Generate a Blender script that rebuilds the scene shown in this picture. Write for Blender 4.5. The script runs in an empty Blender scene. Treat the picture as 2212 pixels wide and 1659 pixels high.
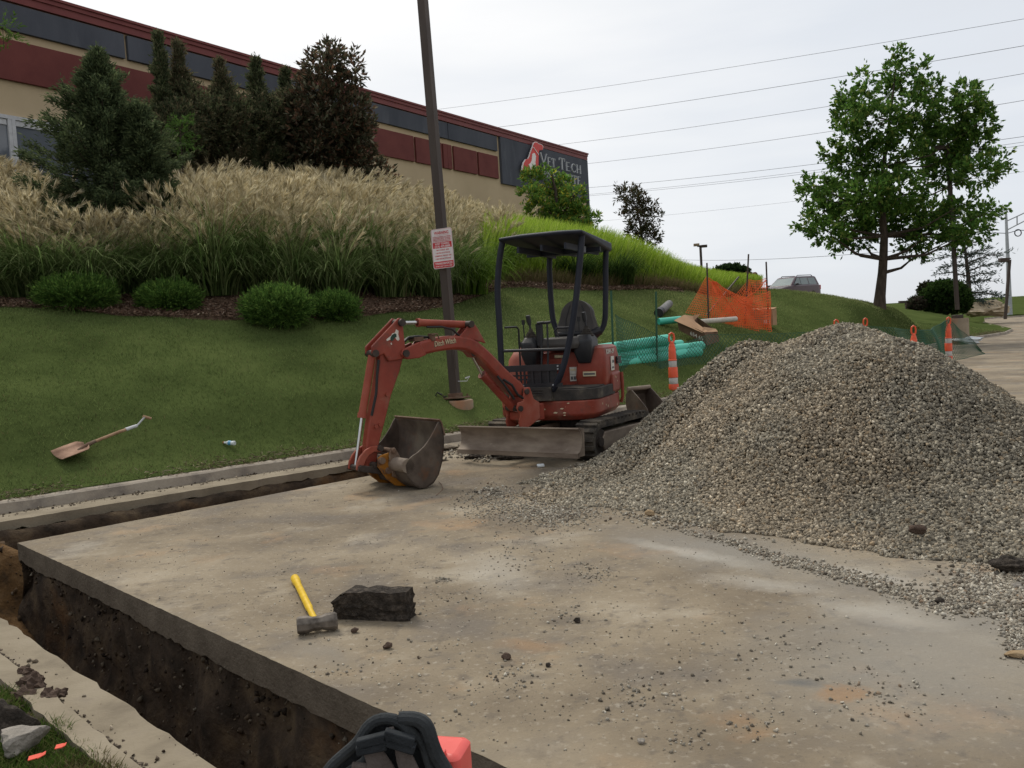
import bpy, math, random
import numpy as np
from mathutils import Matrix, Vector
R=math.radians
rng=np.random.default_rng(7); random.seed(7)
SC=bpy.context.scene
COL=SC.collection
# ------------------------------------------------------------------ camera
F=1913.;PW=2212.;PH=1659.;EYE=1.35
_p=R(3.6);_r=R(3.3)
_f=np.array([0,math.cos(_p),-math.sin(_p)]);_x=np.array([1,0,0.]);_u=np.cross(_x,_f)
CR=math.cos(_r)*_x-math.sin(_r)*_u;CU=math.cos(_r)*_u+math.sin(_r)*_x;CF=_f
cam=bpy.data.cameras.new('camera');co=bpy.data.objects.new('camera',cam);COL.objects.link(co)
cam.sensor_width=36;cam.lens=F/PW*36;cam.clip_start=.05;cam.clip_end=3000
m=Matrix.Identity(4)
for i in range(3):
    m[i][0]=CR[i];m[i][1]=CU[i];m[i][2]=-CF[i]
m[2][3]=EYE
co.matrix_world=m;SC.camera=co
# ------------------------------------------------------------------ sky and sun
w=bpy.data.worlds.new('World');SC.world=w;w.use_nodes=True
nt=w.node_tree;N=nt.nodes;L=nt.links
for n in list(N):N.remove(n)
out=N.new('ShaderNodeOutputWorld');bg=N.new('ShaderNodeBackground');L.new(bg.outputs[0],out.inputs[0])
sky=N.new('ShaderNodeTexSky');sky.sky_type='NISHITA';sky.sun_disc=False;sky.sun_elevation=R(52);sky.sun_rotation=R(-28)
sk=N.new('ShaderNodeVectorMath');sk.operation='SCALE';sk.inputs['Scale'].default_value=.07;L.new(sky.outputs[0],sk.inputs[0])
tc=N.new('ShaderNodeTexCoord');mp=N.new('ShaderNodeMapping');mp.inputs['Scale'].default_value=(1,1,5.5);L.new(tc.outputs['Generated'],mp.inputs[0])
nz=N.new('ShaderNodeTexNoise');nz.inputs['Scale'].default_value=1.6;nz.inputs['Detail'].default_value=6;nz.inputs['Roughness'].default_value=.5;L.new(mp.outputs[0],nz.inputs[0])
dp=N.new('ShaderNodeVectorMath');dp.operation='DOT_PRODUCT';dp.inputs[1].default_value=(-.42,.62,.66);L.new(tc.outputs['Generated'],dp.inputs[0])
md=N.new('ShaderNodeMath');md.operation='MULTIPLY_ADD';md.inputs[1].default_value=.62;md.inputs[2].default_value=.0;L.new(dp.outputs['Value'],md.inputs[0])
ad=N.new('ShaderNodeMath');ad.operation='MULTIPLY_ADD';ad.inputs[1].default_value=.5;L.new(nz.outputs[0],ad.inputs[0]);L.new(md.outputs[0],ad.inputs[2])
rp=N.new('ShaderNodeValToRGB');rp.color_ramp.elements[0].position=.1;rp.color_ramp.elements[0].color=(.56,.555,.56,1)
rp.color_ramp.elements[1].position=.93;rp.color_ramp.elements[1].color=(.97,.955,.93,1)
e=rp.color_ramp.elements.new(.58);e.color=(.67,.70,.745,1)
e=rp.color_ramp.elements.new(.74);e.color=(.83,.835,.84,1)
L.new(ad.outputs[0],rp.inputs[0])
mx=N.new('ShaderNodeMixRGB');mx.inputs[0].default_value=.92;L.new(sk.outputs[0],mx.inputs[1]);L.new(rp.outputs[0],mx.inputs[2])
L.new(mx.outputs[0],bg.inputs[0]);bg.inputs[1].default_value=1.1
sl=bpy.data.lights.new('sun','SUN');sl.energy=1.8;sl.angle=R(18);sl.color=(1,.92,.80)
so=bpy.data.objects.new('sun',sl);COL.objects.link(so)
sd=Vector((-.29,.54,.79));so.rotation_euler=sd.to_track_quat('Z','Y').to_euler()
SC.view_settings.view_transform='Standard';SC.view_settings.look='None';SC.view_settings.exposure=.12;SC.view_settings.gamma=1
SC.view_settings.use_curve_mapping=False
SC.render.engine='CYCLES';SC.cycles.use_denoising=True;SC.cycles.max_bounces=5;SC.cycles.diffuse_bounces=3;SC.cycles.transparent_max_bounces=12

def ray(px,py): return CF+CR*(px-PW/2)/F-CU*(py-PH/2)/F
O0=np.array([0,0,EYE])
def att(px,py,t): return O0+ray(px,py)*t
def gp(px,py,z=0.):
    d=ray(px,py);return O0+d*((z-EYE)/d[2])
# ------------------------------------------------------------------ materials
MATS={}
def mat(name,cols,scale=8,rough=.7,bump=0,bscale=None,metal=0,detail=5,spec=.3,vc=False,stops=None,trans=0,coord='Object',stretch=(1,1,1),layer=None):
    if name in MATS:return MATS[name]
    m=bpy.data.materials.new(name);m.use_nodes=True;nt=m.node_tree;N=nt.nodes;L=nt.links
    b=N['Principled BSDF'];b.inputs['Roughness'].default_value=rough;b.inputs['Metallic'].default_value=metal
    b.inputs['Specular IOR Level'].default_value=spec
    tc=N.new('ShaderNodeTexCoord');mp=N.new('ShaderNodeMapping');mp.inputs['Scale'].default_value=stretch;L.new(tc.outputs[coord],mp.inputs[0])
    def noise(s,d=detail,r=.6):
        n=N.new('ShaderNodeTexNoise');n.inputs['Scale'].default_value=s;n.inputs['Detail'].default_value=d;n.inputs['Roughness'].default_value=r;L.new(mp.outputs[0],n.inputs[0]);return n
    if vc:
        a=N.new('ShaderNodeAttribute');a.attribute_name='Col';src=a.outputs['Color']
    elif len(cols)==1:
        cols=[tuple(c*.88 for c in cols[0]),tuple(min(1,c*1.1) for c in cols[0])];src=None
    else: src=None
    if src is None:
        n=noise(scale);r=N.new('ShaderNodeValToRGB');el=r.color_ramp.elements
        st=stops or [.32+.36*i/(len(cols)-1) for i in range(len(cols))]
        el[0].position=st[0];el[0].color=(*cols[0],1);el[1].position=st[-1];el[1].color=(*cols[-1],1)
        for c,s in zip(cols[1:-1],st[1:-1]):
            e=el.new(s);e.color=(*c,1)
        L.new(n.outputs[0],r.inputs[0]);src=r.outputs[0]
    for ly in (layer or []):   # (colour, noise scale, lo, hi, opacity)
        n=noise(ly[1],6,.62);mr=N.new('ShaderNodeMapRange');mr.inputs[1].default_value=ly[2];mr.inputs[2].default_value=ly[3];mr.inputs[4].default_value=ly[4]
        L.new(n.outputs[0],mr.inputs[0]);x=N.new('ShaderNodeMixRGB');x.inputs[2].default_value=(*ly[0],1);L.new(mr.outputs[0],x.inputs[0]);L.new(src,x.inputs[1]);src=x.outputs[0]
    L.new(src,b.inputs['Base Color'])
    if bump:
        n=noise(bscale or scale*4);bp=N.new('ShaderNodeBump');bp.inputs['Strength'].default_value=min(1,bump*1.);bp.inputs['Distance'].default_value=.02 if bump<=1 else .02*bump
        L.new(n.outputs[0],bp.inputs['Height']);L.new(bp.outputs[0],b.inputs['Normal'])
    if trans:
        t=N.new('ShaderNodeBsdfTranslucent');L.new(src,t.inputs[0]);x=N.new('ShaderNodeMixShader');x.inputs[0].default_value=trans
        L.new(b.outputs[0],x.inputs[1]);L.new(t.outputs[0],x.inputs[2]);L.new(x.outputs[0],N['Material Output'].inputs[0])
    MATS[name]=m;return m
M={}
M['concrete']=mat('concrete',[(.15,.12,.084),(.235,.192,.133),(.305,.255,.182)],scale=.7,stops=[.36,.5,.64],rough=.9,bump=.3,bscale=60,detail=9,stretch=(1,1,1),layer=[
    ((.15,.13,.108),1.7,.50,.64,.7),((.40,.25,.13),1.1,.57,.70,.5),((.40,.36,.29),1.4,.57,.70,.45),((.10,.085,.07),9,.56,.66,.55),((.44,.40,.33),28,.56,.72,.5),((.09,.08,.065),60,.60,.70,.6)])
def stains(m,spots):
    nt=m.node_tree;N=nt.nodes;L=nt.links;b=N['Principled BSDF'];src=b.inputs['Base Color'].links[0].from_socket
    tc=N.new('ShaderNodeTexCoord');nz=N.new('ShaderNodeTexNoise');nz.inputs['Scale'].default_value=5;nz.inputs['Detail'].default_value=8;nz.inputs['Roughness'].default_value=.65;L.new(tc.outputs['Object'],nz.inputs[0])
    for (x,y,rx,ry,rot,c,op,am) in spots:
        sb=N.new('ShaderNodeVectorMath');sb.operation='SUBTRACT';sb.inputs[1].default_value=(.5,.5,.5);L.new(nz.outputs['Color'],sb.inputs[0])
        sc_=N.new('ShaderNodeVectorMath');sc_.operation='SCALE';sc_.inputs['Scale'].default_value=am;L.new(sb.outputs[0],sc_.inputs[0])
        ad=N.new('ShaderNodeVectorMath');ad.operation='ADD';L.new(tc.outputs['Object'],ad.inputs[0]);L.new(sc_.outputs[0],ad.inputs[1])
        mp=N.new('ShaderNodeMapping');mp.vector_type='TEXTURE';mp.inputs['Location'].default_value=(x,y,0);mp.inputs['Rotation'].default_value=(0,0,R(rot));mp.inputs['Scale'].default_value=(rx,ry,9);L.new(ad.outputs[0],mp.inputs[0])
        ln=N.new('ShaderNodeVectorMath');ln.operation='LENGTH';L.new(mp.outputs[0],ln.inputs[0])
        mr=N.new('ShaderNodeMapRange');mr.inputs[1].default_value=1.1;mr.inputs[2].default_value=.25;mr.inputs[4].default_value=op;L.new(ln.outputs['Value'],mr.inputs[0])
        x_=N.new('ShaderNodeMixRGB');x_.inputs[2].default_value=(*c,1);L.new(mr.outputs[0],x_.inputs[0]);L.new(src,x_.inputs[1]);src=x_.outputs[0]
    L.new(src,b.inputs['Base Color'])
_or=(.30,.175,.085);_gr=(.24,.225,.195);_pl=(.47,.45,.40);_dk=(.10,.085,.07)
stains(M['concrete'],[(1.2,5.0,1.1,.45,-50,_gr,.75,.5),(1.47,3.3,.75,.8,-30,_gr,.7,.5),(2.3,3.6,1.2,.7,-40,_gr,.7,.5),(-.2,2.6,1.0,.5,-40,(.26,.215,.15),.5,.6),(.95,5.05,.55,.10,-52,_pl,.42,.25),(1.2,4.35,.40,.12,-35,_pl,.4,.3),(1.55,3.85,.35,.16,-40,_pl,.35,.35),(1.75,4.4,.4,.09,-55,_pl,.4,.25),
 (1.09,3.05,.13,.06,-10,_or,.6,.35),(.72,2.78,.10,.05,20,_or,.45,.2),(.66,2.9,.09,.10,0,_or,.4,.35),(.02,3.7,.16,.10,-20,_or,.45,.3),(.3,2.4,.18,.12,10,_or,.45,.35),(-.75,7.0,.4,.12,40,(.42,.29,.17),.5,.3),(.99,3.16,.10,.035,-20,(.12,.12,.115),.8,.12),(.18,3.99,.16,.08,0,_dk,.55,.25),(-.44,4.77,.08,.04,0,_dk,.7,.12),(.0,3.35,.12,.05,0,_dk,.5,.2),(-.9,3.75,.28,.12,-40,(.2,.18,.15),.6,.3),(-.15,4.9,.25,.5,10,_pl,.35,.3)])
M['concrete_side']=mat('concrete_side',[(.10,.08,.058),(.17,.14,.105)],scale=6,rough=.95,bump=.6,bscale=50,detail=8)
M['kerb']=mat('kerb',[(.16,.14,.12),(.30,.26,.21),(.36,.32,.26)],scale=3,rough=.9,bump=.35,bscale=40,detail=8,layer=[((.10,.09,.085),1.6,.55,.7,.6),((.45,.40,.32),9,.6,.75,.4)])
M['gutter']=mat('gutter',[(.17,.142,.102),(.25,.212,.152),(.30,.258,.19)],scale=3,rough=.95,bump=.3,bscale=55,detail=8,layer=[((.17,.14,.11),6,.56,.72,.5)])
M['soil']=mat('soil',[(.022,.016,.011),(.06,.042,.028),(.12,.085,.05)],scale=5,rough=1,bump=1,bscale=22,detail=9,layer=[((.20,.10,.035),1.2,.55,.7,.6),((.17,.15,.12),30,.66,.74,.7)])
M['clay']=mat('clay',[(.05,.03,.014),(.13,.07,.026),(.20,.12,.055)],scale=6,rough=1,bump=1,bscale=20,detail=8)
M['lawn']=mat('lawn_ground',[(.045,.062,.02),(.065,.088,.028),(.085,.11,.036)],scale=.8,rough=1,spec=0,bump=.4,bscale=40,detail=9,layer=[((.09,.08,.04),2.5,.62,.8,.35)])
M['mulch']=mat('mulch_ground',[(.05,.03,.02),(.12,.072,.048),(.21,.14,.097)],scale=22,rough=1,bump=1,bscale=40,detail=9)
M['leaf']=mat('leaf',[],vc=True,rough=.8,trans=.45,spec=.1)
M['blade']=mat('grass_blade',[],vc=True,rough=.95,trans=.42,spec=.02)
M['stone']=mat('stone_chips',[],vc=True,rough=.85,spec=.2,bump=.4,bscale=120)
M['bark']=mat('bark',[(.03,.022,.017),(.085,.066,.05)],scale=14,rough=.95,bump=1,bscale=30,stretch=(1,1,.25))
M['stucco']=mat('stucco_tan',[(.46,.365,.235),(.53,.425,.28)],scale=.5,rough=.95,bump=.2,bscale=30,detail=8)
M['maroon']=mat('maroon_panel',[(.13,.036,.033),(.165,.048,.042)],scale=1.5,rough=.85,bump=.2,bscale=40)
M['slate']=mat('slate_panel',[(.07,.077,.095),(.105,.113,.135)],scale=.8,rough=.95,spec=.1,bump=.15,bscale=40,stretch=(1,1,.3),detail=8,layer=[((.15,.16,.18),1.2,.55,.7,.5)])
M['roofred']=mat('roof_trim_red',[(.16,.035,.035),(.2,.05,.045)],scale=2,rough=.5)
M['red']=mat('excavator_red',[(.17,.028,.017),(.25,.042,.024),(.30,.07,.042)],scale=3.5,rough=.5,spec=.4,detail=9,layer=[((.13,.05,.035),8,.56,.72,.6),((.08,.05,.038),2.3,.56,.72,.55),((.30,.19,.13),4.5,.56,.72,.4),((.40,.28,.2),55,.66,.72,.6)])
M['redpale']=mat('excavator_red_faded',[(.22,.042,.026),(.30,.07,.042),(.34,.12,.085)],scale=3,rough=.6,detail=8,layer=[((.16,.08,.055),7,.6,.74,.55)])
M['black']=mat('black_paint',[(.012,.013,.016),(.026,.027,.031)],scale=5,rough=.45,spec=.4,layer=[((.08,.06,.05),6,.62,.8,.5)])
M['navy']=mat('canopy_navy',[(.012,.015,.025),(.02,.024,.036)],scale=4,rough=.55)
M['rubber']=mat('rubber_track',[(.03,.027,.024),(.075,.066,.055)],scale=10,rough=.95,bump=.5,bscale=40,layer=[((.19,.16,.12),3,.48,.66,.75)])
M['dusty']=mat('dusty_black_step',[(.03,.029,.028),(.07,.062,.054)],scale=7,rough=.9,bump=.3,bscale=40,layer=[((.22,.19,.14),3,.5,.68,.7)])
M['steel']=mat('bare_bucket_steel',[(.055,.042,.034),(.115,.09,.072),(.17,.14,.11)],scale=4,rough=.6,metal=.35,detail=9,layer=[((.16,.075,.04),6,.56,.7,.6),((.24,.20,.15),2,.56,.72,.5)])
M['rust']=mat('rusty_steel',[(.07,.04,.028),(.15,.09,.06),(.20,.15,.11)],scale=5,rough=.8,metal=.1,bump=.3,detail=9)
M['blade']=M['blade']
M['bladesteel']=mat('dozer_blade_steel',[(.15,.115,.09),(.23,.185,.145),(.30,.25,.195)],scale=3,rough=.7,metal=.15,stretch=(1,1,3),detail=9,layer=[((.30,.26,.21),11,.62,.72,.6),((.08,.05,.035),2,.55,.7,.5)])
M['orange_paint']=mat('orange_coupler_paint',[(.20,.075,.012),(.42,.17,.015)],scale=7,rough=.6,layer=[((.07,.04,.03),6,.52,.62,.9)])
M['chrome']=mat('chrome_rod',[(.55,.55,.55)],rough=.15,metal=1)
M['darkmetal']=mat('dark_pin_metal',[(.04,.035,.032),(.09,.07,.06)],scale=12,rough=.6,metal=.5)
M['vinyl']=mat('seat_vinyl',[(.045,.042,.04),(.085,.078,.072)],scale=5,rough=.6)
M['hose']=mat('hydraulic_hose',[(.02,.02,.02)],rough=.5)
M['decal']=mat('white_decal',[(.62,.60,.54)],rough=.5,scale=30)
M['decaly']=mat('cream_decal',[(.62,.54,.36)],rough=.5,scale=30)
M['decalg']=mat('dark_green_decal',[(.015,.05,.035)],rough=.5)
M['decaltext']=mat('grey_print',[(.12,.12,.12)],rough=.6)
M['polebrown']=mat('bronze_pole',[(.045,.033,.027),(.07,.052,.042)],scale=3,rough=.55,stretch=(1,1,.2),layer=[((.12,.10,.085),4,.6,.8,.5)])
M['signwhite']=mat('sign_white',[(.68,.63,.62)],rough=.4)
M['signred']=mat('sign_red',[(.50,.022,.03)],rough=.4)
M['lime_metal']=mat('galvanised_metal',[(.30,.32,.34),(.42,.44,.46)],rough=.5,metal=.3)
M['teal']=mat('teal_pvc_pipe',[(.06,.46,.34),(.075,.54,.41)],scale=2,rough=.4,spec=.5)
M['tealshade']=mat('pipe_bore_shade',[(.015,.06,.05)],rough=.8)
M['greypipe']=mat('grey_pipe_roll',[(.16,.16,.16),(.24,.24,.24)],scale=8,rough=.8)
M['whitepipe']=mat('wrapped_pipe',[(.42,.38,.32),(.58,.55,.50)],scale=9,rough=.7)
M['netgreen']=mat('green_netting',[(.02,.075,.045),(.03,.10,.06)],scale=9,rough=.6)
M['netorange']=mat('orange_netting',[(.75,.13,.035),(.85,.19,.06)],scale=5,rough=.5,trans=.25)
M['orange']=mat('traffic_orange',[(.62,.07,.022),(.80,.11,.035)],scale=6,rough=.45,spec=.5,layer=[((.3,.12,.07),6,.62,.8,.5)])
M['reflect']=mat('reflective_band',[(.40,.38,.37),(.60,.58,.56)],scale=16,rough=.4)
M['card']=mat('cardboard',[(.33,.20,.115),(.42,.265,.155)],scale=3,rough=.9)
M['carddark']=mat('dark_cardboard',[(.14,.085,.055)],rough=.95)
M['glass']=mat('window_glass',[(.10,.115,.14),(.16,.18,.21)],scale=.7,rough=.06,spec=.9)
M['frame']=mat('white_frame',[(.55,.56,.58)],rough=.5)
M['carpaint']=mat('plum_car_paint',[(.05,.02,.03),(.065,.026,.037)],rough=.3,spec=.7)
M['cargrey']=mat('car_grey_trim',[(.05,.048,.052)],rough=.5)
M['carglass']=mat('car_glass',[(.14,.19,.195),(.20,.25,.25)],scale=1,rough=.1,spec=.8)
M['letter']=mat('letter_white',[(.52,.54,.57)],rough=.5)
M['logored']=mat('logo_red',[(.62,.045,.035)],rough=.4)
M['logowhite']=mat('logo_white',[(.80,.76,.74)],rough=.4)
M['yellow']=mat('yellow_fibreglass',[(.62,.40,.02),(.80,.54,.04)],scale=20,rough=.45)
M['hammer']=mat('hammer_steel',[(.06,.05,.042),(.15,.13,.11),(.22,.19,.16)],scale=18,rough=.6,metal=.3)
M['asphalt']=mat('asphalt_lump',[(.02,.016,.012),(.055,.045,.036),(.12,.098,.078)],scale=30,rough=.95,bump=1.5,bscale=70,detail=8)
M['rockbrown']=mat('brown_rock',[(.06,.04,.03),(.11,.075,.055)],scale=12,rough=.95,bump=1,bscale=30)
M['rocktan']=mat('tan_rock',[(.25,.17,.09),(.42,.32,.2)],scale=10,rough=.95,bump=.8,bscale=25)
M['rockgrey']=mat('grey_rock',[(.22,.20,.17),(.36,.33,.29)],scale=12,rough=.95,bump=1,bscale=25)
M['ledge']=mat('ledge_stone',[(.30,.24,.16),(.52,.43,.30),(.60,.52,.39)],scale=1.6,rough=.95,bump=1,bscale=6,stretch=(1,1,3))
M['wood']=mat('worn_wood',[(.28,.17,.10),(.42,.27,.17)],scale=14,rough=.8,stretch=(1,1,.3))
M['shovelblade']=mat('dusty_shovel_blade',[(.27,.16,.11),(.42,.27,.19)],scale=9,rough=.9)
M['plasticwhite']=mat('clear_plastic',[(.60,.66,.68),(.72,.76,.78)],scale=20,rough=.25,spec=.6)
M['plasticblue']=mat('blue_label',[(.12,.35,.55)],rough=.5)
M['padblack']=mat('black_webbing',[(.012,.015,.018),(.028,.033,.038)],scale=20,rough=.85,bump=.3,bscale=150)
M['padedge']=mat('grey_padding',[(.024,.028,.031),(.045,.05,.053)],scale=16,rough=.9,bump=.3,bscale=120)
M['webgrey']=mat('grey_strap',[(.09,.075,.068),(.14,.12,.11)],scale=18,rough=.9,bump=.4,bscale=90)
M['redplastic']=mat('red_plastic',[(.70,.085,.07),(.80,.12,.10)],scale=8,rough=.4,spec=.5)
M['poured']=mat('poured_footing',[(.22,.17,.12),(.34,.28,.2)],scale=3,rough=.95,bump=.3,bscale=30,layer=[((.36,.13,.05),1.5,.5,.66,.7)])
M['brownlump']=mat('dried_brown_plant',[(.07,.035,.02),(.14,.07,.04)],scale=10,rough=1,bump=1)
M['farfield']=mat('far_field',[(.06,.08,.035),(.10,.11,.06)],scale=.02,rough=1)
M['wire']=mat('power_wire',[(.05,.055,.065)],rough=.6)
M['redflag']=mat('red_flagging',[(.75,.09,.05)],rough=.6)
# ------------------------------------------------------------------ objects
def props(o,label=None,cat=None,group=None,kind=None):
    if label:o['label']=label
    if cat:o['category']=cat
    if group:o['group']=group
    if kind:o['kind']=kind
    return o
class MB:
    def __init__(s,M=None): s.v=[];s.f=[];s.M=M
    def add(s,vs,fs):
        o=len(s.v)
        for v in vs:
            if s.M is not None: v=tuple(s.M@Vector(v))
            s.v.append(tuple(float(q) for q in v))
        s.f+= [tuple(i+o for i in f) for f in fs];return s
    def box(s,x0,x1,y0,y1,z0,z1):
        return s.add([(x0,y0,z0),(x1,y0,z0),(x1,y1,z0),(x0,y1,z0),(x0,y0,z1),(x1,y0,z1),(x1,y1,z1),(x0,y1,z1)],
          [(3,2,1,0),(4,5,6,7),(0,1,5,4),(1,2,6,5),(2,3,7,6),(3,0,4,7)])
    def obox(s,c,ax,hs):
        c=np.array(c,float);ax=[np.array(a,float)/np.linalg.norm(a)*h for a,h in zip(ax,hs)]
        vs=[c+ax[0]*i+ax[1]*j+ax[2]*k for k in(-1,1) for j in(-1,1) for i in(-1,1)]
        return s.add(vs,[(2,3,1,0),(4,5,7,6),(0,1,5,4),(1,3,7,5),(3,2,6,7),(2,0,4,6)])
    def tube(s,path,r,seg=10,cap=True):
        P=[np.array(p,float) for p in path];n=len(P);rs=r if hasattr(r,'__len__') else [r]*n
        T=[P[min(i+1,n-1)]-P[max(i-1,0)] for i in range(n)];T=[t/(np.linalg.norm(t)+1e-9) for t in T]
        a=np.array([0,0,1.]) if abs(T[0][2])<.9 else np.array([1.,0,0]);u=np.cross(T[0],a);u/=np.linalg.norm(u)
        vs=[]
        for i in range(n):
            u=u-T[i]*(u@T[i]);u/=np.linalg.norm(u);w=np.cross(T[i],u)
            for k in range(seg):
                an=2*math.pi*k/seg;vs.append(P[i]+(u*math.cos(an)+w*math.sin(an))*rs[i])
        fs=[(i*seg+k,i*seg+(k+1)%seg,(i+1)*seg+(k+1)%seg,(i+1)*seg+k) for i in range(n-1) for k in range(seg)]
        if cap: fs+=[tuple(range(seg))[::-1],tuple((n-1)*seg+k for k in range(seg))]
        return s.add(vs,fs)
    def loft(s,rings,close=True,cap=True):
        n=len(rings[0]);vs=[v for r in rings for v in r];fs=[]
        for i in range(len(rings)-1):
            for k in range(n if close else n-1):
                fs.append((i*n+k,i*n+(k+1)%n,(i+1)*n+(k+1)%n,(i+1)*n+k))
        if cap: fs+=[tuple(range(n))[::-1],tuple((len(rings)-1)*n+k for k in range(n))]
        return s.add(vs,fs)
    def prism(s,poly,fn,a,b):      # fn(p,q,d)->xyz
        return s.loft([[fn(p,q,a) for p,q in poly],[fn(p,q,b) for p,q in poly]])
    def sheet(s,path,fn,a,b,th=.012):   # extruded thin curve with thickness
        P=np.array(path,float);T=np.gradient(P,axis=0);T/=np.linalg.norm(T,axis=1)[:,None];Nn=np.stack([-T[:,1],T[:,0]],1)*th
        poly=[tuple(p) for p in P]+[tuple(p) for p in (P+Nn)[::-1]];n=len(P)
        vs=[fn(p,q,d) for d in(a,b) for p,q in poly];k=2*n
        fs=[(i,(i+1)%k,k+(i+1)%k,k+i) for i in range(k)]
        fs+=[(i+1,i,k-1-i,k-2-i) for i in range(n-1)]+[(k+i,k+i+1,2*k-2-i,2*k-1-i) for i in range(n-1)]
        return s.add(vs,fs)
    def lathe(s,c,prof,seg=20,axis=None):
        c=np.array(c,float);vs=[]
        for r,z in prof:
            for k in range(seg):
                a=2*math.pi*k/seg;vs.append(c+np.array([r*math.cos(a),r*math.sin(a),z]))
        n=len(prof);fs=[(i*seg+k,i*seg+(k+1)%seg,(i+1)*seg+(k+1)%seg,(i+1)*seg+k) for i in range(n-1) for k in range(seg)]
        fs+=[tuple(range(seg))[::-1],tuple((n-1)*seg+k for k in range(seg))]
        return s.add(vs,fs)
def rawobj(name,V,Fc,m,loc=(0,0,0),col=None,smooth=False,sharp=None):
    me=bpy.data.meshes.new(name);V=np.asarray(V,dtype=np.float64).reshape(-1,3)-np.array(loc)
    if isinstance(Fc,np.ndarray):
        k=Fc.shape[1];me.vertices.add(len(V));me.vertices.foreach_set('co',V.astype(np.float32).ravel())
        me.loops.add(Fc.size);me.loops.foreach_set('vertex_index',Fc.astype(np.int32).ravel())
        me.polygons.add(len(Fc));me.polygons.foreach_set('loop_start',np.arange(0,Fc.size,k,dtype=np.int32));me.polygons.foreach_set('loop_total',np.full(len(Fc),k,dtype=np.int32))
        me.update(calc_edges=True);me.validate()
    else:
        me.from_pydata([tuple(v) for v in V],[],Fc);me.update()
    if col is not None:
        a=me.color_attributes.new('Col','FLOAT_COLOR','POINT');c=np.ones((len(V),4),np.float32);c[:,:3]=col;a.data.foreach_set('color',c.ravel())
    if m: me.materials.append(m)
    if smooth or sharp:
        me.polygons.foreach_set('use_smooth',np.ones(len(me.polygons),bool))
        if sharp: me.set_sharp_from_angle(angle=R(sharp))
    o=bpy.data.objects.new(name,me);COL.objects.link(o);o.location=loc
    return o
def fixn(o):
    import bmesh
    b=bmesh.new();b.from_mesh(o.data);bmesh.ops.recalc_face_normals(b,faces=b.faces);b.to_mesh(o.data);b.free()
def bevel(o,w,seg=2):
    if w:
        md=o.modifiers.new('bevel','BEVEL');md.width=w;md.segments=seg;md.limit_method='ANGLE';md.angle_limit=R(35)
class Thing:
    def __init__(s,name,label,cat,loc,rz=0,group=None):
        s.o=bpy.data.objects.new(name,None);COL.objects.link(s.o);s.o.empty_display_size=.2
        s.o.location=loc;s.o.rotation_euler=(0,0,rz);props(s.o,label,cat,group)
        s.inv=(Matrix.Translation(Vector(loc))@Matrix.Rotation(rz,4,'Z')).inverted()
    def part(s,name,mb,m,parent=None,bev=0,sharp=35,label=None,world=True):
        V=[tuple(s.inv@Vector(v)) for v in mb.v] if world else mb.v
        o=rawobj(name,V,mb.f,M[m] if isinstance(m,str) else m,sharp=sharp);fixn(o)
        if sharp:o.data.set_sharp_from_angle(angle=R(sharp))
        o.parent=parent or s.o;bevel(o,bev)
        if label:o['label']=label
        return o
    def raw(s,name,V,Fc,m,col=None,parent=None,world=True):
        V=np.asarray(V)
        if world:
            A=np.array(s.inv);V=V@A[:3,:3].T+A[:3,3]
        o=rawobj(name,V,Fc,M[m],col=col);o.parent=parent or s.o;return o
def single(name,mb,m,label,cat,loc,group=None,bev=0,sharp=35,kind=None):
    o=rawobj(name,mb.v,mb.f,M[m],loc=loc,sharp=sharp);fixn(o)
    if sharp:o.data.set_sharp_from_angle(angle=R(sharp))
    bevel(o,bev);return props(o,label,cat,group,kind)
def copytree(o,loc,rz,sc,label=None,parent=None):
    c=o.copy();COL.objects.link(c)
    if parent is None:
        c.location=loc;c.rotation_euler=(0,0,rz);c.scale=sc
        if label:c['label']=label
    else:c.parent=parent
    for ch in list(o.children):copytree(ch,None,None,None,None,c)
    return c
def vnoise(x,y,s=1.,seed=0):    # smooth 2-D value noise, numpy
    x=np.asarray(x,float)*s;y=np.asarray(y,float)*s;xi=np.floor(x).astype(np.int64);yi=np.floor(y).astype(np.int64);fx=x-xi;fy=y-yi
    fx=fx*fx*(3-2*fx);fy=fy*fy*(3-2*fy)
    def h(a,b):
        q=(a*374761393+b*668265263+seed*974634777)&0xffffffff;q=((q^(q>>13))*1274126177)&0xffffffff;return ((q^(q>>16))&0xffff)/65535.
    return (h(xi,yi)*(1-fx)+h(xi+1,yi)*fx)*(1-fy)+(h(xi,yi+1)*(1-fx)+h(xi+1,yi+1)*fx)*fy
def fbm(x,y,s=1.,o=4,seed=0):
    return sum(vnoise(x,y,s*2**i,seed+i)*.5**i for i in range(o))/sum(.5**i for i in range(o))
# ---- mass builders (numpy)
def unit(n):
    v=rng.normal(size=(n,3));return v/np.linalg.norm(v,axis=1)[:,None]
def nrm(v): return v/(np.linalg.norm(v,axis=1)[:,None]+1e-9)
def leaves(P,D,ln,wd,col):      # rhombus leaves: base P, direction D
    n=len(P);ln=np.broadcast_to(ln,(n,))[:,None];wd=np.broadcast_to(wd,(n,))[:,None]
    S=nrm(np.cross(D,unit(n)));Nn=np.cross(D,S)
    V=np.stack([P,P+D*ln*.5+S*wd*.5+Nn*wd*.15,P+D*ln,P+D*ln*.5-S*wd*.5+Nn*wd*.15],1).reshape(-1,3)
    Fc=np.arange(4*n).reshape(n,4);return V,Fc,np.repeat(col,4,0)
def palette(n,cols,w=None):
    c=np.array(cols);k=len(c);a=rng.choice(k,n,p=w);b=rng.choice(k,n,p=w);t=rng.random((n,1))
    return c[a]*t+c[b]*(1-t)
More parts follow.
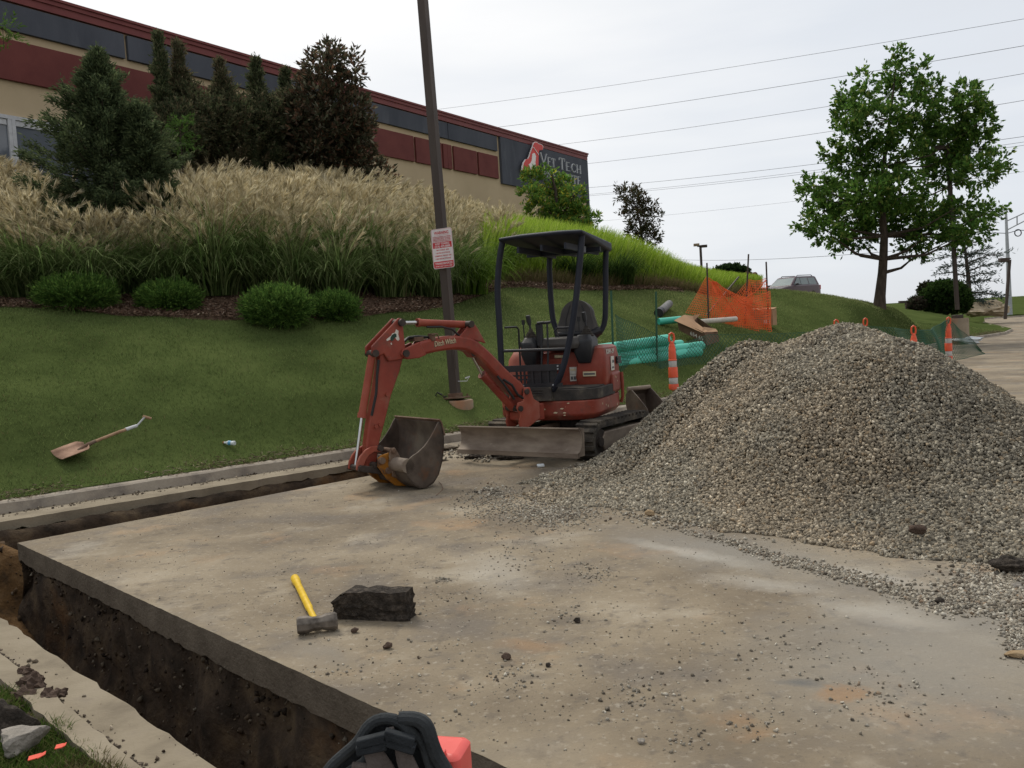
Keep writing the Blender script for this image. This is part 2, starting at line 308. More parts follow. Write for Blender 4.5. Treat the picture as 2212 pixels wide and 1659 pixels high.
def twiggy(blobs,ntw,lpt,tlen,llen,lw,cols,w=None,up=.3,surf=.6,spread=.8,flat=1.):
    B=np.array(blobs,float);wt=(B[:,3]*B[:,4]*B[:,5])**(2/3);wt/=wt.sum();k=rng.choice(len(B),ntw,p=wt);b=B[k]
    d=unit(ntw);r=1-surf*rng.random(ntw)**1.5;p=b[:,:3]+d*r[:,None]*b[:,3:6]
    td=nrm(d*np.array([1,1,flat])+np.array([0,0,up])+unit(ntw)*.5)
    tb=.72+.56*rng.random(ntw)
    tl=tlen*(.5+rng.random(ntw))
    s=rng.random((ntw,lpt));P=p[:,None]+td[:,None]*(s*tl[:,None])[:,:,None]
    P=P.reshape(-1,3)+rng.normal(size=(ntw*lpt,3))*tlen*.06
    D=nrm(np.repeat(td,lpt,0)+unit(ntw*lpt)*spread)
    n=len(P);c=palette(n,cols,w)*np.repeat(tb,lpt)[:,None]*(.85+.3*rng.random((n,1)))
    return leaves(P,D,llen*(.6+.7*rng.random(n)),lw*(.7+.6*rng.random(n)),c),p,td,tl
def cat(*a):
    V=[];Fs=[];C=[];o=0
    for v,f,c in a:
        V.append(v);Fs.append(f+o);C.append(c);o+=len(v)
    return np.concatenate(V),np.concatenate(Fs),np.concatenate(C)
def blades(P,az,h,a0,a1,wd,cb,ct,K=4):      # curved grass strips; a0,a1: lean from vertical at base/tip
    n=len(P);h=np.broadcast_to(h,(n,));a0=np.broadcast_to(a0,(n,));a1=np.broadcast_to(a1,(n,));wd=np.broadcast_to(wd,(n,))
    H=np.stack([np.cos(az),np.sin(az),np.zeros(n)],1);S=np.stack([-np.sin(az),np.cos(az),np.zeros(n)],1)
    tw=rng.normal(size=n)*.8;S=S*np.cos(tw)[:,None]+H*np.sin(tw)[:,None]
    pts=[P];p=P.copy()
    for k in range(K):
        s=(k+.5)/K;a=a0+(a1-a0)*s**1.3;p=p+(H*np.sin(a)[:,None]+np.array([0,0,1])*np.cos(a)[:,None])*(h/K)[:,None];pts.append(p)
    rows=[];cols=[]
    for k in range(K+1):
        ww=(wd*(1-.85*(k/K)**1.5)*.5)[:,None];rows+= [pts[k]-S*ww,pts[k]+S*ww];c=cb+(ct-cb)*(k/K);cols+=[c,c]
    V=np.stack(rows,1);m=2*(K+1);base=(np.arange(n)*m)[:,None]
    Fc=np.concatenate([base+np.array([2*k,2*k+1,2*k+3,2*k+2]) for k in range(K)],1).reshape(-1,4)
    return V.reshape(-1,3),Fc,np.stack(cols,1).reshape(-1,3)
CUBE=np.array([(-1,-1,-1),(1,-1,-1),(1,1,-1),(-1,1,-1),(-1,-1,1),(1,-1,1),(1,1,1),(-1,1,1)],float)
CF6=np.array([(3,2,1,0),(4,5,6,7),(0,1,5,4),(1,2,6,5),(2,3,7,6),(3,0,4,7)])
def stones(P,size,cols,w=None,flat=.65):
    n=len(P);size=np.broadcast_to(size,(n,))
    V=CUBE[None]*np.array([1,.75,flat])*.5*(.55+.6*rng.random((n,8,1)))+rng.normal(size=(n,8,3))*.09
    a=unit(n);b=nrm(np.cross(a,unit(n)));c=np.cross(a,b);Rm=np.stack([a,b,c],2)
    V=np.einsum('nij,nkj->nki',Rm,V)*size[:,None,None]+P[:,None]
    Fc=(np.arange(n)*8)[:,None,None]+CF6[None];C=palette(n,cols,w)*(.62+.72*rng.random((n,1)))
    return V.reshape(-1,3),Fc.reshape(-1,4),np.repeat(C,8,0)
def lump(c,r,seed=0,rough=.25,n=3):     # irregular rock: displaced icosphere
    import bmesh
    b=bmesh.new();bmesh.ops.create_icosphere(b,subdivisions=n,radius=1);rs=np.random.default_rng(seed)
    pl=[(unit_(rs),rs.uniform(.55,.9)) for _ in range(9)];mb=MB();vs=[]
    for v in b.verts:
        q=np.array(v.co)
        for d,h in pl:
            k=q@d
            if k>h:q=q-d*(k-h)*.95
        q=q*(1+rough*.25*(math.sin(q[0]*7+seed)+math.sin(q[1]*9+2*seed)*math.sin(q[2]*8)))+rs.normal(size=3)*rough*.03
        vs.append(np.array(c)+q*np.array(r))
    mb.add(vs,[tuple(v.index for v in f.verts) for f in b.faces]);b.free();return mb
def unit_(rs):
    v=rs.normal(size=3);return v/np.linalg.norm(v)
def textmb(mb,s,size,fn,ext=.003,w=None,shear=0,align='LEFT',bold=0):   # lettering; fn(x,y,z)->xyz
    cu=bpy.data.curves.new('lettering','FONT');cu.body=s;cu.size=size;cu.extrude=ext/2;cu.offset=size*bold;cu.shear=shear;cu.align_x=align;cu.resolution_u=3
    o=bpy.data.objects.new('lettering',cu);COL.objects.link(o)
    me=bpy.data.meshes.new_from_object(o);bpy.data.objects.remove(o);bpy.data.curves.remove(cu)
    V=np.array([v.co for v in me.vertices]);wid=V[:,0].max()-V[:,0].min()
    if w: V[:,0]*=w/wid
    mb.add([fn(*v) for v in V],[tuple(p.vertices) for p in me.polygons]);bpy.data.meshes.remove(me)
# ================================================================== TERRAIN
CURB=[(-14,-.4),(-4.49,7.59),(-1.86,9.8),(-.6,10.95),(1.75,13.2),(8,20.9),(15.2,30.2),(19.4,34.6),(21.6,38),(27,50),(34,64),(36.5,66.5),(40,67),(80,62)]
KH=.10
_ctl=[]
def cp(px,py,t,dz=0): 
    q=att(px,py,t);_ctl.append((q[0],q[1],q[2]-dz))
for a in [(0,665,13),(250,682,13.2),(500,690,13.5),(750,688,14.2),(900,676,15.2),(1000,655,16.8),(1090,622,19),(1200,624,20),(1300,630,21),(1480,630,23.5),
          (1700,626,30),(1800,642,28),(1905,664,27),(2000,674,29),(2060,708,27),(2030,676,50),(2140,680,54),(2212,674,66),(985,868,12)]: cp(*a)
for a in [(100,340,20,2.1),(400,335,22,2.0),(708,367,23,1.9),(1000,410,27,1.9),(1150,478,30,1.8),(1350,520,26,1.15),(1500,590,27,.6),(0,340,17,2.0),(-300,400,15,2.)]: cp(*a)
_ctl+=[(-11.5,21.4,5.0),(-16,14,4.9),(-5,31,4.6),(4.5,46.6,3.4),(-25,40,4.8),(-30,20,5),(15,45,2.0),(20,60,1.9),(10,70,2.2),(-5,60,3.4),(12.6,38,1.1),(20,45,.8),(20,110,1.2),(50,110,1.),(90,110,1.),(-10,4.5,.9),(-18,8,3.8),(16,33,.5)]
def polyd(P,step):
    P=np.array(P,float);o=[]
    for a,b in zip(P[:-1],P[1:]):
        n=max(1,int(np.linalg.norm(b-a)/step));o+= [a+(b-a)*i/n for i in range(n)]
    return np.array(o+[P[-1]])
_cc=polyd(CURB,3.2)
for q in _cc: _ctl.append((q[0],q[1],KH+.01))
_c=np.array(_ctl)
def _ph(d2): return .5*d2*np.log(d2+1e-9)
_X=_c[:,:2]/10;_n=len(_c);_D=((_X[:,None]-_X[None])**2).sum(2)
_A=np.zeros((_n+3,_n+3));_A[:_n,:_n]=_ph(_D)+np.eye(_n)*.004;_A[:_n,_n]=1;_A[:_n,_n+1:]=_X;_A[_n:,:_n]=_A[:_n,_n:].T
_w=np.linalg.solve(_A,np.concatenate([_c[:,2],np.zeros(3)]))
def T(x,y):
    x=np.asarray(x,float);sh=x.shape;q=np.stack([x.ravel(),np.asarray(y,float).ravel()],1)/10
    o=np.empty(len(q))
    for i in range(0,len(q),200000):
        k=q[i:i+200000];d=((k[:,None]-_X[None])**2).sum(2);o[i:i+200000]=_ph(d)@_w[:_n]+_w[_n]+k@_w[_n+1:]
    P=q*10;dm=np.full(len(P),9.)
    for a,b in zip(np.array(CURB[:10],float)[:-1],np.array(CURB[:10],float)[1:]):
        ab=b-a;t=np.clip(((P-a)@ab)/(ab@ab),0,1);dm=np.minimum(dm,np.linalg.norm(P-a-t[:,None]*ab,axis=1))
    f=np.clip((dm-.15)/1.3,0,1);f=f*f*(3-2*f)*.5+f*.5;return (KH+.012+(o-KH-.012)*f).reshape(sh)
def Tz(x,y): return float(T(np.array([x]),np.array([y]))[0])
def hit(px,py,t0=6,t1=80):
    d=ray(px,py);t=np.arange(t0,t1,.04);q=O0+d*t[:,None];b=q[:,2]<T(q[:,0],q[:,1]);i=int(np.argmax(b))
    return q[i] if b.any() else q[-1]
# lawn sheet ruled from the kerb out to the hill
FAR=np.array([(-40,15),(-40,30),(-35,45),(-30,60),(-20,80),(-5,100),(5,115),(20,125),(30,130),(40,135),(50,135),(65,135),(80,135),(115,130)],float)
def ruled(CU_,FA_,off,rows,pw,seg=.35):
    C=np.array(CU_,float);al=np.concatenate([[0],np.cumsum(np.linalg.norm(np.diff(C,axis=0),axis=1))])
    d=[];
    for i in range(len(C)-1):
        L=al[i+1]-al[i];st=seg if al[i+1]<45 else 1.2
        d+=list(np.linspace(al[i],al[i+1],max(2,int(L/st)),endpoint=False))
    d=np.array(d+[al[-1]]);P=np.stack([np.interp(d,al,C[:,k]) for k in(0,1)],1);Q=np.stack([np.interp(d,al,FA_[:,k]) for k in(0,1)],1)
    s=(np.linspace(0,1,rows)**pw)[None,:,None];G=P[:,None]+(Q-P)[:,None]*s
    dirn=nrm2(Q-P);G=G+dirn[:,None]*off;return G
def nrm2(v): return v/np.linalg.norm(v,axis=-1,keepdims=True)
G=ruled(CURB,FAR,.13,150,2.0);nx,ny=G.shape[:2]
Z=T(G[...,0],G[...,1])+(fbm(G[...,0],G[...,1],1.1,3,5)-.5)*.07*np.clip(np.linspace(0,1,ny)**2.0*400,0,1)[None]
Z[:,0]=KH+.0
V=np.concatenate([G,Z[...,None]],2).reshape(-1,3)
idx=np.arange(nx*ny).reshape(nx,ny);Fq=np.stack([idx[:-1,:-1],idx[1:,:-1],idx[1:,1:],idx[:-1,1:]],-1).reshape(-1,4)
lawn=rawobj('lawn',V,Fq,M['lawn'],smooth=True);props(lawn,kind='structure',label='mown green lawn rising from the kerb to the planted slope')
# far ground sheet to the horizon
b=MB();b.add([(-1200,-300,-15),(1200,-300,-15),(1200,1100,-15),(-1200,1100,-15)],[(0,1,2,3)])
props(rawobj('far_ground',b.v,b.f,M['farfield']),kind='structure',label='distant low ground beyond the site')
# ---- pavement
Cn=np.array([-3.66,6.37]);a1=np.array([.715,.699]);a2=np.array([.693,-.72])
n1=np.array([-.699,.715]);n2=np.array([-.72,-.693])
TR=4.15        # end of the far trench along a1
SD=.135
def gut(s):    # gutter edge distance from slab edge
    return 1.04-.06*(s-.15)
def along(s,n): return Cn+a1*s+n1*n
E1=Cn+a1*TR
cpath=polyd(CURB,.6)
def jit(n,a): return (rng.random(n)-.5)*2*a
road=MB()
# outline, slab top: corner -> far edge -> over to the kerb -> along kerb -> far right -> near -> corner
e1=[Cn+a1*s+n1*float(jit(1,.004)[0]) for s in np.arange(0,TR,.05)]
cross=[along(TR+float(jit(1,.03)[0]),k) for k in np.linspace(0,1.12,12)]
kn=[q for q in np.array(CURB)[3:]]
e2=[Cn+a2*s-n2*0+n2*float(jit(1,.0022)[0]) for s in np.arange(0,9,.05)][::-1]
outl=e1+cross+kn+[np.array([200,60.]),np.array([200,-40.]),np.array([10,-40.])]+e2[:-1]
k=len(outl);road.add([(p[0],p[1],0) for p in outl],[tuple(range(k))[::-1]])
ro=rawobj('road',road.v,road.f,M['concrete']);props(ro,kind='structure',label='concrete parking lot slab saw-cut along the open trench')
fixn(ro)
# slab edges (sides) with ragged underside
def skirt(pts,name,mt,drop=SD,jz=.02,z0=-.001):
    b=MB();n=len(pts);top=[(p[0],p[1],z0) for p in pts];j=np.cumsum(jit(n,jz*.5));j-=np.linspace(j[0],j[-1],n);j=np.clip(j,-jz*.5,jz*.5)+jit(n,.006)
    bot=[(p[0],p[1],z0-drop+float(q)) for p,q in zip(pts,j)]
    b.add(top+bot,[(i,i+1,n+i+1,n+i) for i in range(n-1)]);o=rawobj(name,b.v,b.f,M[mt]);props(o,kind='structure');return o
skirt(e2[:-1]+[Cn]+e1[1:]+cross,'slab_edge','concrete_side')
# soil under the slab, trench walls and floor
def wall(p0,p1,nrm_,name,mt='soil',z0=-SD+.01,z1=-.95,amp=.07,off=-.04,step=.05):
    p0=np.array(p0);p1=np.array(p1);L=np.linalg.norm(p1-p0);d=(p1-p0)/L;ns=int(L/step)+1;nzs=18
    s=np.linspace(0,L,ns)[:,None];z=np.linspace(z0,z1,nzs)[None]
    bump=(fbm(s*1.+p0[0]*7,z*1.+p0[1]*3,3.5,5,11)-.5)*2*amp
    o=off+bump+0*z;o=np.where(np.arange(nzs)[None]==0,o*.4-.05,o)+(z0-z)*.10
    V=np.stack([p0[0]+d[0]*s+nrm_[0]*o,p0[1]+d[1]*s+nrm_[1]*o,z+0*s+(fbm(s,z+9,6,3,3)-.5)*.05],-1).reshape(-1,3)
    idx=np.arange(ns*nzs).reshape(ns,nzs);Fq=np.stack([idx[:-1,:-1],idx[1:,:-1],idx[1:,1:],idx[:-1,1:]],-1).reshape(-1,4)
    o=rawobj(name,V,Fq,M[mt],smooth=True);props(o,kind='structure');return o
wall(Cn,Cn+a2*9,n2,'trench_wall');wall(Cn,E1,n1,'trench_wall',z1=-.7)
wall(along(TR,-.05),along(TR,1.1),-a1,'trench_wall',z1=-.7)
wall(along(-6,gut(0)+.02),along(TR,gut(TR)+.02),-n1,'trench_wall',z0=-.07,z1=-.7,off=.0,amp=.06)
NW=.60   # near trench width
wall(Cn+n2*NW-a2*2.5,Cn+n2*NW+a2*9,-n2,'trench_wall',off=-.03)
def floorz(x,y):
    q=np.stack([x,y],-1)-Cn;s1=q@a1;m1=q@n1;s2=q@a2
    z=-.74+(fbm(x,y,2.2,4,21)-.5)*.16
    far=np.clip(m1/.25,0,1);z=z*(1-far)+far*(-.27+(fbm(x,y,4,4,22)-.5)*.14)
    z=z+np.exp(-((s1+.35)**2+(m1-.15)**2)/.22)*.38
    return z
gx=np.arange(-9,6,.06);gy=np.arange(-4,11,.06);GX,GY=np.meshgrid(gx,gy,indexing='ij')
Q=np.stack([GX,GY],-1)-Cn;m1=Q@n1;s1=Q@a1;m2=Q@n2;s2=Q@a2
ins=((m2>-.2)&(m2<NW+.15)&(s2>-2.5)&(s2<9))|((m1>-.2)&(m1<1.3)&(s1<TR+.1)&(s1>-6))
ZZ=floorz(GX,GY);idx=np.arange(GX.size).reshape(GX.shape)
c4=ins[:-1,:-1]&ins[1:,:-1]&ins[1:,1:]&ins[:-1,1:]
Fq=np.stack([idx[:-1,:-1],idx[1:,:-1],idx[1:,1:],idx[:-1,1:]],-1)[c4]
V=np.stack([GX,GY,ZZ],-1).reshape(-1,3);us=np.unique(Fq);mpn=np.full(len(V),-1);mpn[us]=np.arange(len(us))
props(rawobj('trench_floor',V[us],mpn[Fq],M['clay'],smooth=True),kind='structure',label='damp brown clay floor of the dug trench')
for (p0_,d_,L_,nn_,tp,bt) in ((Cn,a2,7.,n2,-.13,-.9),(Cn,a1,TR,n1,-.12,-.45),(along(-5,gut(0)),a1,TR+5,-n1,-.07,-.45)):
    n=2600;s_=rng.random(n)*L_;z=tp-(tp-bt)*rng.random(n)**2.2;sz=.006+.024*rng.random(n)**3.5;pp=p0_[None]+d_[None]*s_[:,None]+nn_[None]*((-.045+rng.normal(size=n)*.02)+(tp-z)*.10)[:,None]
    W_=stones(np.concatenate([pp,z[:,None]],1),sz,[(.05,.036,.025),(.09,.065,.042),(.17,.14,.10),(.025,.018,.013),(.26,.23,.18)],[.35,.3,.12,.2,.03],flat=.8)
    props(rawobj('wall_clods',W_[0],W_[1],M['stone'],col=W_[2]),'clods and small stones studding the cut trench wall','soil clods',kind='stuff')
# far gutter pan and kerb
def ribbonprism(name,mt,inner,outer,z0,z1,label=None,jz=0,zin=None):
    n=len(inner);b=MB();z1i=z1 if zin is None else zin
    b.add([(*p,z1i) for p in inner]+[(*p,z1) for p in outer]+[(*p,z0+float(jit(1,jz)[0])) for p in inner]+[(*p,z0) for p in outer],
      [(i,i+1,n+i+1,n+i) for i in range(n-1)]+[(2*n+i+1,2*n+i,i,i+1) for i in range(n-1)]+[(n+i,n+i+1,3*n+i+1,3*n+i) for i in range(n-1)]+[(0,n,3*n,2*n),(n-1,3*n-1,4*n-1,2*n-1)])
    o=rawobj(name,b.v,b.f,M[mt]);props(o,kind='structure',label=label);fixn(o);return o
def curbat(s):  # point on kerb face line with a1-projection s
    P=cpath;sp=(P-Cn)@a1;return np.array([np.interp(s,sp[:60],P[:60,0]),np.interp(s,sp[:60],P[:60,1])])
ss=np.arange(-6,TR+.01,.08)
inner=[along(s,gut(s)+float(jit(1,.012)[0])) for s in ss];outer=[curbat(s) for s in ss]
ribbonprism('gutter_pan','gutter',inner,outer,-.085,.0,'pale concrete gutter pan between far kerb and trench',jz=.02)
def offset(P,d):
    P=np.array(P);t=np.gradient(P,axis=0);t=nrm2(t);return P+np.stack([-t[:,1],t[:,0]],1)*d
dense=polyd(CURB,.25);lo=offset(dense,.02);hi=offset(dense,.155)
kb=MB();n=len(dense)
wob=np.where(np.arange(n)<60,jit(n,.006),0)
rows=[[(*p,-.14) for p in dense],[(*p,.004) for p in dense],[(p[0],p[1],KH-.015+float(q)) for p,q in zip(lo,wob)],[(p[0]*.8+r[0]*.2,p[1]*.8+r[1]*.2,KH+float(q)) for p,r,q in zip(lo,hi,wob)],[(*p,KH+.004) for p in hi],[(*p,-.2) for p in hi]]
kb.add([v for r in rows for v in r],[(r*n+i,r*n+i+1,(r+1)*n+i+1,(r+1)*n+i) for r in range(5) for i in range(n-1)])
ko=rawobj('kerb',kb.v,kb.f,M['kerb']);fixn(ko);props(ko,kind='structure',label='low concrete kerb curving along the lawn')
# gutter strip of the far road end (paler pan along the kerb near the tip)
# near gutter pan, kerb and verge (by the camera)
def nl(s,m): return Cn+a2*s+n2*m
s_=np.arange(-2.5,9,.08)
inner=[nl(s,NW+float(jit(1,.01)[0])) for s in s_];outer=[nl(s,.79) for s in s_]
ribbonprism('near_gutter_pan','gutter',inner,outer,-SD,0,'pale concrete gutter pan between near kerb and trench',jz=.02)
inner=[nl(s,.79) for s in s_];top=[nl(s,.815+float(jit(1,.006)[0])) for s in s_];outer=[nl(s,.905+float(jit(1,.008)[0])) for s in s_]
n=len(s_);b=MB();b.add([(*p,.003) for p in inner]+[(p[0],p[1],.075+float(jit(1,.004)[0])) for p in top]+[(*p,.085) for p in outer]+[(*p,-.1) for p in outer],[(r*n+i,r*n+i+1,(r+1)*n+i+1,(r+1)*n+i) for r in range(3) for i in range(n-1)])
props(rawobj('near_kerb',b.v,b.f,M['gutter']),kind='structure',label='worn rolled kerb in the near corner')
gs=np.arange(-2.5,9,.07);gm=np.arange(.89,8,.06);S_,M_=np.meshgrid(gs,gm,indexing='ij')
XY=Cn+S_[...,None]*a2+M_[...,None]*n2
Zv=.045+np.clip((M_-.95)/.4,0,1)*.05+(fbm(XY[...,0],XY[...,1],4,4,31)-.5)*.07
V=np.concatenate([XY,Zv[...,None]],2).reshape(-1,3);idx=np.arange(S_.size).reshape(S_.shape);Fq=np.stack([idx[:-1,:-1],idx[1:,:-1],idx[1:,1:],idx[:-1,1:]],-1).reshape(-1,4)
mv=mat('verge_soil',[(.035,.025,.018),(.10,.072,.05),(.22,.18,.13)],scale=7,rough=1,bump=1,bscale=35,detail=9)
props(rawobj('near_verge',V,Fq,mv,smooth=True),kind='structure',label='bare soil verge behind the near kerb')
def vz(x,y):
    q=np.array([x,y])-Cn;mm=q@n2;return float(.045+np.clip((mm-.95)/.4,0,1)*.05+(fbm(np.array([x]),np.array([y]),4,4,31)[0]-.5)*.07)
# ---- mulch bed
bed=[(-60,668,13.0),(0,665,13),(130,672,13.1),(250,684,13.2),(500,692,13.5),(620,690,13.8),(750,688,14.2),(900,676,15.2),(1000,655,16.8),(1090,622,19),(1200,624,20),(1300,630,21),(1480,630,23.5)]
BP=np.array([hit(a,b_)[:2] for a,b_,c in bed[1:]]);BP=np.concatenate([[BP[0]+(BP[0]-BP[1])*2.5],BP])
BF=np.array([(p[0]-3.2-.25*max(0,i-6),p[1]+4.5+.5*i) for i,p in enumerate(BP)])
BPd=ruled(BP,BF,0,50,1.0,.12)
BZ=T(BPd[...,0],BPd[...,1])+.045+(fbm(BPd[...,0],BPd[...,1],5,3,8)-.5)*.05;BZ[:,0]-=.07
nx,ny=BPd.shape[:2];V=np.concatenate([BPd,BZ[...,None]],2).reshape(-1,3);idx=np.arange(nx*ny).reshape(nx,ny);Fq=np.stack([idx[:-1,:-1],idx[1:,:-1],idx[1:,1:],idx[:-1,1:]],-1).reshape(-1,4)
props(rawobj('mulch_bed',V,Fq,M['mulch'],smooth=True),kind='structure',label='brown wood chip mulch under the ornamental grasses')
# ================================================================== BUILDING
K0=att(1264,333,46);_wa=R(32.7);WD=np.array([math.sin(_wa),math.cos(_wa),0]);WN=np.array([math.cos(_wa),-math.sin(_wa),0])
def WB(u,z,d=0): q=np.array([K0[0],K0[1],0])+WD*u+WN*d;return (q[0],q[1],z)
bd=Thing('office_building','long tan stucco building with slate band, maroon panels and red roof trim','building',WB(-15,4),0)
def wbox(b,u0,u1,z0,z1,d0,d1): b.loft([[WB(u0,z0,d0),WB(u1,z0,d0),WB(u1,z0,d1),WB(u0,z0,d1)],[WB(u0,z1,d0),WB(u1,z1,d0),WB(u1,z1,d1),WB(u0,z1,d1)]]);return b
b=MB();wbox(b,-46,-.12,2,9.99,-14,0);wl=bd.part('wall',b,'stucco',sharp=None)
b=MB();wbox(b,-46.1,.0,9.98,10.09,-14.1,.16);wbox(b,-46.1,.0,9.80,9.985,-14.05,.12);wbox(b,-46.1,.02,10.085,10.15,-14.1,.2);bd.part('roof_trim',b,'roofred',sharp=None)
b=MB();wbox(b,-46,-.2,9.6,9.95,-13.9,-.1)
for u0,u1 in [(-46,-26.6),(-26.5,-12.16),(-12.12,-8.52)]:
    b=MB();wbox(b,u0,u1,9.12,9.76,.0,.10);bd.part('slate_band',b,'slate',bev=.01,sharp=None)
b=MB();wbox(b,-8.28,0,7.75,9.78,.0,.12);wbox(b,-.12,.0,4.6,7.75,-.3,.12);sp=bd.part('sign_panel',b,'slate',sharp=None)
for u0,u1 in [(-46,-30.6),(-30.5,-22.4),(-22.3,-14.40),(-14.28,-12.62),(-12.52,-12.25),(-12.24,-11.95),(-11.80,-10.15),(-10.02,-8.52)]:
    b=MB();wbox(b,u0,u1,7.93,8.90,.0,.09);bd.part('maroon_panel',b,'maroon',bev=.01,sharp=None)
b=MB();wbox(b,-2.2,-.125,3.8,6.7,.0,.09);bd.part('maroon_panel',b,'maroon',bev=.01,sharp=None)
# windows at the left end
for u0,u1 in [(-31.9,-29.9),(-29.72,-27.3)]:
    b=MB();wbox(b,u0-.09,u1+.09,7.0,7.09,.0,.09);wbox(b,u0-.09,u1+.09,5.45,5.54,.0,.09);wbox(b,u0-.09,u0,5.54,7.0,.0,.09);wbox(b,u1,u1+.09-.003,5.54,7.0,.0,.085)
    wf=bd.part('window',b,'frame',sharp=None)
    b=MB();wbox(b,u0,u1,5.54,7.0,.0,.03);bd.part('pane',b,'glass',parent=wf,sharp=None)
    b=MB();wbox(b,u0+.02,u1-.02,6.86,6.99,.032,.06);bd.part('blind',b,'frame',parent=wf,sharp=None)
# serif sign lettering
GL={'V':([(0,1,.5,0,.13),(.5,0,1,1,.05)],[(0,1),(1,1)]),'E':([(.2,0,.2,1,.13),(.2,1,.85,1,.05),(.2,.52,.7,.52,.05),(.2,0,.9,0,.05)],[(.2,0),(.2,1)]),
 'T':([(.5,0,.5,1,.13),(.02,1,.98,1,.06),(.02,1,.02,.8,.05),(.98,1,.98,.8,.05)],[(.5,0)]),'H':([(.15,0,.15,1,.13),(.85,0,.85,1,.13),(.15,.5,.85,.5,.05)],[(.15,0),(.15,1),(.85,0),(.85,1)]),
 'N':([(.15,0,.15,1,.06),(.15,1,.85,0,.13),(.85,0,.85,1,.06)],[(.15,0),(.1,1),(.85,1)]),'I':([(.5,0,.5,1,.14)],[(.5,0),(.5,1)]),
 'C':([(.9,.8,.75,.97,.07),(.75,.97,.45,1,.07),(.45,1,.2,.8,.1),(.2,.8,.1,.5,.13),(.1,.5,.2,.2,.13),(.2,.2,.45,0,.1),(.45,0,.75,.03,.07),(.75,.03,.92,.2,.06)],[]),
 'U':([(.15,1,.15,.3,.13),(.15,.3,.3,.05,.1),(.3,.05,.6,0,.08),(.6,0,.8,.15,.06),(.8,.15,.85,.3,.06),(.85,.3,.85,1,.06)],[(.15,1),(.85,1)]),
 'S':([(.8,.85,.6,1,.06),(.6,1,.3,.95,.08),(.3,.95,.18,.75,.1),(.18,.75,.35,.58,.12),(.35,.58,.7,.4,.13),(.7,.4,.82,.22,.1),(.82,.22,.6,.02,.09),(.6,.02,.3,0,.07),(.3,0,.12,.18,.06)],[])}
def glyph(b,ch,u,z,wd,h,d0,d1):
    st,sf=GL[ch];k=h*.85
    for x0,y0,x1,y1,t in st:
        p=np.array([u+x0*wd,z+y0*h]);q=np.array([u+x1*wd,z+y1*h]);v=q-p;v/=np.linalg.norm(v);o=np.array([-v[1],v[0]])*t*k*.5;p=p-v*t*k*.2;q=q+v*t*k*.2
        b.loft([[WB(*(p+o),d0),WB(*(p-o),d0),WB(*(q-o),d0),WB(*(q+o),d0)],[WB(*(p+o),d1),WB(*(p-o),d1),WB(*(q-o),d1),WB(*(q+o),d1)]])
    for i,(x,y) in enumerate(sf): wbox(b,u+x*wd-.1*h,u+x*wd+.1*h,z+y*h-.02*h,z+y*h+.03*h,d0,d1+.002+.001*i)
letters=[]
u=-5.18
def word(s,u,z,w0,h0,w1,h1):
    for i,ch in enumerate(s):
        ww,hh=(w0,h0) if i==0 else (w1,h1)
        if ch=='I' and i: ww*=.45
        if ch=='I' and i==0: ww*=.5
        b=MB();glyph(b,ch,u,z,ww*.86,hh,.30,.36);bd.part('sign_letter',b,'letter',sharp=None);u+=ww
    return u
word('VET',-5.20,8.94,.62,.52,.40,.40);word('TECH',-3.42,8.94,.62,.52,.56,.40)
word('INSTITUTE',-5.05,8.36,.62,.52,.475,.40)
def poly2(b,pts,d0,d1): b.prism(pts,lambda p,q,d:WB(p,q,d),d0,d1)
dog=[(-5.83,9.66),(-5.74,9.82),(-5.63,9.88),(-5.45,9.9),(-5.33,9.85),(-5.15,9.86),(-4.97,9.83),(-4.93,9.74),(-4.98,9.63),(-5.12,9.60),(-5.28,9.58),(-5.36,9.45),(-5.4,9.2),(-5.45,8.9),(-5.5,8.72),(-5.7,8.5),(-6.05,8.36),(-6.25,8.37),(-6.4,8.46),(-6.84,8.5),(-6.80,8.65),(-6.69,8.84),(-6.5,9.0),(-6.3,9.05),(-6.2,9.15),(-6.08,9.34)]
cat_=[(-5.98,9.30),(-5.86,9.36),(-5.75,9.36),(-5.70,9.27),(-5.66,9.24),(-5.70,9.1),(-5.76,8.95),(-5.72,8.7),(-5.72,8.5),(-6.05,8.40),(-6.22,8.37),(-6.30,8.46),(-6.2,8.6),(-6.36,8.78),(-6.2,8.85),(-6.06,9.0),(-6.02,9.15)]
cx_,cz_=np.mean(dog,0)
b=MB();poly2(b,[(cx_+(x-cx_)*1.07,cz_+(z-cz_)*1.05) for x,z in dog],.26,.32);em=bd.part('dog_emblem',b,'logowhite',sharp=None)
b=MB();poly2(b,dog,.315,.34);bd.part('dog_shape',b,'logored',parent=em,sharp=None)
b=MB();poly2(b,cat_,.335,.36);poly2(b,[(-5.86,9.62),(-5.83,9.64),(-5.38,9.36),(-5.40,9.33)],.335,.36);bd.part('cat_shape',b,'logowhite',parent=em,sharp=None)
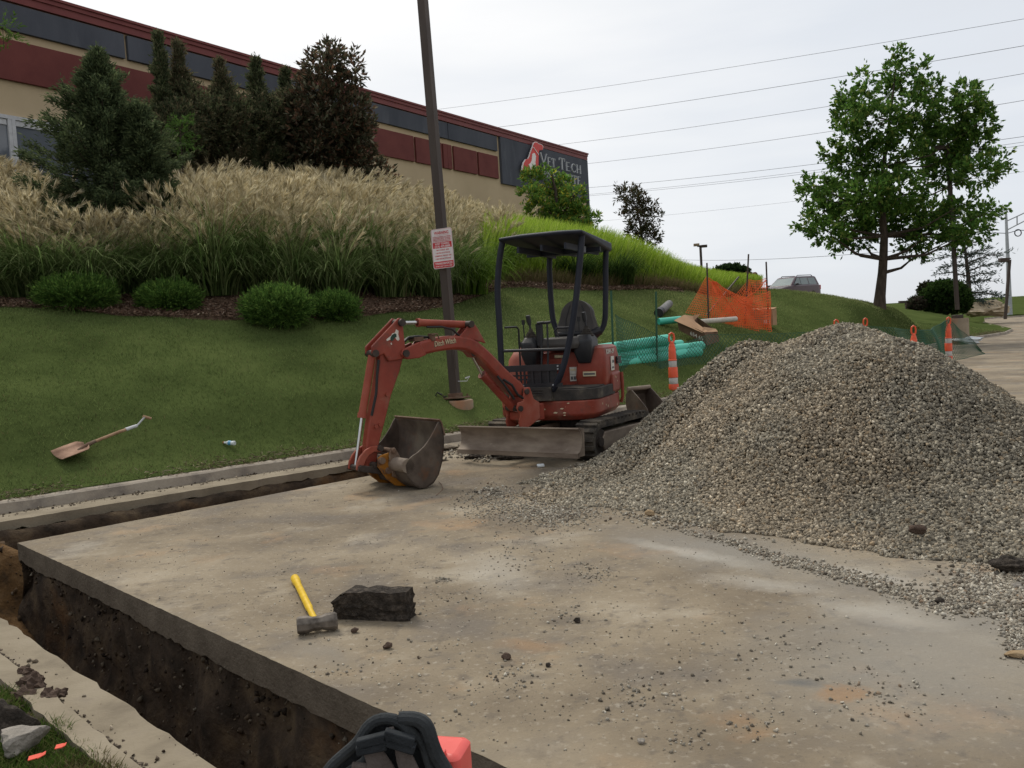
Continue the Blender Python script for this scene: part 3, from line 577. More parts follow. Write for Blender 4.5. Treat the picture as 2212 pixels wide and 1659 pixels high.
# ================================================================== EXCAVATOR
def fr(cx,cy,deg): return Matrix.Translation((cx,cy,0))@Matrix.Rotation(R(-deg),4,'Z')
CX,CY=.63,9.52
MU=fr(CX,CY,35);MH=fr(CX,CY,22)
_th=R(52);BU=np.array([-math.sin(_th),-math.cos(_th),0]);BN=np.array([math.cos(_th),-math.sin(_th),0]);BO=np.array([.02,8.75,0])
def FB(u,z,n=0): q=BO+BU*u+BN*n;return (q[0],q[1],z)
ex=Thing('mini_excavator','small faded red mini excavator with open canopy, bucket resting on the slab beside the gravel','excavator',(CX,CY,0),R(-35))
def rrect(x0,x1,y0,y1,r,z,n=6,rs=None):
    rs=rs or [r]*4;o=[]
    for (cx,cy,sx,sy,a0),q in zip([(x1,y1,-1,-1,0),(x0,y1,1,-1,90),(x0,y0,1,1,180),(x1,y0,-1,1,270)],rs):
        for i in range(n+1):
            a=R(a0+90*i/n);o.append((cx+sx*q+q*math.cos(a),cy+sy*q+q*math.sin(a),z))
    return o
# undercarriage
def stadium(y0,y1,z0,z1,n=10,r=None):
    rr=(z1-z0)/2;zc=(z0+z1)/2;o=[]
    for i in range(n+1): a=R(-90+180*i/n);o.append((y1-rr+rr*math.cos(a),zc+rr*math.sin(a)))
    for i in range(n+1): a=R(90+180*i/n);o.append((y0+rr+rr*math.cos(a),zc+rr*math.sin(a)))
    return o
for sx in (-1,1):
    xo=sx*.66;xi=sx*.42
    b=MB(MU);o_=stadium(-.72,.60,.0,.36);i_=stadium(-.68,.56,.04,.32);n=len(o_)
    vs=[(xo,p,q) for p,q in o_]+[(xi,p,q) for p,q in o_]+[(xo,p,q) for p,q in i_]+[(xi,p,q) for p,q in i_]
    b.add(vs,[(k,(k+1)%n,n+(k+1)%n,n+k) for k in range(n)]+[(2*n+k,3*n+k,3*n+(k+1)%n,2*n+(k+1)%n) for k in range(n)]+[(k,2*n+k,2*n+(k+1)%n,(k+1)%n) for k in range(n)]+[(n+k,n+(k+1)%n,3*n+(k+1)%n,3*n+k) for k in range(n)])
    # lugs
    P=np.array(o_+[o_[0]]);al=np.concatenate([[0],np.cumsum(np.linalg.norm(np.diff(P,axis=0),axis=1))]);nl_=38
    for j in range(nl_):
        s=al[-1]*j/nl_;y=np.interp(s,al,P[:,0]);z=np.interp(s,al,P[:,1]);y2=np.interp(s+.01,al,P[:,0]);z2=np.interp(s+.01,al,P[:,1])
        t=np.array([0,y2-y,z2-z]);t/=np.linalg.norm(t)+1e-9;nn=np.array([0,t[2],-t[1]])
        b.obox((sx*.54,y+nn[1]*.012,z+nn[2]*.012),[(1,0,0),t,nn],(.118,.020,.016))
    tr=ex.part('track',b,'rubber')
    b=MB(MU);b.prism([(-.48,.07),(.40,.07),(.46,.17),(.38,.27),(-.46,.27),(-.53,.18)],lambda p,q,d:(d,p,q),sx*.44,sx*.655);ex.part('track_frame',b,'bladesteel',tr,bev=.01)
    for yy,rr,nm in ((-.56,.135,'idler_wheel'),(.43,.135,'sprocket')):
        b=MB(MU);b.tube([(sx*.45,yy,.18),(sx*.64,yy,.18)],rr,18);b.tube([(sx*.64,yy,.18),(sx*.662,yy,.18)],.05,12);ex.part(nm,b,'darkmetal',tr)
    for yy in (-.3,-.05,.2):
        b=MB(MU);b.tube([(sx*.46,yy,.09),(sx*.63,yy,.09)],.06,14);ex.part('track_roller',b,'darkmetal',tr)
b=MB(MU);b.box(-.42,.42,-.42,.45,.14,.28);b.box(-.3,.3,-.6,-.42,.16,.26);b.tube([(0,0,.28),(0,0,.40)],.30,28);ex.part('undercarriage_frame',b,'darkmetal',bev=.01)
# dozer blade
prof=[(-1.10,.13),(-1.05,.155),(-1.02,.20),(-1.005,.26),(-1.02,.33),(-1.055,.375),(-1.07,.385)]
b=MB(MU);b.sheet(prof,lambda p,q,d:(d,p,q),-.73,.71,.014)
b.box(-.73,.71,-1.105,-1.08,.10,.145)
bl=ex.part('dozer_blade',b,'bladesteel')
for sx in(-.73,.695):
    b=MB(MU);b.prism([(-1.10,.11),(-.98,.11),(-.97,.37),(-1.065,.39),(-1.01,.33),(-.995,.26),(-1.01,.20),(-1.05,.155)],lambda p,q,d:(d,p,q),sx,sx+.015);ex.part('end_plate',b,'bladesteel',bl)
for sx in(-.25,.25):
    b=MB(MU);b.tube([(sx,-1.0,.24),(sx*.9,-.4,.22)],.04,8);ex.part('blade_arm',b,'rust')
b=MB(MU);b.tube([(0,-.99,.3),(0,-.66,.31)],.022,10);b.tube([(0,-.7,.30),(0,-.3,.31)],.036,10);ex.part('blade_cylinder',b,'rust')
# house: lower red body, counterweight
b=MB(MH)
cxs=-.1
b.loft([rrect(-.57,.38,-.56,.62,.0,.385,rs=[.30,.30,.16,.22]),rrect(-.62,.43,-.60,.66,.0,.44,rs=[.32,.32,.18,.25]),rrect(-.62,.43,-.60,.66,0,.585,rs=[.32,.32,.18,.25])])
lb=ex.part('lower_body',b,'red',bev=.012)
b=MB(MH);b.loft([rrect(-.60,.42,.10,.655,0,.587,rs=[.31,.31,.02,.02]),rrect(-.62,.45,.08,.69,0,.62,rs=[.33,.33,.02,.02]),rrect(-.62,.45,.08,.69,0,.80,rs=[.33,.33,.02,.02]),rrect(-.60,.42,.10,.66,0,.83,rs=[.31,.31,.02,.02])])
cw=ex.part('counterweight',b,'red',bev=.01)
b=MB(MH);b.loft([rrect(-.58,.445,-.585,.20,0,.588,rs=[.05,.05,.17,.25]),rrect(-.58,.445,-.585,.20,0,.70,rs=[.05,.05,.17,.25])]);b.loft([rrect(-.5,.40,-.54,.18,0,.70,rs=[.05,.05,.15,.2]),rrect(-.5,.40,-.54,.18,0,.712,rs=[.05,.05,.15,.2])]);ex.part('floor_step',b,'dusty',bev=.012)
# chips of bare paint on the skirt
rs=np.random.default_rng(5)
for i in range(16):
    b=MB(MH);t=rs.uniform(.008,.02)
    if i<9:
        x=rs.uniform(-.30,.16);z=rs.uniform(.43,.575);b.prism([(x,z),(x+t*1.6,z-.003),(x+t*2.2,z+t*.4),(x+t,z+t*.7),(x+.002,z+t*.4)],lambda p,q,d:(p,d,q),-.603,-.6005)
    else:
        x=rs.uniform(-.3,.35);z=rs.uniform(.45,.58) if i<13 else rs.uniform(.64,.78);xx=.431 if i<13 else .4505
        if i>=13:x=rs.uniform(.15,.35)
        b.prism([(x,z),(x+t*.8,z-.003),(x+t,z+t),(x+t*.3,z+t*1.3)],lambda p,q,d:(d,p,q),xx,xx+.0015)
    ex.part('paint_chip',b,'decaly',lb,sharp=None)
# hood and side lobes
b=MB(MH);b.loft([rrect(-.55,.36,.10,.62,0,.83,rs=[.25,.25,.03,.03]),rrect(-.56,.38,.09,.64,0,.96,rs=[.27,.27,.05,.05]),rrect(-.52,.33,.12,.58,0,1.08,rs=[.22,.22,.05,.05]),rrect(-.46,.26,.16,.50,0,1.10,rs=[.15,.15,.05,.05])])
hd=ex.part('engine_hood',b,'red',bev=.01)
b=MB(MH);b.loft([rrect(.10,.41,-.10,.50,0,.70,rs=[.12,.03,.03,.06]),rrect(.10,.43,-.13,.55,0,.80,rs=[.15,.03,.03,.06]),rrect(.12,.43,-.12,.55,0,.98,rs=[.15,.03,.03,.06]),rrect(.14,.41,-.09,.52,0,1.09,rs=[.12,.03,.03,.06]),rrect(.17,.37,-.04,.47,0,1.115,rs=[.08,.03,.03,.05])])
fl=ex.part('side_cover',b,'red',bev=.012)
b=MB(MH);b.loft([rrect(-.67,-.42,-.16,.45,0,.70,rs=[.03,.12,.1,.03]),rrect(-.69,-.40,-.18,.48,0,.84,rs=[.03,.12,.12,.03]),rrect(-.68,-.40,-.15,.46,0,1.0,rs=[.03,.12,.12,.03]),rrect(-.63,-.42,-.08,.40,0,1.10,rs=[.03,.1,.1,.03]),rrect(-.57,-.44,0,.33,0,1.13,rs=[.02,.05,.05,.02])])
ex.part('side_cover',b,'redpale',bev=.012)
b=MB(MH);b.tube([(-.56,.1,1.12),(-.56,.1,1.17)],.045,14);b.tube([(-.56,.1,1.165),(-.56,.1,1.19)],.055,10);ex.part('fuel_cap',b,'black')
b=MB(MH);b.box(-.42,.12,-.06,.12,.70,1.06);b.box(-.36,-.04,-.075,-.06,.86,1.0);sb=ex.part('seat_base',b,'red',bev=.015)
b=MB(MH);b.tube([(-.13,-.085,1.02),(-.05,-.09,1.018)],.018,10);b.tube([(-.05,-.09,1.018),(.0,-.088,1.018)],.014,8);ex.part('latch_handle',b,'decaly',sb)
# decals
def dec(nm,x0,x1,y0,y1,z0,z1,mt,par): 
    b=MB(MH);b.box(x0,x1,y0,y1,z0,z1);return ex.part(nm,b,mt,par,sharp=None)
d1=dec('warning_decal',.02,.098,-.068,-.0615,.75,.90,'decal',sb);dec('decal_print',.03,.055,-.071,-.0685,.765,.80,'decaltext',d1);dec('decal_print',.062,.088,-.071,-.0685,.765,.80,'decaltext',d1);dec('decal_print',.025,.093,-.071,-.0685,.822,.826,'decaltext',d1);dec('decal_print',.03,.09,-.071,-.0685,.86,.88,'decaly',d1)
d2=dec('warning_decal',.19,.33,-.142,-.133,.80,.85,'decaly',fl);dec('decal_print',.20,.32,-.145,-.1425,.815,.835,'decaltext',d2)
d3=dec('warning_decal',.435,.441,.08,.20,.84,.99,'decal',fl);dec('decal_print',.4415,.443,.10,.18,.86,.88,'decaltext',d3);dec('decal_print',.4415,.443,.12,.19,.92,.95,'decaltext',d3)
b=MB(MH);textmb(b,'KX41-3V',.075,lambda x,y,z:(.424+z,-.03+x,1.02+y),ext=.004,w=.30);ex.part('model_lettering',b,'decal',fl,sharp=None)
b=MB(MH);b.box(.435,.45,.30,.46,.90,.98);b.box(.45,.456,.31,.45,.915,.925);b.box(.45,.456,.31,.45,.945,.955);ex.part('side_vent',b,'black',fl)
b=MB(MH);b.tube([(.43,.44,.47),(.455,.43,.53),(.462,.42,.68),(.455,.43,.80)],.018,8);ex.part('rear_guard',b,'redpale')
# seat
b=MB(MH);b.loft([rrect(-.27,.17,-.24,.22,0,1.10,rs=[.06]*4),rrect(-.29,.19,-.26,.24,0,1.15,rs=[.08]*4),rrect(-.27,.17,-.24,.22,0,1.215,rs=[.08]*4),rrect(-.2,.10,-.16,.16,0,1.225,rs=[.08]*4)])
st=Thing.part(ex,'seat',b,'vinyl',bev=.01)
MS=MH@Matrix.Translation((-.0,.27,1.2))@Matrix.Rotation(R(-10),4,'X')
def rr2(w0,w1,h,y): # backrest outline tapered to the top
    o=[]
    for i in range(21):
        a=R(180*i/20);o.append((w1*math.cos(a),y,h-.17+.17*math.sin(a)))
    return o+[(-w0,y,.12),(-w0*.9,y,.0),(w0*.9,y,.0),(w0,y,.12)]
b=MB(MS);b.loft([[(x*.9,.0,z*.97+.01) for x,y,z in rr2(.235,.19,.43,0)],[(x,.03,z) for x,y,z in rr2(.235,.19,.43,0)],[(x,.09,z) for x,y,z in rr2(.235,.19,.43,0)],[(x*.9,.12,z*.97) for x,y,z in rr2(.235,.19,.43,0)]])
bk=ex.part('backrest',b,'vinyl',st)
b=MB(MS)
for x in(-.12,.12): b.tube([(x*.9,-.002,.04),(x,-.004,.2),(x*.55,-.002,.37)],.005,5)
ex.part('backrest_seam',b,'black',bk)
b=MB(MH);b.tube([(-.2,.29,1.25),(.2,.29,1.25)],.03,10);b.tube([(.19,.30,1.24),(.27,.33,1.27)],.05,10);ex.part('seat_mount',b,'black')
# consoles and joysticks
for nm,x0,x1,y0,y1,jx,jy in (('left',-.45,-.27,-.30,-.02,-.36,-.17),('right',.11,.31,-.20,.10,.225,-.05)):
    b=MB(MH);b.loft([rrect(x0+.03,x1-.03,y0+.05,y1,0,.94,rs=[.03]*4),rrect(x0,x1,y0,y1,0,1.06,rs=[.04]*4),rrect(x0,x1,y0+.01,y1,0,1.18,rs=[.05]*4),rrect(x0+.03,x1-.03,y0+.06,y1-.04,0,1.24,rs=[.04]*4)]);cs=ex.part('control_console',b,'black',bev=.01)
    b=MB(MH);b.lathe((jx,jy,1.22),[(.075,0),(.078,.015),(.062,.02),(.066,.035),(.05,.04),(.054,.055),(.038,.06),(.042,.075),(.026,.08),(.02,.11)],14);ex.part('rubber_boot',b,'rubber',cs)
    b=MB(MH);b.tube([(jx,jy,1.32),(jx-.01,jy,1.39)],.012,8);b.tube([(jx-.008,jy,1.37),(jx-.016,jy,1.42),(jx-.02,jy-.01,1.475)],[.017,.026,.022],10);ex.part('joystick',b,'black',cs)
    b=MB(MH);b.tube([(jx-.075,jy,1.2),(jx-.08,jy,1.38)],.007,6);b.tube([(jx-.08,jy,1.38),(jx-.08,jy,1.43)],.018,8);ex.part('small_lever',b,'black',cs)
b=MB(MH);b.box(-.36,-.20,-.38,-.24,.712,.80);b.box(-.26,-.14,-.40,-.33,.712,.76);ex.part('pedal_box',b,'black',bev=.01)
for x in(-.205,-.135):
    b=MB(MH);b.tube([(x,-.36,.74),(x+.01,-.31,1.1),(x+.012,-.30,1.385)],.011,8);b.tube([(x-.03,-.30,1.385),(x+.05,-.30,1.39)],.015,8);ex.part('travel_lever',b,'black')
b=MB(MH);b.loft([rrect(-.27,-.20,-.26,-.2,0,1.15,rs=[.02]*4),rrect(-.28,-.2,-.26,-.2,0,1.38,rs=[.03]*4)]);ex.part('hand_rest',b,'black')
b=MB(MH);b.tube([(-.10,-.1,1.22),(-.115,-.1,1.29),(-.08,-.1,1.325),(.09,-.1,1.322)],.011,8);b.tube([(-.11,-.1,1.27),(.03,-.15,1.14)],.011,8);ex.part('seat_rail',b,'black')
b=MB(MH);b.tube([(-.52,-.5,1.36),(-.47,-.3,1.36),(-.455,-.28,1.33),(-.46,-.28,.74)],.010,8);ex.part('grab_handle',b,'black')
# canopy frame
for nm,pa in (('front_post',[(-.44,-.62,2.24),(-.47,-.62,2.16),(-.52,-.62,1.87),(-.535,-.62,1.69),(-.53,-.62,1.5),(-.535,-.62,.97),(-.535,-.62,.76),(-.50,-.60,.70)]),
              ('front_post',[(.40,-.60,2.24),(.385,-.61,2.1),(.33,-.62,1.72),(.28,-.62,1.45),(.20,-.62,1.12),(.12,-.62,.88),(.045,-.61,.74),(.0,-.58,.70)]),
              ('rear_post',[(-.31,.45,2.17),(-.325,.45,2.05),(-.33,.45,1.7),(-.32,.45,1.42),(-.29,.45,1.31),(-.23,.42,1.25),(-.2,.35,1.2),(-.2,.3,1.10)]),
              ('rear_post',[(.345,.45,2.17),(.33,.45,2.0),(.315,.45,1.7),(.295,.45,1.38),(.275,.44,1.29),(.22,.42,1.23),(.15,.36,1.19),(.15,.3,1.10)])):
    b=MB(MH);P=np.array(pa);al=np.concatenate([[0],np.cumsum(np.linalg.norm(np.diff(P,axis=0),axis=1))]);q=np.linspace(0,al[-1],26);PP=np.stack([np.interp(q,al,P[:,k]) for k in range(3)],1)
    for _ in range(3): PP[1:-1]=(PP[:-2]+2*PP[1:-1]+PP[2:])/4
    b.tube(PP,.032,12);ex.part(nm,b,'navy')
b=MB(MH);b.tube([(-.53,-.62,1.12),(.20,-.62,1.11)],.016,8);ex.part('cross_rail',b,'black');b=MB(MH);b.tube([(-.53,-.6,.715),(.02,-.6,.715)],.02,8);ex.part('cross_rail',b,'black')
b=MB(MH)
for z0,z1 in((.90,.965),(.735,.775)): b.box(-.51,.12,-.625,-.615,z0,z1)
for x in np.arange(-.47,.1,.085): b.box(x,x+.022,-.613,-.605,.775,.90)
for z in(.81,.85): b.box(-.47,.10,-.604,-.598,z,z+.016)
b.box(-.26,.06,-.597,-.59,.775,.90)
fg=ex.part('front_guard',b,'black')
for x,z in((.08,.945),(.08,.915),(-.30,.755),(.02,.755)): b=MB(MH);b.tube([(x,-.63,z),(x,-.625,z)],.009,8);ex.part('guard_bolt',b,'lime_metal',fg)
b=MB(MH);b.box(-.34,.0,-.645,-.60,.595,.735);b.box(-.2,-.09,-.652,-.645,.65,.66);b.box(-.2,-.09,-.652,-.645,.675,.685);b.box(-.2,-.09,-.652,-.645,.70,.71);ex.part('tool_box',b,'dusty',bev=.008)
# canopy roof
def cr(z,e,zr): return [(-.435-e,-.72-e,z),(-.2,-.745-e,z+.008),(.2,-.745-e,z+.008),(.435+e,-.72-e,z),(.41+e,-.1,(z+zr)/2),(.38+e,.52+e,zr),(0,.54+e,zr),(-.38-e,.52+e,zr),(-.41-e,-.1,(z+zr)/2)]
b=MB(MH);b.loft([cr(2.225,-.01,2.13),cr(2.235,.01,2.14),cr(2.262,.01,2.225),cr(2.275,-.05,2.245)]);rf=ex.part('canopy_roof',b,'navy',bev=.012)
b=MB(MH)
for x in (-.25,0,.25): b.box(x-.012,x+.012,-.70,.45,2.10,2.16)
b.box(-.41,.41,-.03,-.0,2.10,2.15);ex.part('roof_rib',b,'navy',rf)
b=MB(MH);b.box(.36,.40,-.58,-.50,2.06,2.12);ex.part('post_clamp',b,'black',rf)
# swing bracket, boom, arm
def bprism(pts,n0,n1,name,mt,par=None,bev=.008,label=None):
    b=MB();b.prism(pts,lambda p,q,d:FB(p,q,d),n0,n1);return ex.part(name,b,mt,par,bev=bev,label=label)
br=bprism([(-.22,.44),(-.06,.36),(.03,.35),(.05,.42),(.03,.50),(.07,.57),(.05,.62),(-.01,.63),(-.04,.76),(-.11,.76),(-.15,.64),(-.22,.60)],.09,.115,'swing_bracket','redpale')
bprism([(-.22,.44),(-.06,.36),(.03,.35),(.05,.42),(.03,.50),(.07,.57),(.05,.62),(-.01,.63),(-.04,.76),(-.11,.76),(-.15,.64),(-.22,.60)],-.115,-.09,'bracket_plate','redpale',br)
bprism([(-.30,.42),(-.06,.40),(.01,.44),(.01,.52),(-.1,.58),(-.30,.58)],-.088,.088,'bracket_block','red',br)
for q1,q2,q3 in (((-.06,.72,-.13),(-.06,.72,.13),.028),((.03,.56,-.13),(.03,.56,.13),.028),((-.12,.38,0),(-.12,.60,0),.05)): b=MB();b.tube([FB(*q1),FB(*q2)],q3,12);ex.part('pivot_pin',b,'darkmetal',br)
def smooth_poly(P,it=1):
    P=np.array(P,float)
    for _ in range(it):
        Q=np.empty((2*len(P),2));nx_=np.roll(P,-1,0);Q[0::2]=P*.75+nx_*.25;Q[1::2]=P*.25+nx_*.75;P=Q
    return [tuple(p) for p in P]
bm=bprism(smooth_poly([(1.14,1.27),(.96,1.30),(.80,1.315),(.66,1.31),(.52,1.28),(.42,1.22),(.28,1.10),(.14,.96),(.02,.86),(-.06,.80),(-.10,.72),(-.05,.66),(.03,.68),(.12,.75),(.22,.855),(.32,.96),(.42,1.06),(.50,1.12),(.58,1.165),(.70,1.185),(.88,1.18),(1.08,1.155),(1.14,1.15)]),-.075,.075,'boom','red',bev=.022)
b=MB();b.prism([(1.12,1.275),(1.30,1.215),(1.32,1.17),(1.26,1.125),(1.13,1.13),(1.05,1.155)],lambda p,q,d:FB(p,q,d),.055,.085);b.prism([(1.12,1.275),(1.30,1.215),(1.32,1.17),(1.26,1.125),(1.13,1.13),(1.05,1.155)],lambda p,q,d:FB(p,q,d),-.085,-.055);ex.part('boom_fork',b,'red',bm,bev=.008)
b=MB()
for n_ in(-.06,.045): b.prism([(.66,1.30),(.58,1.37),(.54,1.425),(.49,1.425),(.44,1.36),(.36,1.22),(.5,1.26)],lambda p,q,d:FB(p,q,d),n_,n_+.018)
ex.part('boom_ear',b,'red',bm,bev=.006)
b=MB();b.prism([(.60,1.19),(.52,1.10),(.48,1.09),(.46,1.15),(.52,1.2)],lambda p,q,d:FB(p,q,d),-.045,.045);ex.part('boom_lug',b,'red',bm,bev=.006)
bprism([(1.27,1.49),(1.31,1.50),(1.345,1.47),(1.60,1.26),(1.60,1.20),(1.55,1.17),(1.48,1.19),(1.44,1.12),(1.30,1.13),(1.255,1.17),(1.265,1.38)],.045,.065,'arm_side_plate','red')
bprism([(1.27,1.49),(1.31,1.50),(1.345,1.47),(1.60,1.26),(1.60,1.20),(1.55,1.17),(1.48,1.19),(1.44,1.12),(1.30,1.13),(1.255,1.17),(1.265,1.38)],-.065,-.045,'arm_side_plate','red')
ar=bprism([(1.30,1.26),(1.275,1.14),(1.32,1.02),(1.42,.82),(1.50,.60),(1.585,.38),(1.61,.25),(1.655,.20),(1.70,.215),(1.715,.28),(1.70,.42),(1.66,.60),(1.58,.88),(1.53,1.08),(1.50,1.2),(1.42,1.28)],-.043,.043,'arm','red',bev=.012)
def cyl(p0,p1,q1,rb,rr,nm,mt,par=None,n=0.):
    b=MB();b.tube([FB(*p0,n),FB(*p1,n)],rb,14);b.tube([FB(p1[0]-(p1[0]-p0[0])*.05,p1[1]-(p1[1]-p0[1])*.05,n),FB(*p1,n)],rb*1.18,14);o=ex.part(nm,b,mt,par)
    b=MB();b.tube([FB(*p1,n),FB(*q1,n)],rr,12);ex.part('piston_rod',b,'chrome',o)
    b=MB();b.tube([FB(*q1,n-.05),FB(*q1,n+.05)],rr*1.9,12);ex.part('cylinder_pin',b,'darkmetal',o);b=MB();b.tube([FB(*p0,n-.07),FB(*p0,n+.07)],rb*.75,12);ex.part('cylinder_pin',b,'darkmetal',o);return o
cyl((.54,1.41),(1.08,1.45),(1.29,1.455),.034,.017,'arm_cylinder','redpale')
cyl((.03,.56),(.385,.925),(.50,1.13),.040,.015,'boom_cylinder','red')
cyl((1.545,1.20),(1.69,.64),(1.79,.25),.035,.016,'bucket_cylinder','red',n=-.0) if False else None
b=MB();b.tube([FB(1.565,1.18),FB(1.705,.66)],.034,14);b.tube([FB(1.698,.69),FB(1.708,.645)],.04,14);bc=ex.part('bucket_cylinder',b,'redpale')
b=MB();b.tube([FB(1.705,.66),FB(1.80,.235)],.015,12);ex.part('piston_rod',b,'chrome',bc);b=MB();b.tube([FB(1.565,1.2,-.075),FB(1.565,1.2,.075)],.032,12);ex.part('cylinder_pin',b,'darkmetal',bc)
for u,z in((1.27,1.18),(1.29,1.455),(.54,1.41)):b=MB();b.tube([FB(u,z,-.1),FB(u,z,.1)],.033,14);ex.part('pivot_pin',b,'darkmetal',ar)
for u,z in((1.47,.83),(1.56,.57),(1.60,.56)):b=MB();b.tube([FB(u,z,.042),FB(u,z,.062)],.018,8);ex.part('bolt_head',b,'red',ar)
# hoses
for h_,r_ in [([(1.0,1.405,.03),(.85,1.40,.05),(.74,1.37,.06),(.66,1.31,.05)],.010),([(1.53,1.14,.05),(1.56,1.0,.055),(1.58,.85,.055),(1.64,.66,.055)],.012),([(.2,.86,.09),(.12,.80,.12),(.05,.70,.11),(-.05,.64,.1)],.013),([(.27,.90,.09),(.22,.82,.12),(.10,.66,.12)],.012)]+[([(1.33,1.22,-.03+.03*k),(1.2,1.30+.01*k,-.03+.03*k),(1.1,1.325,-.03+.03*k),(.98,1.31,-.03+.03*k)],.012) for k in range(3)]:
    b=MB();b.tube([FB(*q) for q in h_],r_,8);ex.part('hydraulic_hose',b,'hose')
b=MB()
b.obox(FB(.965,1.31,.05),[BU,BN,(0,0,1)],(.02,.035,.035));b.tube([FB(.99,1.33,.09),FB(.93,1.34,.09),FB(.91,1.29,.09)],.008,6);b.obox(FB(1.10,1.30,0),[BU,BN,(0,0,1)],(.05,.05,.02));ex.part('hose_clamp',b,'rust',bm,bev=.004)
# lettering and emblem
b=MB();textmb(b,'Ditch Witch',.07,lambda x,y,z:FB(.955-x*.999,1.222+y+.1*x,.076+z),ext=.003,w=.235);ex.part('boom_lettering',b,'decaly',bm,sharp=None)
b=MB();textmb(b,'Ditch Witch',.07,lambda x,y,z:FB(.962-x*.999,1.217+y+.1*x,.0752+z),ext=.001,w=.235);ex.part('lettering_shadow',b,'decalg',bm,sharp=None)
b=MB();b.prism([(1.345,1.40),(1.32,1.385),(1.325,1.35),(1.315,1.31),(1.33,1.295),(1.35,1.31),(1.36,1.335),(1.375,1.315),(1.40,1.315),(1.445,1.30),(1.45,1.315),(1.40,1.345),(1.385,1.365),(1.36,1.37),(1.35,1.385)],lambda p,q,d:FB(p,q,d),.0655,.067);b.prism([(1.40,1.285),(1.41,1.28),(1.405,1.265),(1.395,1.268)],lambda p,q,d:FB(p,q,d),.0655,.067);el=ex.part('emblem_decal',b,'decal',sharp=None)
b=MB();b.prism([(1.345,1.355),(1.36,1.365),(1.39,1.352),(1.41,1.325),(1.405,1.30),(1.385,1.30),(1.365,1.325),(1.345,1.33)],lambda p,q,d:FB(p,q,d),.067,.0685);ex.part('emblem_figure',b,'decalg',el,sharp=None)
# bucket links: two curved red links each side
def arc(c,r,a0,a1,n=10): return [(c[0]+r*math.cos(R(a0+(a1-a0)*i/n)),c[1]+r*math.sin(R(a0+(a1-a0)*i/n))) for i in range(n+1)]
lk=arc((1.70,.255),.135,75,-15,10);
for n0 in(.06,-.085):
    b=MB();C_=(1.69,.24);o_=[(1.575,.375),(1.62,.395),(1.68,.395),(1.74,.37),(1.79,.325),(1.825,.27),(1.835,.21),(1.79,.195),(1.765,.235),(1.74,.285),(1.70,.325),(1.65,.345),(1.60,.335),(1.57,.34)]
    b.prism(o_,lambda p,q,d:FB(p,q,d),n0,n0+.025);ex.part('bucket_link',b,'redpale',bev=.006)
for u,z in((1.80,.225),(1.60,.37),(1.665,.235)): b=MB();b.tube([FB(u,z,-.11),FB(u,z,.12)],.025,12);ex.part('link_pin',b,'darkmetal')
for n0 in(.088,-.11): b=MB();b.prism([(1.835,.20),(1.82,.245),(1.78,.245),(1.60,.20),(1.58,.16),(1.60,.14)],lambda p,q,d:FB(p,q,d),n0,n0+.02);ex.part('push_link',b,'darkmetal',bev=.005)
cplr=[(1.66,.29),(1.62,.315),(1.54,.33),(1.50,.27),(1.47,.18),(1.40,.10),(1.37,.035),(1.40,.01),(1.50,.03),(1.58,.10),(1.66,.22)]
cp_=bprism(cplr,.125,.15,'quick_coupler','orange_paint',bev=.006);bprism(cplr,-.15,-.125,'coupler_plate','orange_paint',cp_,bev=.006);bprism([(1.60,.28),(1.55,.28),(1.42,.06),(1.5,.06)],-.125,.125,'coupler_block','darkmetal',cp_)
b=MB();b.tube([FB(1.625,.27,.15),FB(1.625,.27,.17)],.03,12);b.tube([FB(1.57,.175,.15),FB(1.57,.175,.17)],.028,12);b.prism([(1.56,.27),(1.52,.29),(1.44,.12),(1.46,.09)],lambda p,q,d:FB(p,q,d),.15,.162);ex.part('coupler_pin',b,'rust',cp_)
# bucket
W2=.38
shell=[(1.145,.565),(1.125,.50),(1.115,.42),(1.125,.32),(1.15,.21),(1.19,.11),(1.25,.04),(1.33,.008),(1.41,.02),(1.48,.08),(1.52,.16),(1.525,.24)]
def dens(P,n=30):
    P=np.array(P);al=np.concatenate([[0],np.cumsum(np.linalg.norm(np.diff(P,axis=0),axis=1))]);q=np.linspace(0,al[-1],n);return [tuple(v) for v in np.stack([np.interp(q,al,P[:,k]) for k in(0,1)],1)]
b=MB();b.sheet(dens(shell),lambda p,q,d:FB(p,q,d),-W2,W2,.014);bk_=ex.part('bucket',b,'steel')
side=shell+[(1.50,.275),(1.45,.305),(1.39,.33),(1.32,.375),(1.265,.43),(1.22,.485),(1.18,.545),(1.16,.57)]
for n0 in(-W2,W2-.016): bprism(side,n0,n0+.016,'side_plate','steel',bk_,bev=.003)
b=MB()
for n_ in(-W2,): pass
b.sheet([(1.16,.585),(1.14,.56),(1.122,.49),(1.112,.44)],lambda p,q,d:FB(p,q,d),-W2-.004,W2+.004,-.012);ex.part('cutting_edge',b,'rust',bk_)
b=MB();b.tube([FB(1.50,.225,-.2),FB(1.50,.225,W2)],.062,18);ex.part('bucket_tube',b,'bladesteel',bk_)
b=MB()
for n0 in(-.19,.16): b.prism([(1.54,.12),(1.56,.30),(1.54,.37),(1.50,.37),(1.46,.30),(1.42,.20),(1.40,.09),(1.45,.07)],lambda p,q,d:FB(p,q,d),n0,n0+.02)
b.tube([FB(1.52,.345,-.2),FB(1.52,.345,.2)],.022,10);ex.part('bucket_ear',b,'rust',bk_,bev=.004)
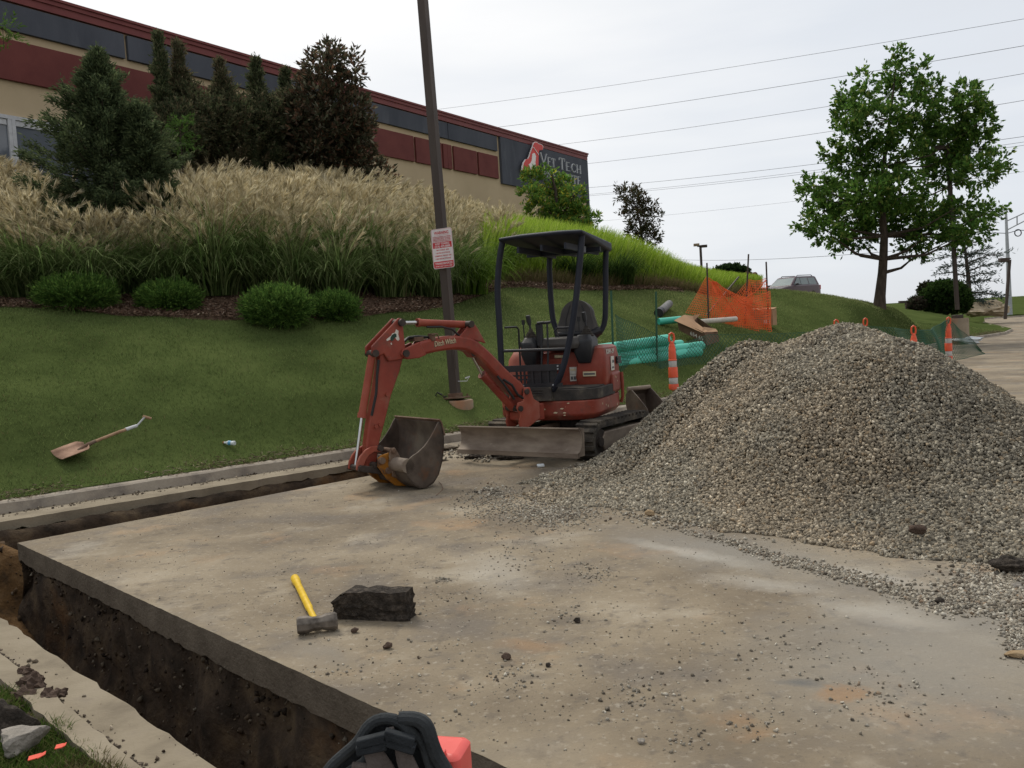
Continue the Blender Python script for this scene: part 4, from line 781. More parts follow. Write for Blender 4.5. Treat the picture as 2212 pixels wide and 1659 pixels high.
# spare bucket behind the tracks
_q=gp(1392,900,.0);SBM=Matrix.Translation((_q[0]-.02,_q[1]-.6,0))@Matrix.Rotation(R(-150),4,'Z')
sbk=Thing('spare_bucket','rusty narrow digging bucket standing between excavator track and gravel pile','bucket',(SBM.translation.x,SBM.translation.y,0),0)
shell2=dens([(-.20,.42),(-.26,.36),(-.27,.22),(-.22,.08),(-.10,.01),(.08,.0),(.22,.05)])
b=MB(SBM);b.sheet(shell2,lambda p,q,d:(d,p,q),-.17,.17,-.014);sh=sbk.part('shell',b,'steel')
for n0 in(-.172,.158):
    b=MB(SBM);b.prism(shell2+[(.16,.2),(.0,.33),(-.14,.43)],lambda p,q,d:(d,p,q),n0,n0+.014);sbk.part('side_plate',b,'steel')
b=MB(SBM);b.tube([(-.19,-.20,.44),(.19,-.20,.44)],.03,12);sbk.part('crossbar',b,'bladesteel')
b=MB(SBM)
for x in(-.13,-.045,.045,.13): b.box(x-.02,x+.02,.2,.32,.03,.055)
sbk.part('tooth',b,'rust')
# ================================================================== GRAVEL PILE
PK=[(2.90,7.52,1.21,1.87),(2.59,7.70,1.05,1.56),(2.24,8.21,1.09,1.48),(4.51,7.77,.39,1.89),(2.96,7.02,1.09,1.55),(.61,7.36,.04,1.64),(3.93,6.08,.21,2.02)]
def pileh(x,y):
    h=np.full(np.shape(x),-9.)
    for cx,cy,hh,rr in PK:
        d=np.sqrt((x-cx)**2+(y-cy)**2);c=hh*1.03-np.maximum(0,np.sqrt(d**2+.06)-.24)*hh/rr*1.18;h=np.log(np.exp(h*9)+np.exp(c*9))/9
    h=h+(fbm(x,y,2.6,4,41)-.5)*.13*np.clip(h*4,.15,1)-.04
    return h
def pileclip(x,y):   # keep the skirt out of the machine and off the far side
    return pileh(x,y)
gx=np.arange(-.6,7.5,.05);gy=np.arange(3.6,11.5,.05);GX,GY=np.meshgrid(gx,gy,indexing='ij');PZ=pileh(GX,GY)
# keep clear of tracks
mu=np.array(MU.inverted());lx=GX*mu[0,0]+GY*mu[0,1]+mu[0,3];ly=GX*mu[1,0]+GY*mu[1,1]+mu[1,3]
clear=(np.abs(lx)<.69)&(ly<.7)&(ly>-1.25);PZ=np.where(clear,-.3,PZ)
ins=PZ>-.06;idx=np.arange(GX.size).reshape(GX.shape);c4=ins[:-1,:-1]|ins[1:,:-1]|ins[1:,1:]|ins[:-1,1:]
Fq=np.stack([idx[:-1,:-1],idx[1:,:-1],idx[1:,1:],idx[:-1,1:]],-1)[c4];Vp=np.stack([GX,GY,np.maximum(PZ-.02,-.05)],-1).reshape(-1,3)
us=np.unique(Fq);mm=np.full(len(Vp),-1);mm[us]=np.arange(len(us));Vp=Vp[us];Fq=mm[Fq]
GCOL=[(.29,.262,.212),(.20,.182,.15),(.39,.355,.29),(.12,.11,.095),(.27,.215,.15),(.56,.52,.44)];GW=[.3,.27,.15,.13,.1,.05]
n=560000;x=rng.uniform(-.5,6.6,n);y=rng.uniform(3.7,9.8,n);z=pileh(x,y)
lx=x*mu[0,0]+y*mu[0,1]+mu[0,3];ly=x*mu[1,0]+y*mu[1,1]+mu[1,3];ok=(z>.0)&~((np.abs(lx)<.71)&(ly<.72)&(ly>-1.2))
# thin out the unseen back
ridge=(y-.45*x>6.9);ok&=~(ridge&(rng.random(n)<.6))
x,y,z=x[ok],y[ok],z[ok]
S1=stones(np.stack([x,y,z+rng.normal(size=len(x))*.006],1),.011+.019*rng.random(len(x))**2.0,GCOL,GW)
# dusty paler and brown patches of the heap are real differences in stone colour
pt=np.clip((fbm(np.repeat(x,8),np.repeat(y,8),1.3,4,77)[:,None]-.42)*5,0,1);tone=np.array([[1.07,1.0,.90]])*pt+np.array([[.97,.96,.91]])*(1-pt);tone=tone*(.66+.66*fbm(np.repeat(x,8),np.repeat(y,8),.8,4,78)[:,None])
S1=(S1[0],S1[1],S1[2]*tone)
Vb=(Vp,Fq,np.tile(np.array([[.05,.043,.034]]),(len(Vp),1)))  # near-black base colour paints the shade in the gaps between stones
A_=cat(S1,Vb)
props(rawobj('gravel_pile',A_[0],A_[1],M['stone'],col=A_[2]),'large heap of crushed grey tan gravel dumped on the slab right of the excavator','gravel pile',kind='stuff')
# ---- loose stones on the slab
def slabok(x,y): 
    q=np.stack([x,y],-1)-Cn;return (q@n1<-.02)&(q@n2<-.02)
def scat(n,fx,keep): 
    x,y=fx(n);k=keep(x,y);return x[k],y[k]
xs=[];ys=[];sz=[]
# spill in front of the pile: density falls with distance from the toe
x=rng.uniform(-1.2,6,150000);y=rng.uniform(2.2,9.5,150000);h=pileh(x,y)-np.clip(-(y-6.0)*.0,0,1);tp_=np.array([[float(a_),float(b_)] for a_,b_ in [gp(p,q_)[:2] for p,q_ in [(1050,1060),(1106,1080),(1196,1078),(1331,1102),(1426,1130),(1531,1138),(1606,1165),(1750,1178),(1956,1185),(2081,1218),(2300,1235)]]]);dx_=np.min(np.sqrt((x[:,None]-polyd(tp_,.12)[None,:,0])**2+(y[:,None]-polyd(tp_,.12)[None,:,1])**2),1);h=np.where(h>0,h,-dx_*.5)
pr=np.exp(h*34.)*.7*(.15+1.4*np.clip((fbm(x,y,2.2,4,51)-.45)*8,0,1));k=(h<.03)&(rng.random(len(x))<pr);xs.append(x[k]);ys.append(y[k]);sz.append(.008+.018*rng.random(k.sum())**2.2)
# crescent of gravel trailing to the lower right
t=rng.random(2600)**.75;cpx=np.interp(t,[0,.15,.4,.75,1],[1426,1560,1700,1880,2060]);cpy=np.interp(t,[0,.15,.4,.75,1],[1132,1168,1212,1258,1318]);px=cpx+rng.normal(size=2600)*(6+14*t);py=cpy+rng.normal(size=2600)*(2.5+7*t)
q=np.array([gp(a,b_) for a,b_ in zip(px,py)]);xs.append(q[:,0]);ys.append(q[:,1]);sz.append(.005+.015*rng.random(len(q))**2)
q=np.array([gp(a,b_) for a,b_ in zip(2160+rng.normal(size=3200)*62,1278+rng.normal(size=3200)*26)]);xs.append(q[:,0]);ys.append(q[:,1]);sz.append(.006+.016*rng.random(len(q))**2)
q=np.array([gp(a,b_) for a,b_ in zip(1195+rng.normal(size=2200)*48,1106+rng.normal(size=2200)*17)]);xs.append(q[:,0]);ys.append(q[:,1]);sz.append(.005+.014*rng.random(len(q))**2)
q=np.array([gp(a,b_) for a,b_ in zip(1070+rng.normal(size=1500)*45,1085+rng.normal(size=1500)*20)]);xs.append(q[:,0]);ys.append(q[:,1]);sz.append(.004+.012*rng.random(len(q))**2)
q=np.array([gp(a,b_) for a,b_ in zip(2200+rng.normal(size=900)*20,1360+rng.normal(size=900)*28)]);xs.append(q[:,0]);ys.append(q[:,1]);sz.append(.004+.012*rng.random(len(q))**2)
# clusters picked from the photograph plus general litter
for cx,cy,rx,ry,nn in [(1290,1240,40,18,160),(955,1253,16,7,60),(1130,1190,90,40,160),(1240,1220,60,10,70),(1215,1330,60,30,80),(1010,1290,60,30,50),(1380,1500,90,50,160),(1475,1600,60,30,60),(1640,1560,60,40,70),(1900,1500,120,60,160),(1100,1460,80,40,70),(1760,1390,120,60,60),(900,1300,200,60,90),(700,1340,60,40,40),(1600,1420,200,80,160),(1150,1500,300,100,240),(2080,1290,40,20,90),(700,1455,60,20,50),(860,1430,160,60,60)]:
    a=cx+rng.normal(size=nn)*rx*.6;b_=np.minimum(cy+rng.normal(size=nn)*ry*.6,1900);q=np.array([gp(p,r) for p,r in zip(a,b_)]);xs.append(q[:,0]);ys.append(q[:,1]);sz.append(.003+.012*rng.random(nn)**2.8)
x=rng.uniform(-3.6,7,2600);y=.5+13.5*rng.random(2600);xs.append(x);ys.append(y);sz.append(.003+.009*rng.random(2600)**2.5)
# crumbs along the kerb end of the trench
for s0,sn,nn in((TR,.1,500),(TR+.5,.5,500)):
    s_=s0+rng.normal(size=nn)*.35;m_=rng.uniform(-.5,1.0,nn);q=Cn+s_[:,None]*a1+m_[:,None]*n1;k=s_>TR+.03;xs.append(q[k,0]);ys.append(q[k,1]);sz.append(.008+.03*rng.random(k.sum())**2.5)
nn=14000;x=rng.uniform(-3.6,5,nn);y=rng.uniform(1.5,9,nn);k=fbm(x,y,1.6,4,55)+.12*rng.random(nn)>.60;xs.append(x[k]);ys.append(y[k]);sz.append(.002+.006*rng.random(k.sum())**1.5)
x=np.concatenate(xs);y=np.concatenate(ys);sz=np.concatenate(sz)
q=np.stack([x,y],-1)-Cn;k=slabok(x,y)|((q@a1>TR+.03)&(q@n1<.95));x,y,sz=x[k],y[k],sz[k]
k=(pileh(x,y)<.05);x,y,sz=x[k],y[k],sz[k]
S2=stones(np.stack([x,y,sz*.22],1),sz,[(.34,.31,.25),(.24,.21,.165),(.47,.44,.37),(.11,.09,.07),(.26,.19,.13)],[.32,.26,.24,.13,.05],flat=.6)
props(rawobj('loose_gravel',S2[0],S2[1],M['stone'],col=S2[2]),'loose stones and crumbs scattered over the concrete slab','loose gravel',kind='stuff')
# crumbs in trench and on gutters
x=rng.uniform(-8,4,30000);y=rng.uniform(-3,11,30000);q=np.stack([x,y],-1)-Cn;m2=q@n2;s2=q@a2;m1=q@n1;s1=q@a1
k=((m2>0)&(m2<.6)&(s2>-1.5)&(s2<7))|((m1>0)&(m1<.95)&(s1<TR)&(s1>-4)&(m2<3))
x,y=x[k],y[k];sz=.012+.05*rng.random(len(x))**3;S3=stones(np.stack([x,y,floorz(x,y)],1),sz,[(.07,.045,.028),(.12,.075,.04),(.19,.15,.11),(.03,.022,.016)],[.4,.3,.1,.2],flat=.7)
props(rawobj('soil_clods',S3[0],S3[1],M['stone'],col=S3[2]),'clods and crumbs on the floor of the trench','soil clods',kind='stuff')
ss=rng.uniform(-3,TR,700);m_=np.array([gut(s) for s in ss]);w_=rng.random(700);cc=np.array([curbat(s) for s in ss]);gq=np.array([along(s,m) for s,m in zip(ss,m_)]);q=gq+(cc-gq)*(1-.45*w_**1.5)[:,None]
q2=Cn+rng.uniform(-1,6,260)[:,None]*a2+(.6+.2*rng.random(260)**.5)[:,None]*n2
q=np.concatenate([q,q2]);sz=.004+.022*rng.random(len(q))**3
S4=stones(np.concatenate([q,(sz*.25)[:,None]],1),sz,[(.34,.29,.22),(.15,.12,.09),(.07,.05,.035)],flat=.6)
props(rawobj('gutter_grit',S4[0],S4[1],M['stone'],col=S4[2]),'grit and crumbs lying in the gutter pans','grit',kind='stuff')
# ---- single rocks one can point to
def rock(name,label,cat_,px,py,r,mt,seed,rough=.3,z=0,grp=None,rzz=0,base=None):
    g=gp(px,py,z) if base is None else base
    return single(name,lump((g[0],g[1],g[2]+r[2]*.72),r,seed,rough),mt,label,cat_,(g[0],g[1],g[2]),sharp=28,group=grp)
n=900;q=Cn+rng.uniform(-1,5.5,n)[:,None]*a2+(.775-np.abs(rng.normal(size=n))*.012)[:,None]*n2;sz=.007+.010*rng.random(n);S6=stones(np.concatenate([q,(sz*.2)[:,None]],1),sz,[(.10,.08,.06),(.16,.13,.10)],flat=.5)  # dark crumb line added to give the faint kerb step its contrast
props(rawobj('kerb_step_crumbs',S6[0],S6[1],M['stone'],col=S6[2]),'thin dark line of crumbs added to shade the step of the near kerb','dirt',kind='stuff')
rock('rock','tan orange rock at the near foot of the gravel pile','rock',1404,1114,(.034,.028,.028),'rocktan',3)
rock('rock','brown rock perched on the lower right slope of the gravel','rock',1982,1155,(.062,.035,.033),'rockbrown',5,z=.06)
rock('rock','small grey rock at the right foot of the gravel pile','rock',2078,1190,(.03,.024,.02),'rockgrey',6)
rock('asphalt_chunk','broken black asphalt chunk at the right edge beside the gravel','asphalt chunk',2178,1235,(.10,.06,.045),'asphalt',8,rough=.6)
rock('asphalt_chunk','small black asphalt lump on the pale dusty concrete at right','asphalt chunk',2030,1305,(.022,.018,.018),'asphalt',9)
rock('rock','flat tan stone lying at the right edge of the slab','rock',2203,1420,(.06,.03,.015),'rocktan',10)
rock('rock','flat cream stone in the gravel spill at the lower right','rock',2195,1268,(.03,.02,.015),'rockgrey',11)
for i,(px,py,r_,mt,lb_) in enumerate([(767,1367,.018,'rockbrown','small brown clod just right below the sledgehammer head'),(838,1401,.021,'rockbrown','larger brown clod below the dark asphalt block'),(1094,1424,.02,'rockbrown','brown clod beside the orange clay stain'),(1247,1345,.018,'asphalt','dark clod on the middle of the slab'),(1385,1605,.014,'rockgrey','small grey clod near the bottom of the slab'),(1185,1440,.012,'asphalt','tiny black clod left of the slab centre')]):
    rock('clod',lb_,'clod',px,py,(r_,r_*.85,r_*.8),mt,20+i,grp='clods lying on the slab')
rock('pavement_chunk','flat broken pavement slab tilted by the kerb left of the dozer blade','pavement chunk',962,972,(.17,.11,.035),'concrete_side',31,rough=.4)
rock('pavement_chunk','grey broken pavement piece between bucket and dozer blade','pavement chunk',925,1000,(.12,.09,.04),'rockgrey',32,rough=.4)
rock('asphalt_chunk','black crumbly lump under the left end of the dozer blade','asphalt chunk',1028,990,(.12,.07,.035),'asphalt',33,rough=.7)
rock('asphalt_chunk','black crumbly lump under the middle of the dozer blade','asphalt chunk',1105,992,(.13,.06,.03),'asphalt',34,rough=.7)
# asphalt block
_g0=gp(722,1338);_g1=gp(882,1343);dx=(_g1-_g0);L_=np.linalg.norm(dx);dx/=L_;dy=np.array([-dx[1],dx[0],0])
def blk(u,v,z): q=_g0+dx*u+dy*v;return (q[0],q[1],z)
import bmesh
bb=bmesh.new();bmesh.ops.create_cube(bb,size=1);bmesh.ops.subdivide_edges(bb,edges=bb.edges,cuts=9,use_grid_fill=True)
b=MB();vs=[]
for v in bb.verts:
    u=(v.co.x+.5);w_=(v.co.y+.5);h=(v.co.z+.5);hh=.115*(1-.28*math.exp(-((u-.33)/.12)**2)*0-.35*max(0,1-u/.22)**1.2+.015*math.sin(u*14));
    nz_=(float(fbm(np.array([u*3+7*w_]),np.array([h*3+5*w_]),4,4,3)[0])-.5)*.03
    hh*=1.22;vs.append(blk(u*L_+nz_*(1 if abs(u-.5)>.45 else .3),.0+w_*.10+nz_-.01*h,max(0,h*hh+nz_*.6*(h>.05))))
b.add(vs,[tuple(v.index for v in f.verts) for f in bb.faces]);bb.free()
single('asphalt_block',b,'asphalt','thick slab of dark broken asphalt beside the sledgehammer','asphalt block',tuple(_g0+dx*L_/2),sharp=30)
# ---- sledgehammer
hA=gp(641,1352,.045);hB=gp(729,1340,.045);hd_=(hB-hA);hl=np.linalg.norm(hd_);hd_/=hl;hc=(hA+hB)/2;he=gp(637,1250,.02);hv=np.array([he[0]-hc[0],he[1]-hc[1],0]);
sh_=Thing('sledgehammer','yellow handled sledgehammer lying on the slab left of the asphalt block','sledgehammer',(hc[0],hc[1],0))
hy=np.cross([0,0,1],hd_);b=MB()
oc=[(math.cos(R(22.5+45*i)),math.sin(R(22.5+45*i))) for i in range(8)]
def hr(u,k): return [tuple(hc+hd_*u+hy*c*.040*k+np.array([0,0,1])*s*.040*k) for c,s in oc]
b.loft([hr(-hl/2,.86),hr(-hl/2+.012,1.05),hr(-hl/2+.05,1.0),hr(-.02,.82),hr(.02,.82),hr(hl/2-.05,1.0),hr(hl/2-.012,1.05),hr(hl/2,.86)]);sh_.part('head',b,'hammer',bev=.003)
hs=hc+hy*.0;p0=np.array([hc[0],hc[1],.036]);p1=np.array([he[0],he[1],.022]);dr=(p1-p0);b=MB();b.tube([p0,p0+dr*.30,p0+dr*.32,p0+dr*.60,p0+dr*.86,p0+dr*.9,p1],[.016,.015,.019,.0185,.019,.024,.024],12);hn=sh_.part('handle',b,'yellow')

# ================================================================== PLANTS
# ---- lawn grass blades
def lawnmask(x,y,z=None):
    return np.ones(len(x),bool)
def inpoly(x,y,P):
    r=np.zeros(len(x),bool);j=len(P)-1
    for i in range(len(P)):
        xi,yi=P[i];xj,yj=P[j];c=((yi>y)!=(yj>y))&(x<(xj-xi)*(y-yi)/(yj-yi+1e-12)+xi);r^=c;j=i
    return r
LAWNP=[tuple(p) for p in offset(polyd(CURB[:10],.5),.125)]+[(20,60),(8,45),(6,30)]+[tuple(p) for p in BP[::-1]]+[(-16,8)]
def proj(P):
    v=P-O0;d=v@CF;return PW/2+F*(v@CR)/d,PH/2-F*(v@CU)/d,d
def lawnblades(n,x0,x1,y0,y1,h,wdt,keepd):
    x=rng.uniform(x0,x1,n);y=rng.uniform(y0,y1,n);k=inpoly(x,y,LAWNP);x,y=x[k],y[k];z=T(x,y)
    P=np.stack([x,y,z],1);px,py,d=proj(P);k=(px>-80)&(px<2300)&(d>0)&(rng.random(len(x))<keepd(d));P=P[k];d=d[k]
    n=len(P);pt=fbm(P[:,0],P[:,1],.9,4,61)[:,None];p2=fbm(P[:,0],P[:,1],.25,3,62)[:,None]
    c0=np.array([[.110,.155,.052]]);c1=np.array([[.205,.262,.095]]);c2=np.array([[.31,.335,.15]])
    p3=fbm(P[:,0],P[:,1],4.,3,63)[:,None];t=np.clip((pt-.33)*2.6+(p2-.5)*1.6+(p3-.5)*1.3,0,1);base=c0*(1-t)+c1*t;base=base+(c2-base)*np.clip((p2-.45)*2,0,.55)
    base=base*(.62+.76*rng.random((n,1)));dry=rng.random(n)<(.03+.62*np.exp(-np.abs(P[:,2]-.12)*16)*(pt[:,0]>.42));base[dry]=np.array([.17,.145,.075])*(.6+.6*rng.random((dry.sum(),1)))
    P[:,2]-=.005
    P[:,2]+=(fbm(P[:,0],P[:,1],1.1,3,5)-.5)*.07*np.clip((P[:,2]-.1)*3,0,1)
    g=1+.5*(d/8-1).clip(0,2)
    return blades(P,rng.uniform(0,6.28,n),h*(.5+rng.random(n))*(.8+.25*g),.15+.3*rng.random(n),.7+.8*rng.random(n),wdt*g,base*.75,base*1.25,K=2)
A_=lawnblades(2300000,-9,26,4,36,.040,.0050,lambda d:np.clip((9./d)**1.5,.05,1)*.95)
# dry clippings along the kerb
Pd=polyd(CURB[:8],.1);nn=26000;i_=(rng.random(nn)*(len(Pd)-2)).astype(int);tt_=Pd[i_+1]-Pd[i_];tt_/=np.linalg.norm(tt_,axis=1)[:,None];of_=.06+np.abs(rng.normal(size=nn))*.16;q=Pd[i_]+rng.random(nn)[:,None]*.1*tt_+np.stack([-tt_[:,1],tt_[:,0]],1)*of_[:,None];kk=fbm(q[:,0],q[:,1],1.6,3,91)+.25*rng.random(nn)>.56;q=q[kk];of_=of_[kk];z_=np.where(of_<.15,KH+.008,T(q[:,0],q[:,1])+.012+.02*rng.random(len(q)))
DC=leaves(np.concatenate([q,z_[:,None]],1),nrm(unit(len(q))*np.array([1,1,.3])),.03+.05*rng.random(len(q)),.006+.006*rng.random(len(q)),palette(len(q),[(.20,.16,.09),(.11,.085,.05),(.28,.235,.15),(.06,.05,.03)]))
props(rawobj('dry_clippings',DC[0],DC[1],M['stone'],col=DC[2]),'dry brown grass clippings along the lawn edge of the kerb','grass clippings',kind='stuff')
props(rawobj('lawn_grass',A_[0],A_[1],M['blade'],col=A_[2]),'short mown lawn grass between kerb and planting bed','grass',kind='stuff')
# near verge tufts
def tuft(c,n,rad,h,cols,seedc=1.,sx=1):
    P=np.array(c)+np.concatenate([rng.normal(size=(n,2))*rad*np.array([sx,1]),np.zeros((n,1))],1);mm_=(P[:,:2]-Cn)@n2;P=P[mm_>.87];n=len(P);P[:,2]=[vz(a,b_) for a,b_ in P[:,:2]]
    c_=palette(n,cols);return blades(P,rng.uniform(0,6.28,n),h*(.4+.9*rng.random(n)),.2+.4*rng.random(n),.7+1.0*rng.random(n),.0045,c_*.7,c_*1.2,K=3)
GG=[(.06,.11,.02),(.09,.15,.03),(.16,.16,.06),(.035,.07,.015)];GB=[(.13,.11,.05),(.20,.17,.09),(.06,.08,.02),(.08,.05,.03)]
def gv(px,py): 
    return tuple(gp(px,py,.08))
A_=cat(tuft(gv(10,1510),900,.06,.05,GG),tuft(gv(80,1580),1200,.06,.055,GG),tuft(gv(40,1640),1500,.09,.05,GG),tuft(gv(130,1645),1000,.06,.045,GG),tuft(gv(-60,1560),1200,.10,.06,GG),tuft(gv(225,1650),1500,.055,.05,GB,sx=1.2),tuft(gv(270,1675),700,.035,.045,GB),tuft(gv(170,1675),900,.07,.05,GB),tuft(gv(60,1700),2000,.16,.05,GG),tuft(gv(-60,1720),2500,.25,.06,GG))
props(rawobj('verge_grass',A_[0],A_[1],M['blade'],col=A_[2]),'tufts of grass on the near soil verge','grass',kind='stuff')
n=1600;q=Cn+rng.uniform(1.5,5.5,n)[:,None]*a2+(.9+.75*rng.random(n)**1.4)[:,None]*n2;sz=.006+.028*rng.random(n)**2.5
S5=stones(np.concatenate([q,np.array([vz(a,b_) for a,b_ in q])[:,None]+sz[:,None]*.3],1),sz,[(.05,.035,.025),(.09,.062,.043),(.15,.11,.08)],flat=.8)
props(rawobj('verge_crumbs',S5[0],S5[1],M['stone'],col=S5[2]),'brown soil crumbs on the near verge','soil crumbs',kind='stuff')
for i,(px,py,r_) in enumerate([(57,1438,.040),(70,1470,.055),(48,1490,.05),(100,1490,.045),(125,1478,.03),(95,1515,.035)]):
    g=gp(px,py,.1);single('soil_clod',lump((g[0],g[1],vz(g[0],g[1])+r_*.5),(r_,r_*.9,r_*.7),50+i,.9),M and 'soilclod' if False else 'rockbrown',['rounded brown soil clod on the near kerb, farthest of its heap','big brown soil clod in the heap behind the near kerb','brown soil clod at the left of the near kerb heap','brown soil clod on the right side of the near kerb heap','small brown clod lying on top of the near kerb','small brown clod nearest the camera in the kerb heap'][i],'soil clod',(g[0],g[1],vz(g[0],g[1])),group='soil clods heaped on the near kerb',sharp=25)
g=gp(18,1575,.1);single('asphalt_lump',lump((g[0]-.03,g[1],g[2]+.03),(.12,.08,.07),71,.5),'asphalt','black asphalt lump on the grass at the lower left edge','asphalt lump',tuple(g),sharp=28)
g=gp(45,1615,.1);single('concrete_lump',lump((g[0],g[1],g[2]+.03),(.085,.07,.055),77,.35),'rockgrey','pale grey broken concrete lump on the grass in the near left corner','concrete lump',tuple(g),sharp=28)
for i,(px,py,L2,a_) in enumerate([(75,1635,.035,.5),(128,1612,.022,.3)]):
    g=gp(px,py,.14);b=MB();d_=np.array([math.cos(a_),math.sin(a_)*.6,.1]);b.obox(g,[d_,(-d_[1],d_[0],.2),(0,0,1)],(L2/2,.010,.0012));b.obox(g+d_*L2*.6,[d_+np.array([0,.5,.2]),(-d_[1],d_[0],.2),(0,0,1)],(L2/3,.008,.0012))
    single('red_flagging','larger scrap of red flagging tape in the near grass' if i==0 else 'smaller scrap of red flagging tape in the near grass','flagging tape',tuple(g)) if False else props(rawobj('red_flagging',b.v,b.f,M['redflag'],loc=tuple(g)),['larger scrap of red flagging tape in the near grass','smaller scrap of red flagging tape in the near grass'][i],'flagging tape')
# mulch chips
sI=rng.random(60000);P_=polyd(BP,.1);ii=(rng.random(60000)*(len(P_)-2)).astype(int);off=rng.random(60000)**1.5*3
q=P_[ii]+(P_[ii+1]-P_[ii])*sI[:,None];q=q+nrm2(np.array([-3.2,4.5]))*off[:,None];zz=T(q[:,0],q[:,1])
P3=np.concatenate([q,zz[:,None]+.05],1);px,py,d=proj(P3);k=(px>-60)&(px<1700);P3=P3[k];D=nrm(unit(len(P3))*np.array([1,1,.35]));c_=palette(len(P3),[(.08,.045,.03),(.15,.092,.06),(.27,.185,.13),(.04,.025,.017),(.45,.36,.27)],[.3,.3,.2,.15,.05])
A_=leaves(P3,D,.03+.05*rng.random(len(P3)),.012+.016*rng.random(len(P3)),c_)
props(rawobj('mulch_chips',A_[0],A_[1],M['stone'],col=A_[2]),'shredded bark chips covering the planting bed','mulch chips',kind='stuff')
# ---- feather grass clumps
def clump(v,plumes=60,nl=420,H=1.25,cols=((.07,.12,.032),(.125,.185,.058),(.23,.28,.12)),green=False):
    n=nl;r=np.abs(rng.normal(size=n))*.17;a=rng.uniform(0,6.28,n);P=np.stack([np.cos(a)*r,np.sin(a)*r,np.zeros(n)],1)
    az=a+rng.normal(size=n)*.5;c=palette(n,cols)*(.7+.6*rng.random((n,1)))
    pale=rng.random(n)<.12;c[pale]*=1.7
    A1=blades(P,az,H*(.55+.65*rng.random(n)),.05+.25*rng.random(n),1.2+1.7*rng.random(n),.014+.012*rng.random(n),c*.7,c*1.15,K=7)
    n=max(plumes,2);r=np.abs(rng.normal(size=n))*.12;a=rng.uniform(0,6.28,n);lean=.08+.5*rng.random(n)**1.3;hh=H*(.62+.56*rng.random(n))
    P=np.stack([np.cos(a)*r,np.sin(a)*r,np.zeros(n)],1);c=palette(n,[(.20,.18,.09),(.13,.14,.06)])
    ST=blades(P,a,hh,lean*.3,lean*1.2,.008,c,c,K=4)
    tips=ST[0].reshape(n,-1,3)[:,-1];H_=np.stack([np.cos(a),np.sin(a),0*a],1);dirn=nrm(H_*np.sin(lean*1.6)[:,None]+np.array([0,0,1])*np.cos(lean*1.6)[:,None])
    # plume: many fine slivers fanning off the stem tip, drooping one way
    m=22;s=rng.random((n,m));L0=.15+.12*rng.random(n);w_=nrm(np.array([[.75,-.3,0]])+H_*.6)
    B=tips[:,None]+dirn[:,None]*(s*L0[:,None]*.75)[...,None]-dirn[:,None]*.05;D=nrm((dirn[:,None]*1.1+w_[:,None]*(.35+.5*s[...,None])+rng.normal(size=(n,m,3))*.28).reshape(-1,3))
    c=palette(n*m,[(.50,.43,.27),(.62,.55,.36),(.74,.67,.48),(.38,.31,.175)])*np.repeat(.75+.5*rng.random((n,1)),m,0)
    PL=leaves(B.reshape(-1,3),D,(.10+.09*rng.random(n*m)),.014,c);return A1,cat(ST,PL)
GRP='feathery ornamental grass clumps massed on the slope'
protos=[]
def makeclump(label,plumes,nl,H,cols=((.07,.12,.032),(.125,.185,.058),(.23,.28,.12)),group=GRP,name='grass_clump'):
    a,p=clump(0,plumes,nl,H,cols);t=Thing(name,label,'grass clump',(0,0,0),0,group)
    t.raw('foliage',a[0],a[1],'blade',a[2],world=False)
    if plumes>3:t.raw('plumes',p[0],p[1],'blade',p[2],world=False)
    return t
protoA=[makeclump('',70,680,1.42),makeclump('',95,640,1.38),makeclump('',80,700,1.5)]     # leafy front row
protoB=[makeclump('',140,330,1.34),makeclump('',160,300,1.40)]                            # plume heavy, upslope
cl=[]
def place(protos_,x,y,s,label,hs=1.):
    pr=protos_[int(rng.integers(len(protos_)))];z=Tz(x,y)+.02;loc=(x,y,z);rz=rng.uniform(0,6.28);sc=(s*(.9+.3*rng.random()),s*(.9+.3*rng.random()),s*hs)
    if 'used' not in pr.o:
        pr.o['used']=1;pr.o.location=loc;pr.o.rotation_euler=(0,0,rz);pr.o.scale=sc;pr.o['label']=label;cl.append(pr.o)
    else: cl.append(copytree(pr.o,loc,rz,sc,label))
LF='green leaved clump with sparse tan plumes spilling over the mulch edge';LB='clump with dense pale tan plumes higher up the slope'
def row(tt,pxs,protos_,lab,s0,drop=0,hs=1.):
    for px in pxs:
        if s0>1.1 and 105<px<385: continue
        sp_=(.82 if s0<1 else .66) if 90<px<400 else 1.
        px+=rng.normal()*12;t=np.interp(px,[-100,0,500,750,900,1000,1100,1200],tt)+rng.normal()*.15;q=O0+ray(px,600)*t;place(protos_,q[0],q[1],s0*(.88+.24*rng.random())*float(np.interp(px,[0,450,750,1000,1150],[.96,.94,.86,.74,.68])) if s0>1.1 else s0*(.88+.24*rng.random())*float(np.interp(px,[0,750,1000,1100],[1,1,.92,.85])),lab,hs*sp_)
row([14.1,14.1,14.7,15.4,16.3,17.8,19.9,20.6],np.arange(-60,1080,88),protoA,LF,.98)
row([14.9,14.9,15.6,16.3,17.4,18.8,20.8,21.6],np.arange(-20,1120,84),protoA,LF,1.08)
row([15.9,15.9,16.8,17.5,18.7,20.2,22.0,23.],np.arange(-60,1140,82),protoA[1:]+protoB,LB,1.12)
row([16.9,16.9,18.0,18.8,20.1,21.8,23.4,24.6],np.arange(-20,1150,78),protoB,LB,1.15)
row([17.9,17.9,19.3,20.2,21.6,23.5,25.2,26.4],[p for p in np.arange(-60,1150,72) if not 120<p<360],protoB,LB,1.15)
row([18.7,18.7,20.6,21.6,23.2,25.3,27.4,28.4],[p for p in np.arange(-40,1150,66) if not 90<p<370],protoB,LB,1.15)
row([19,19.4,21.9,23.0,24.8,27.2,29.4,30.4],[p for p in np.arange(380,1150,58)],protoB,LB,1.2)
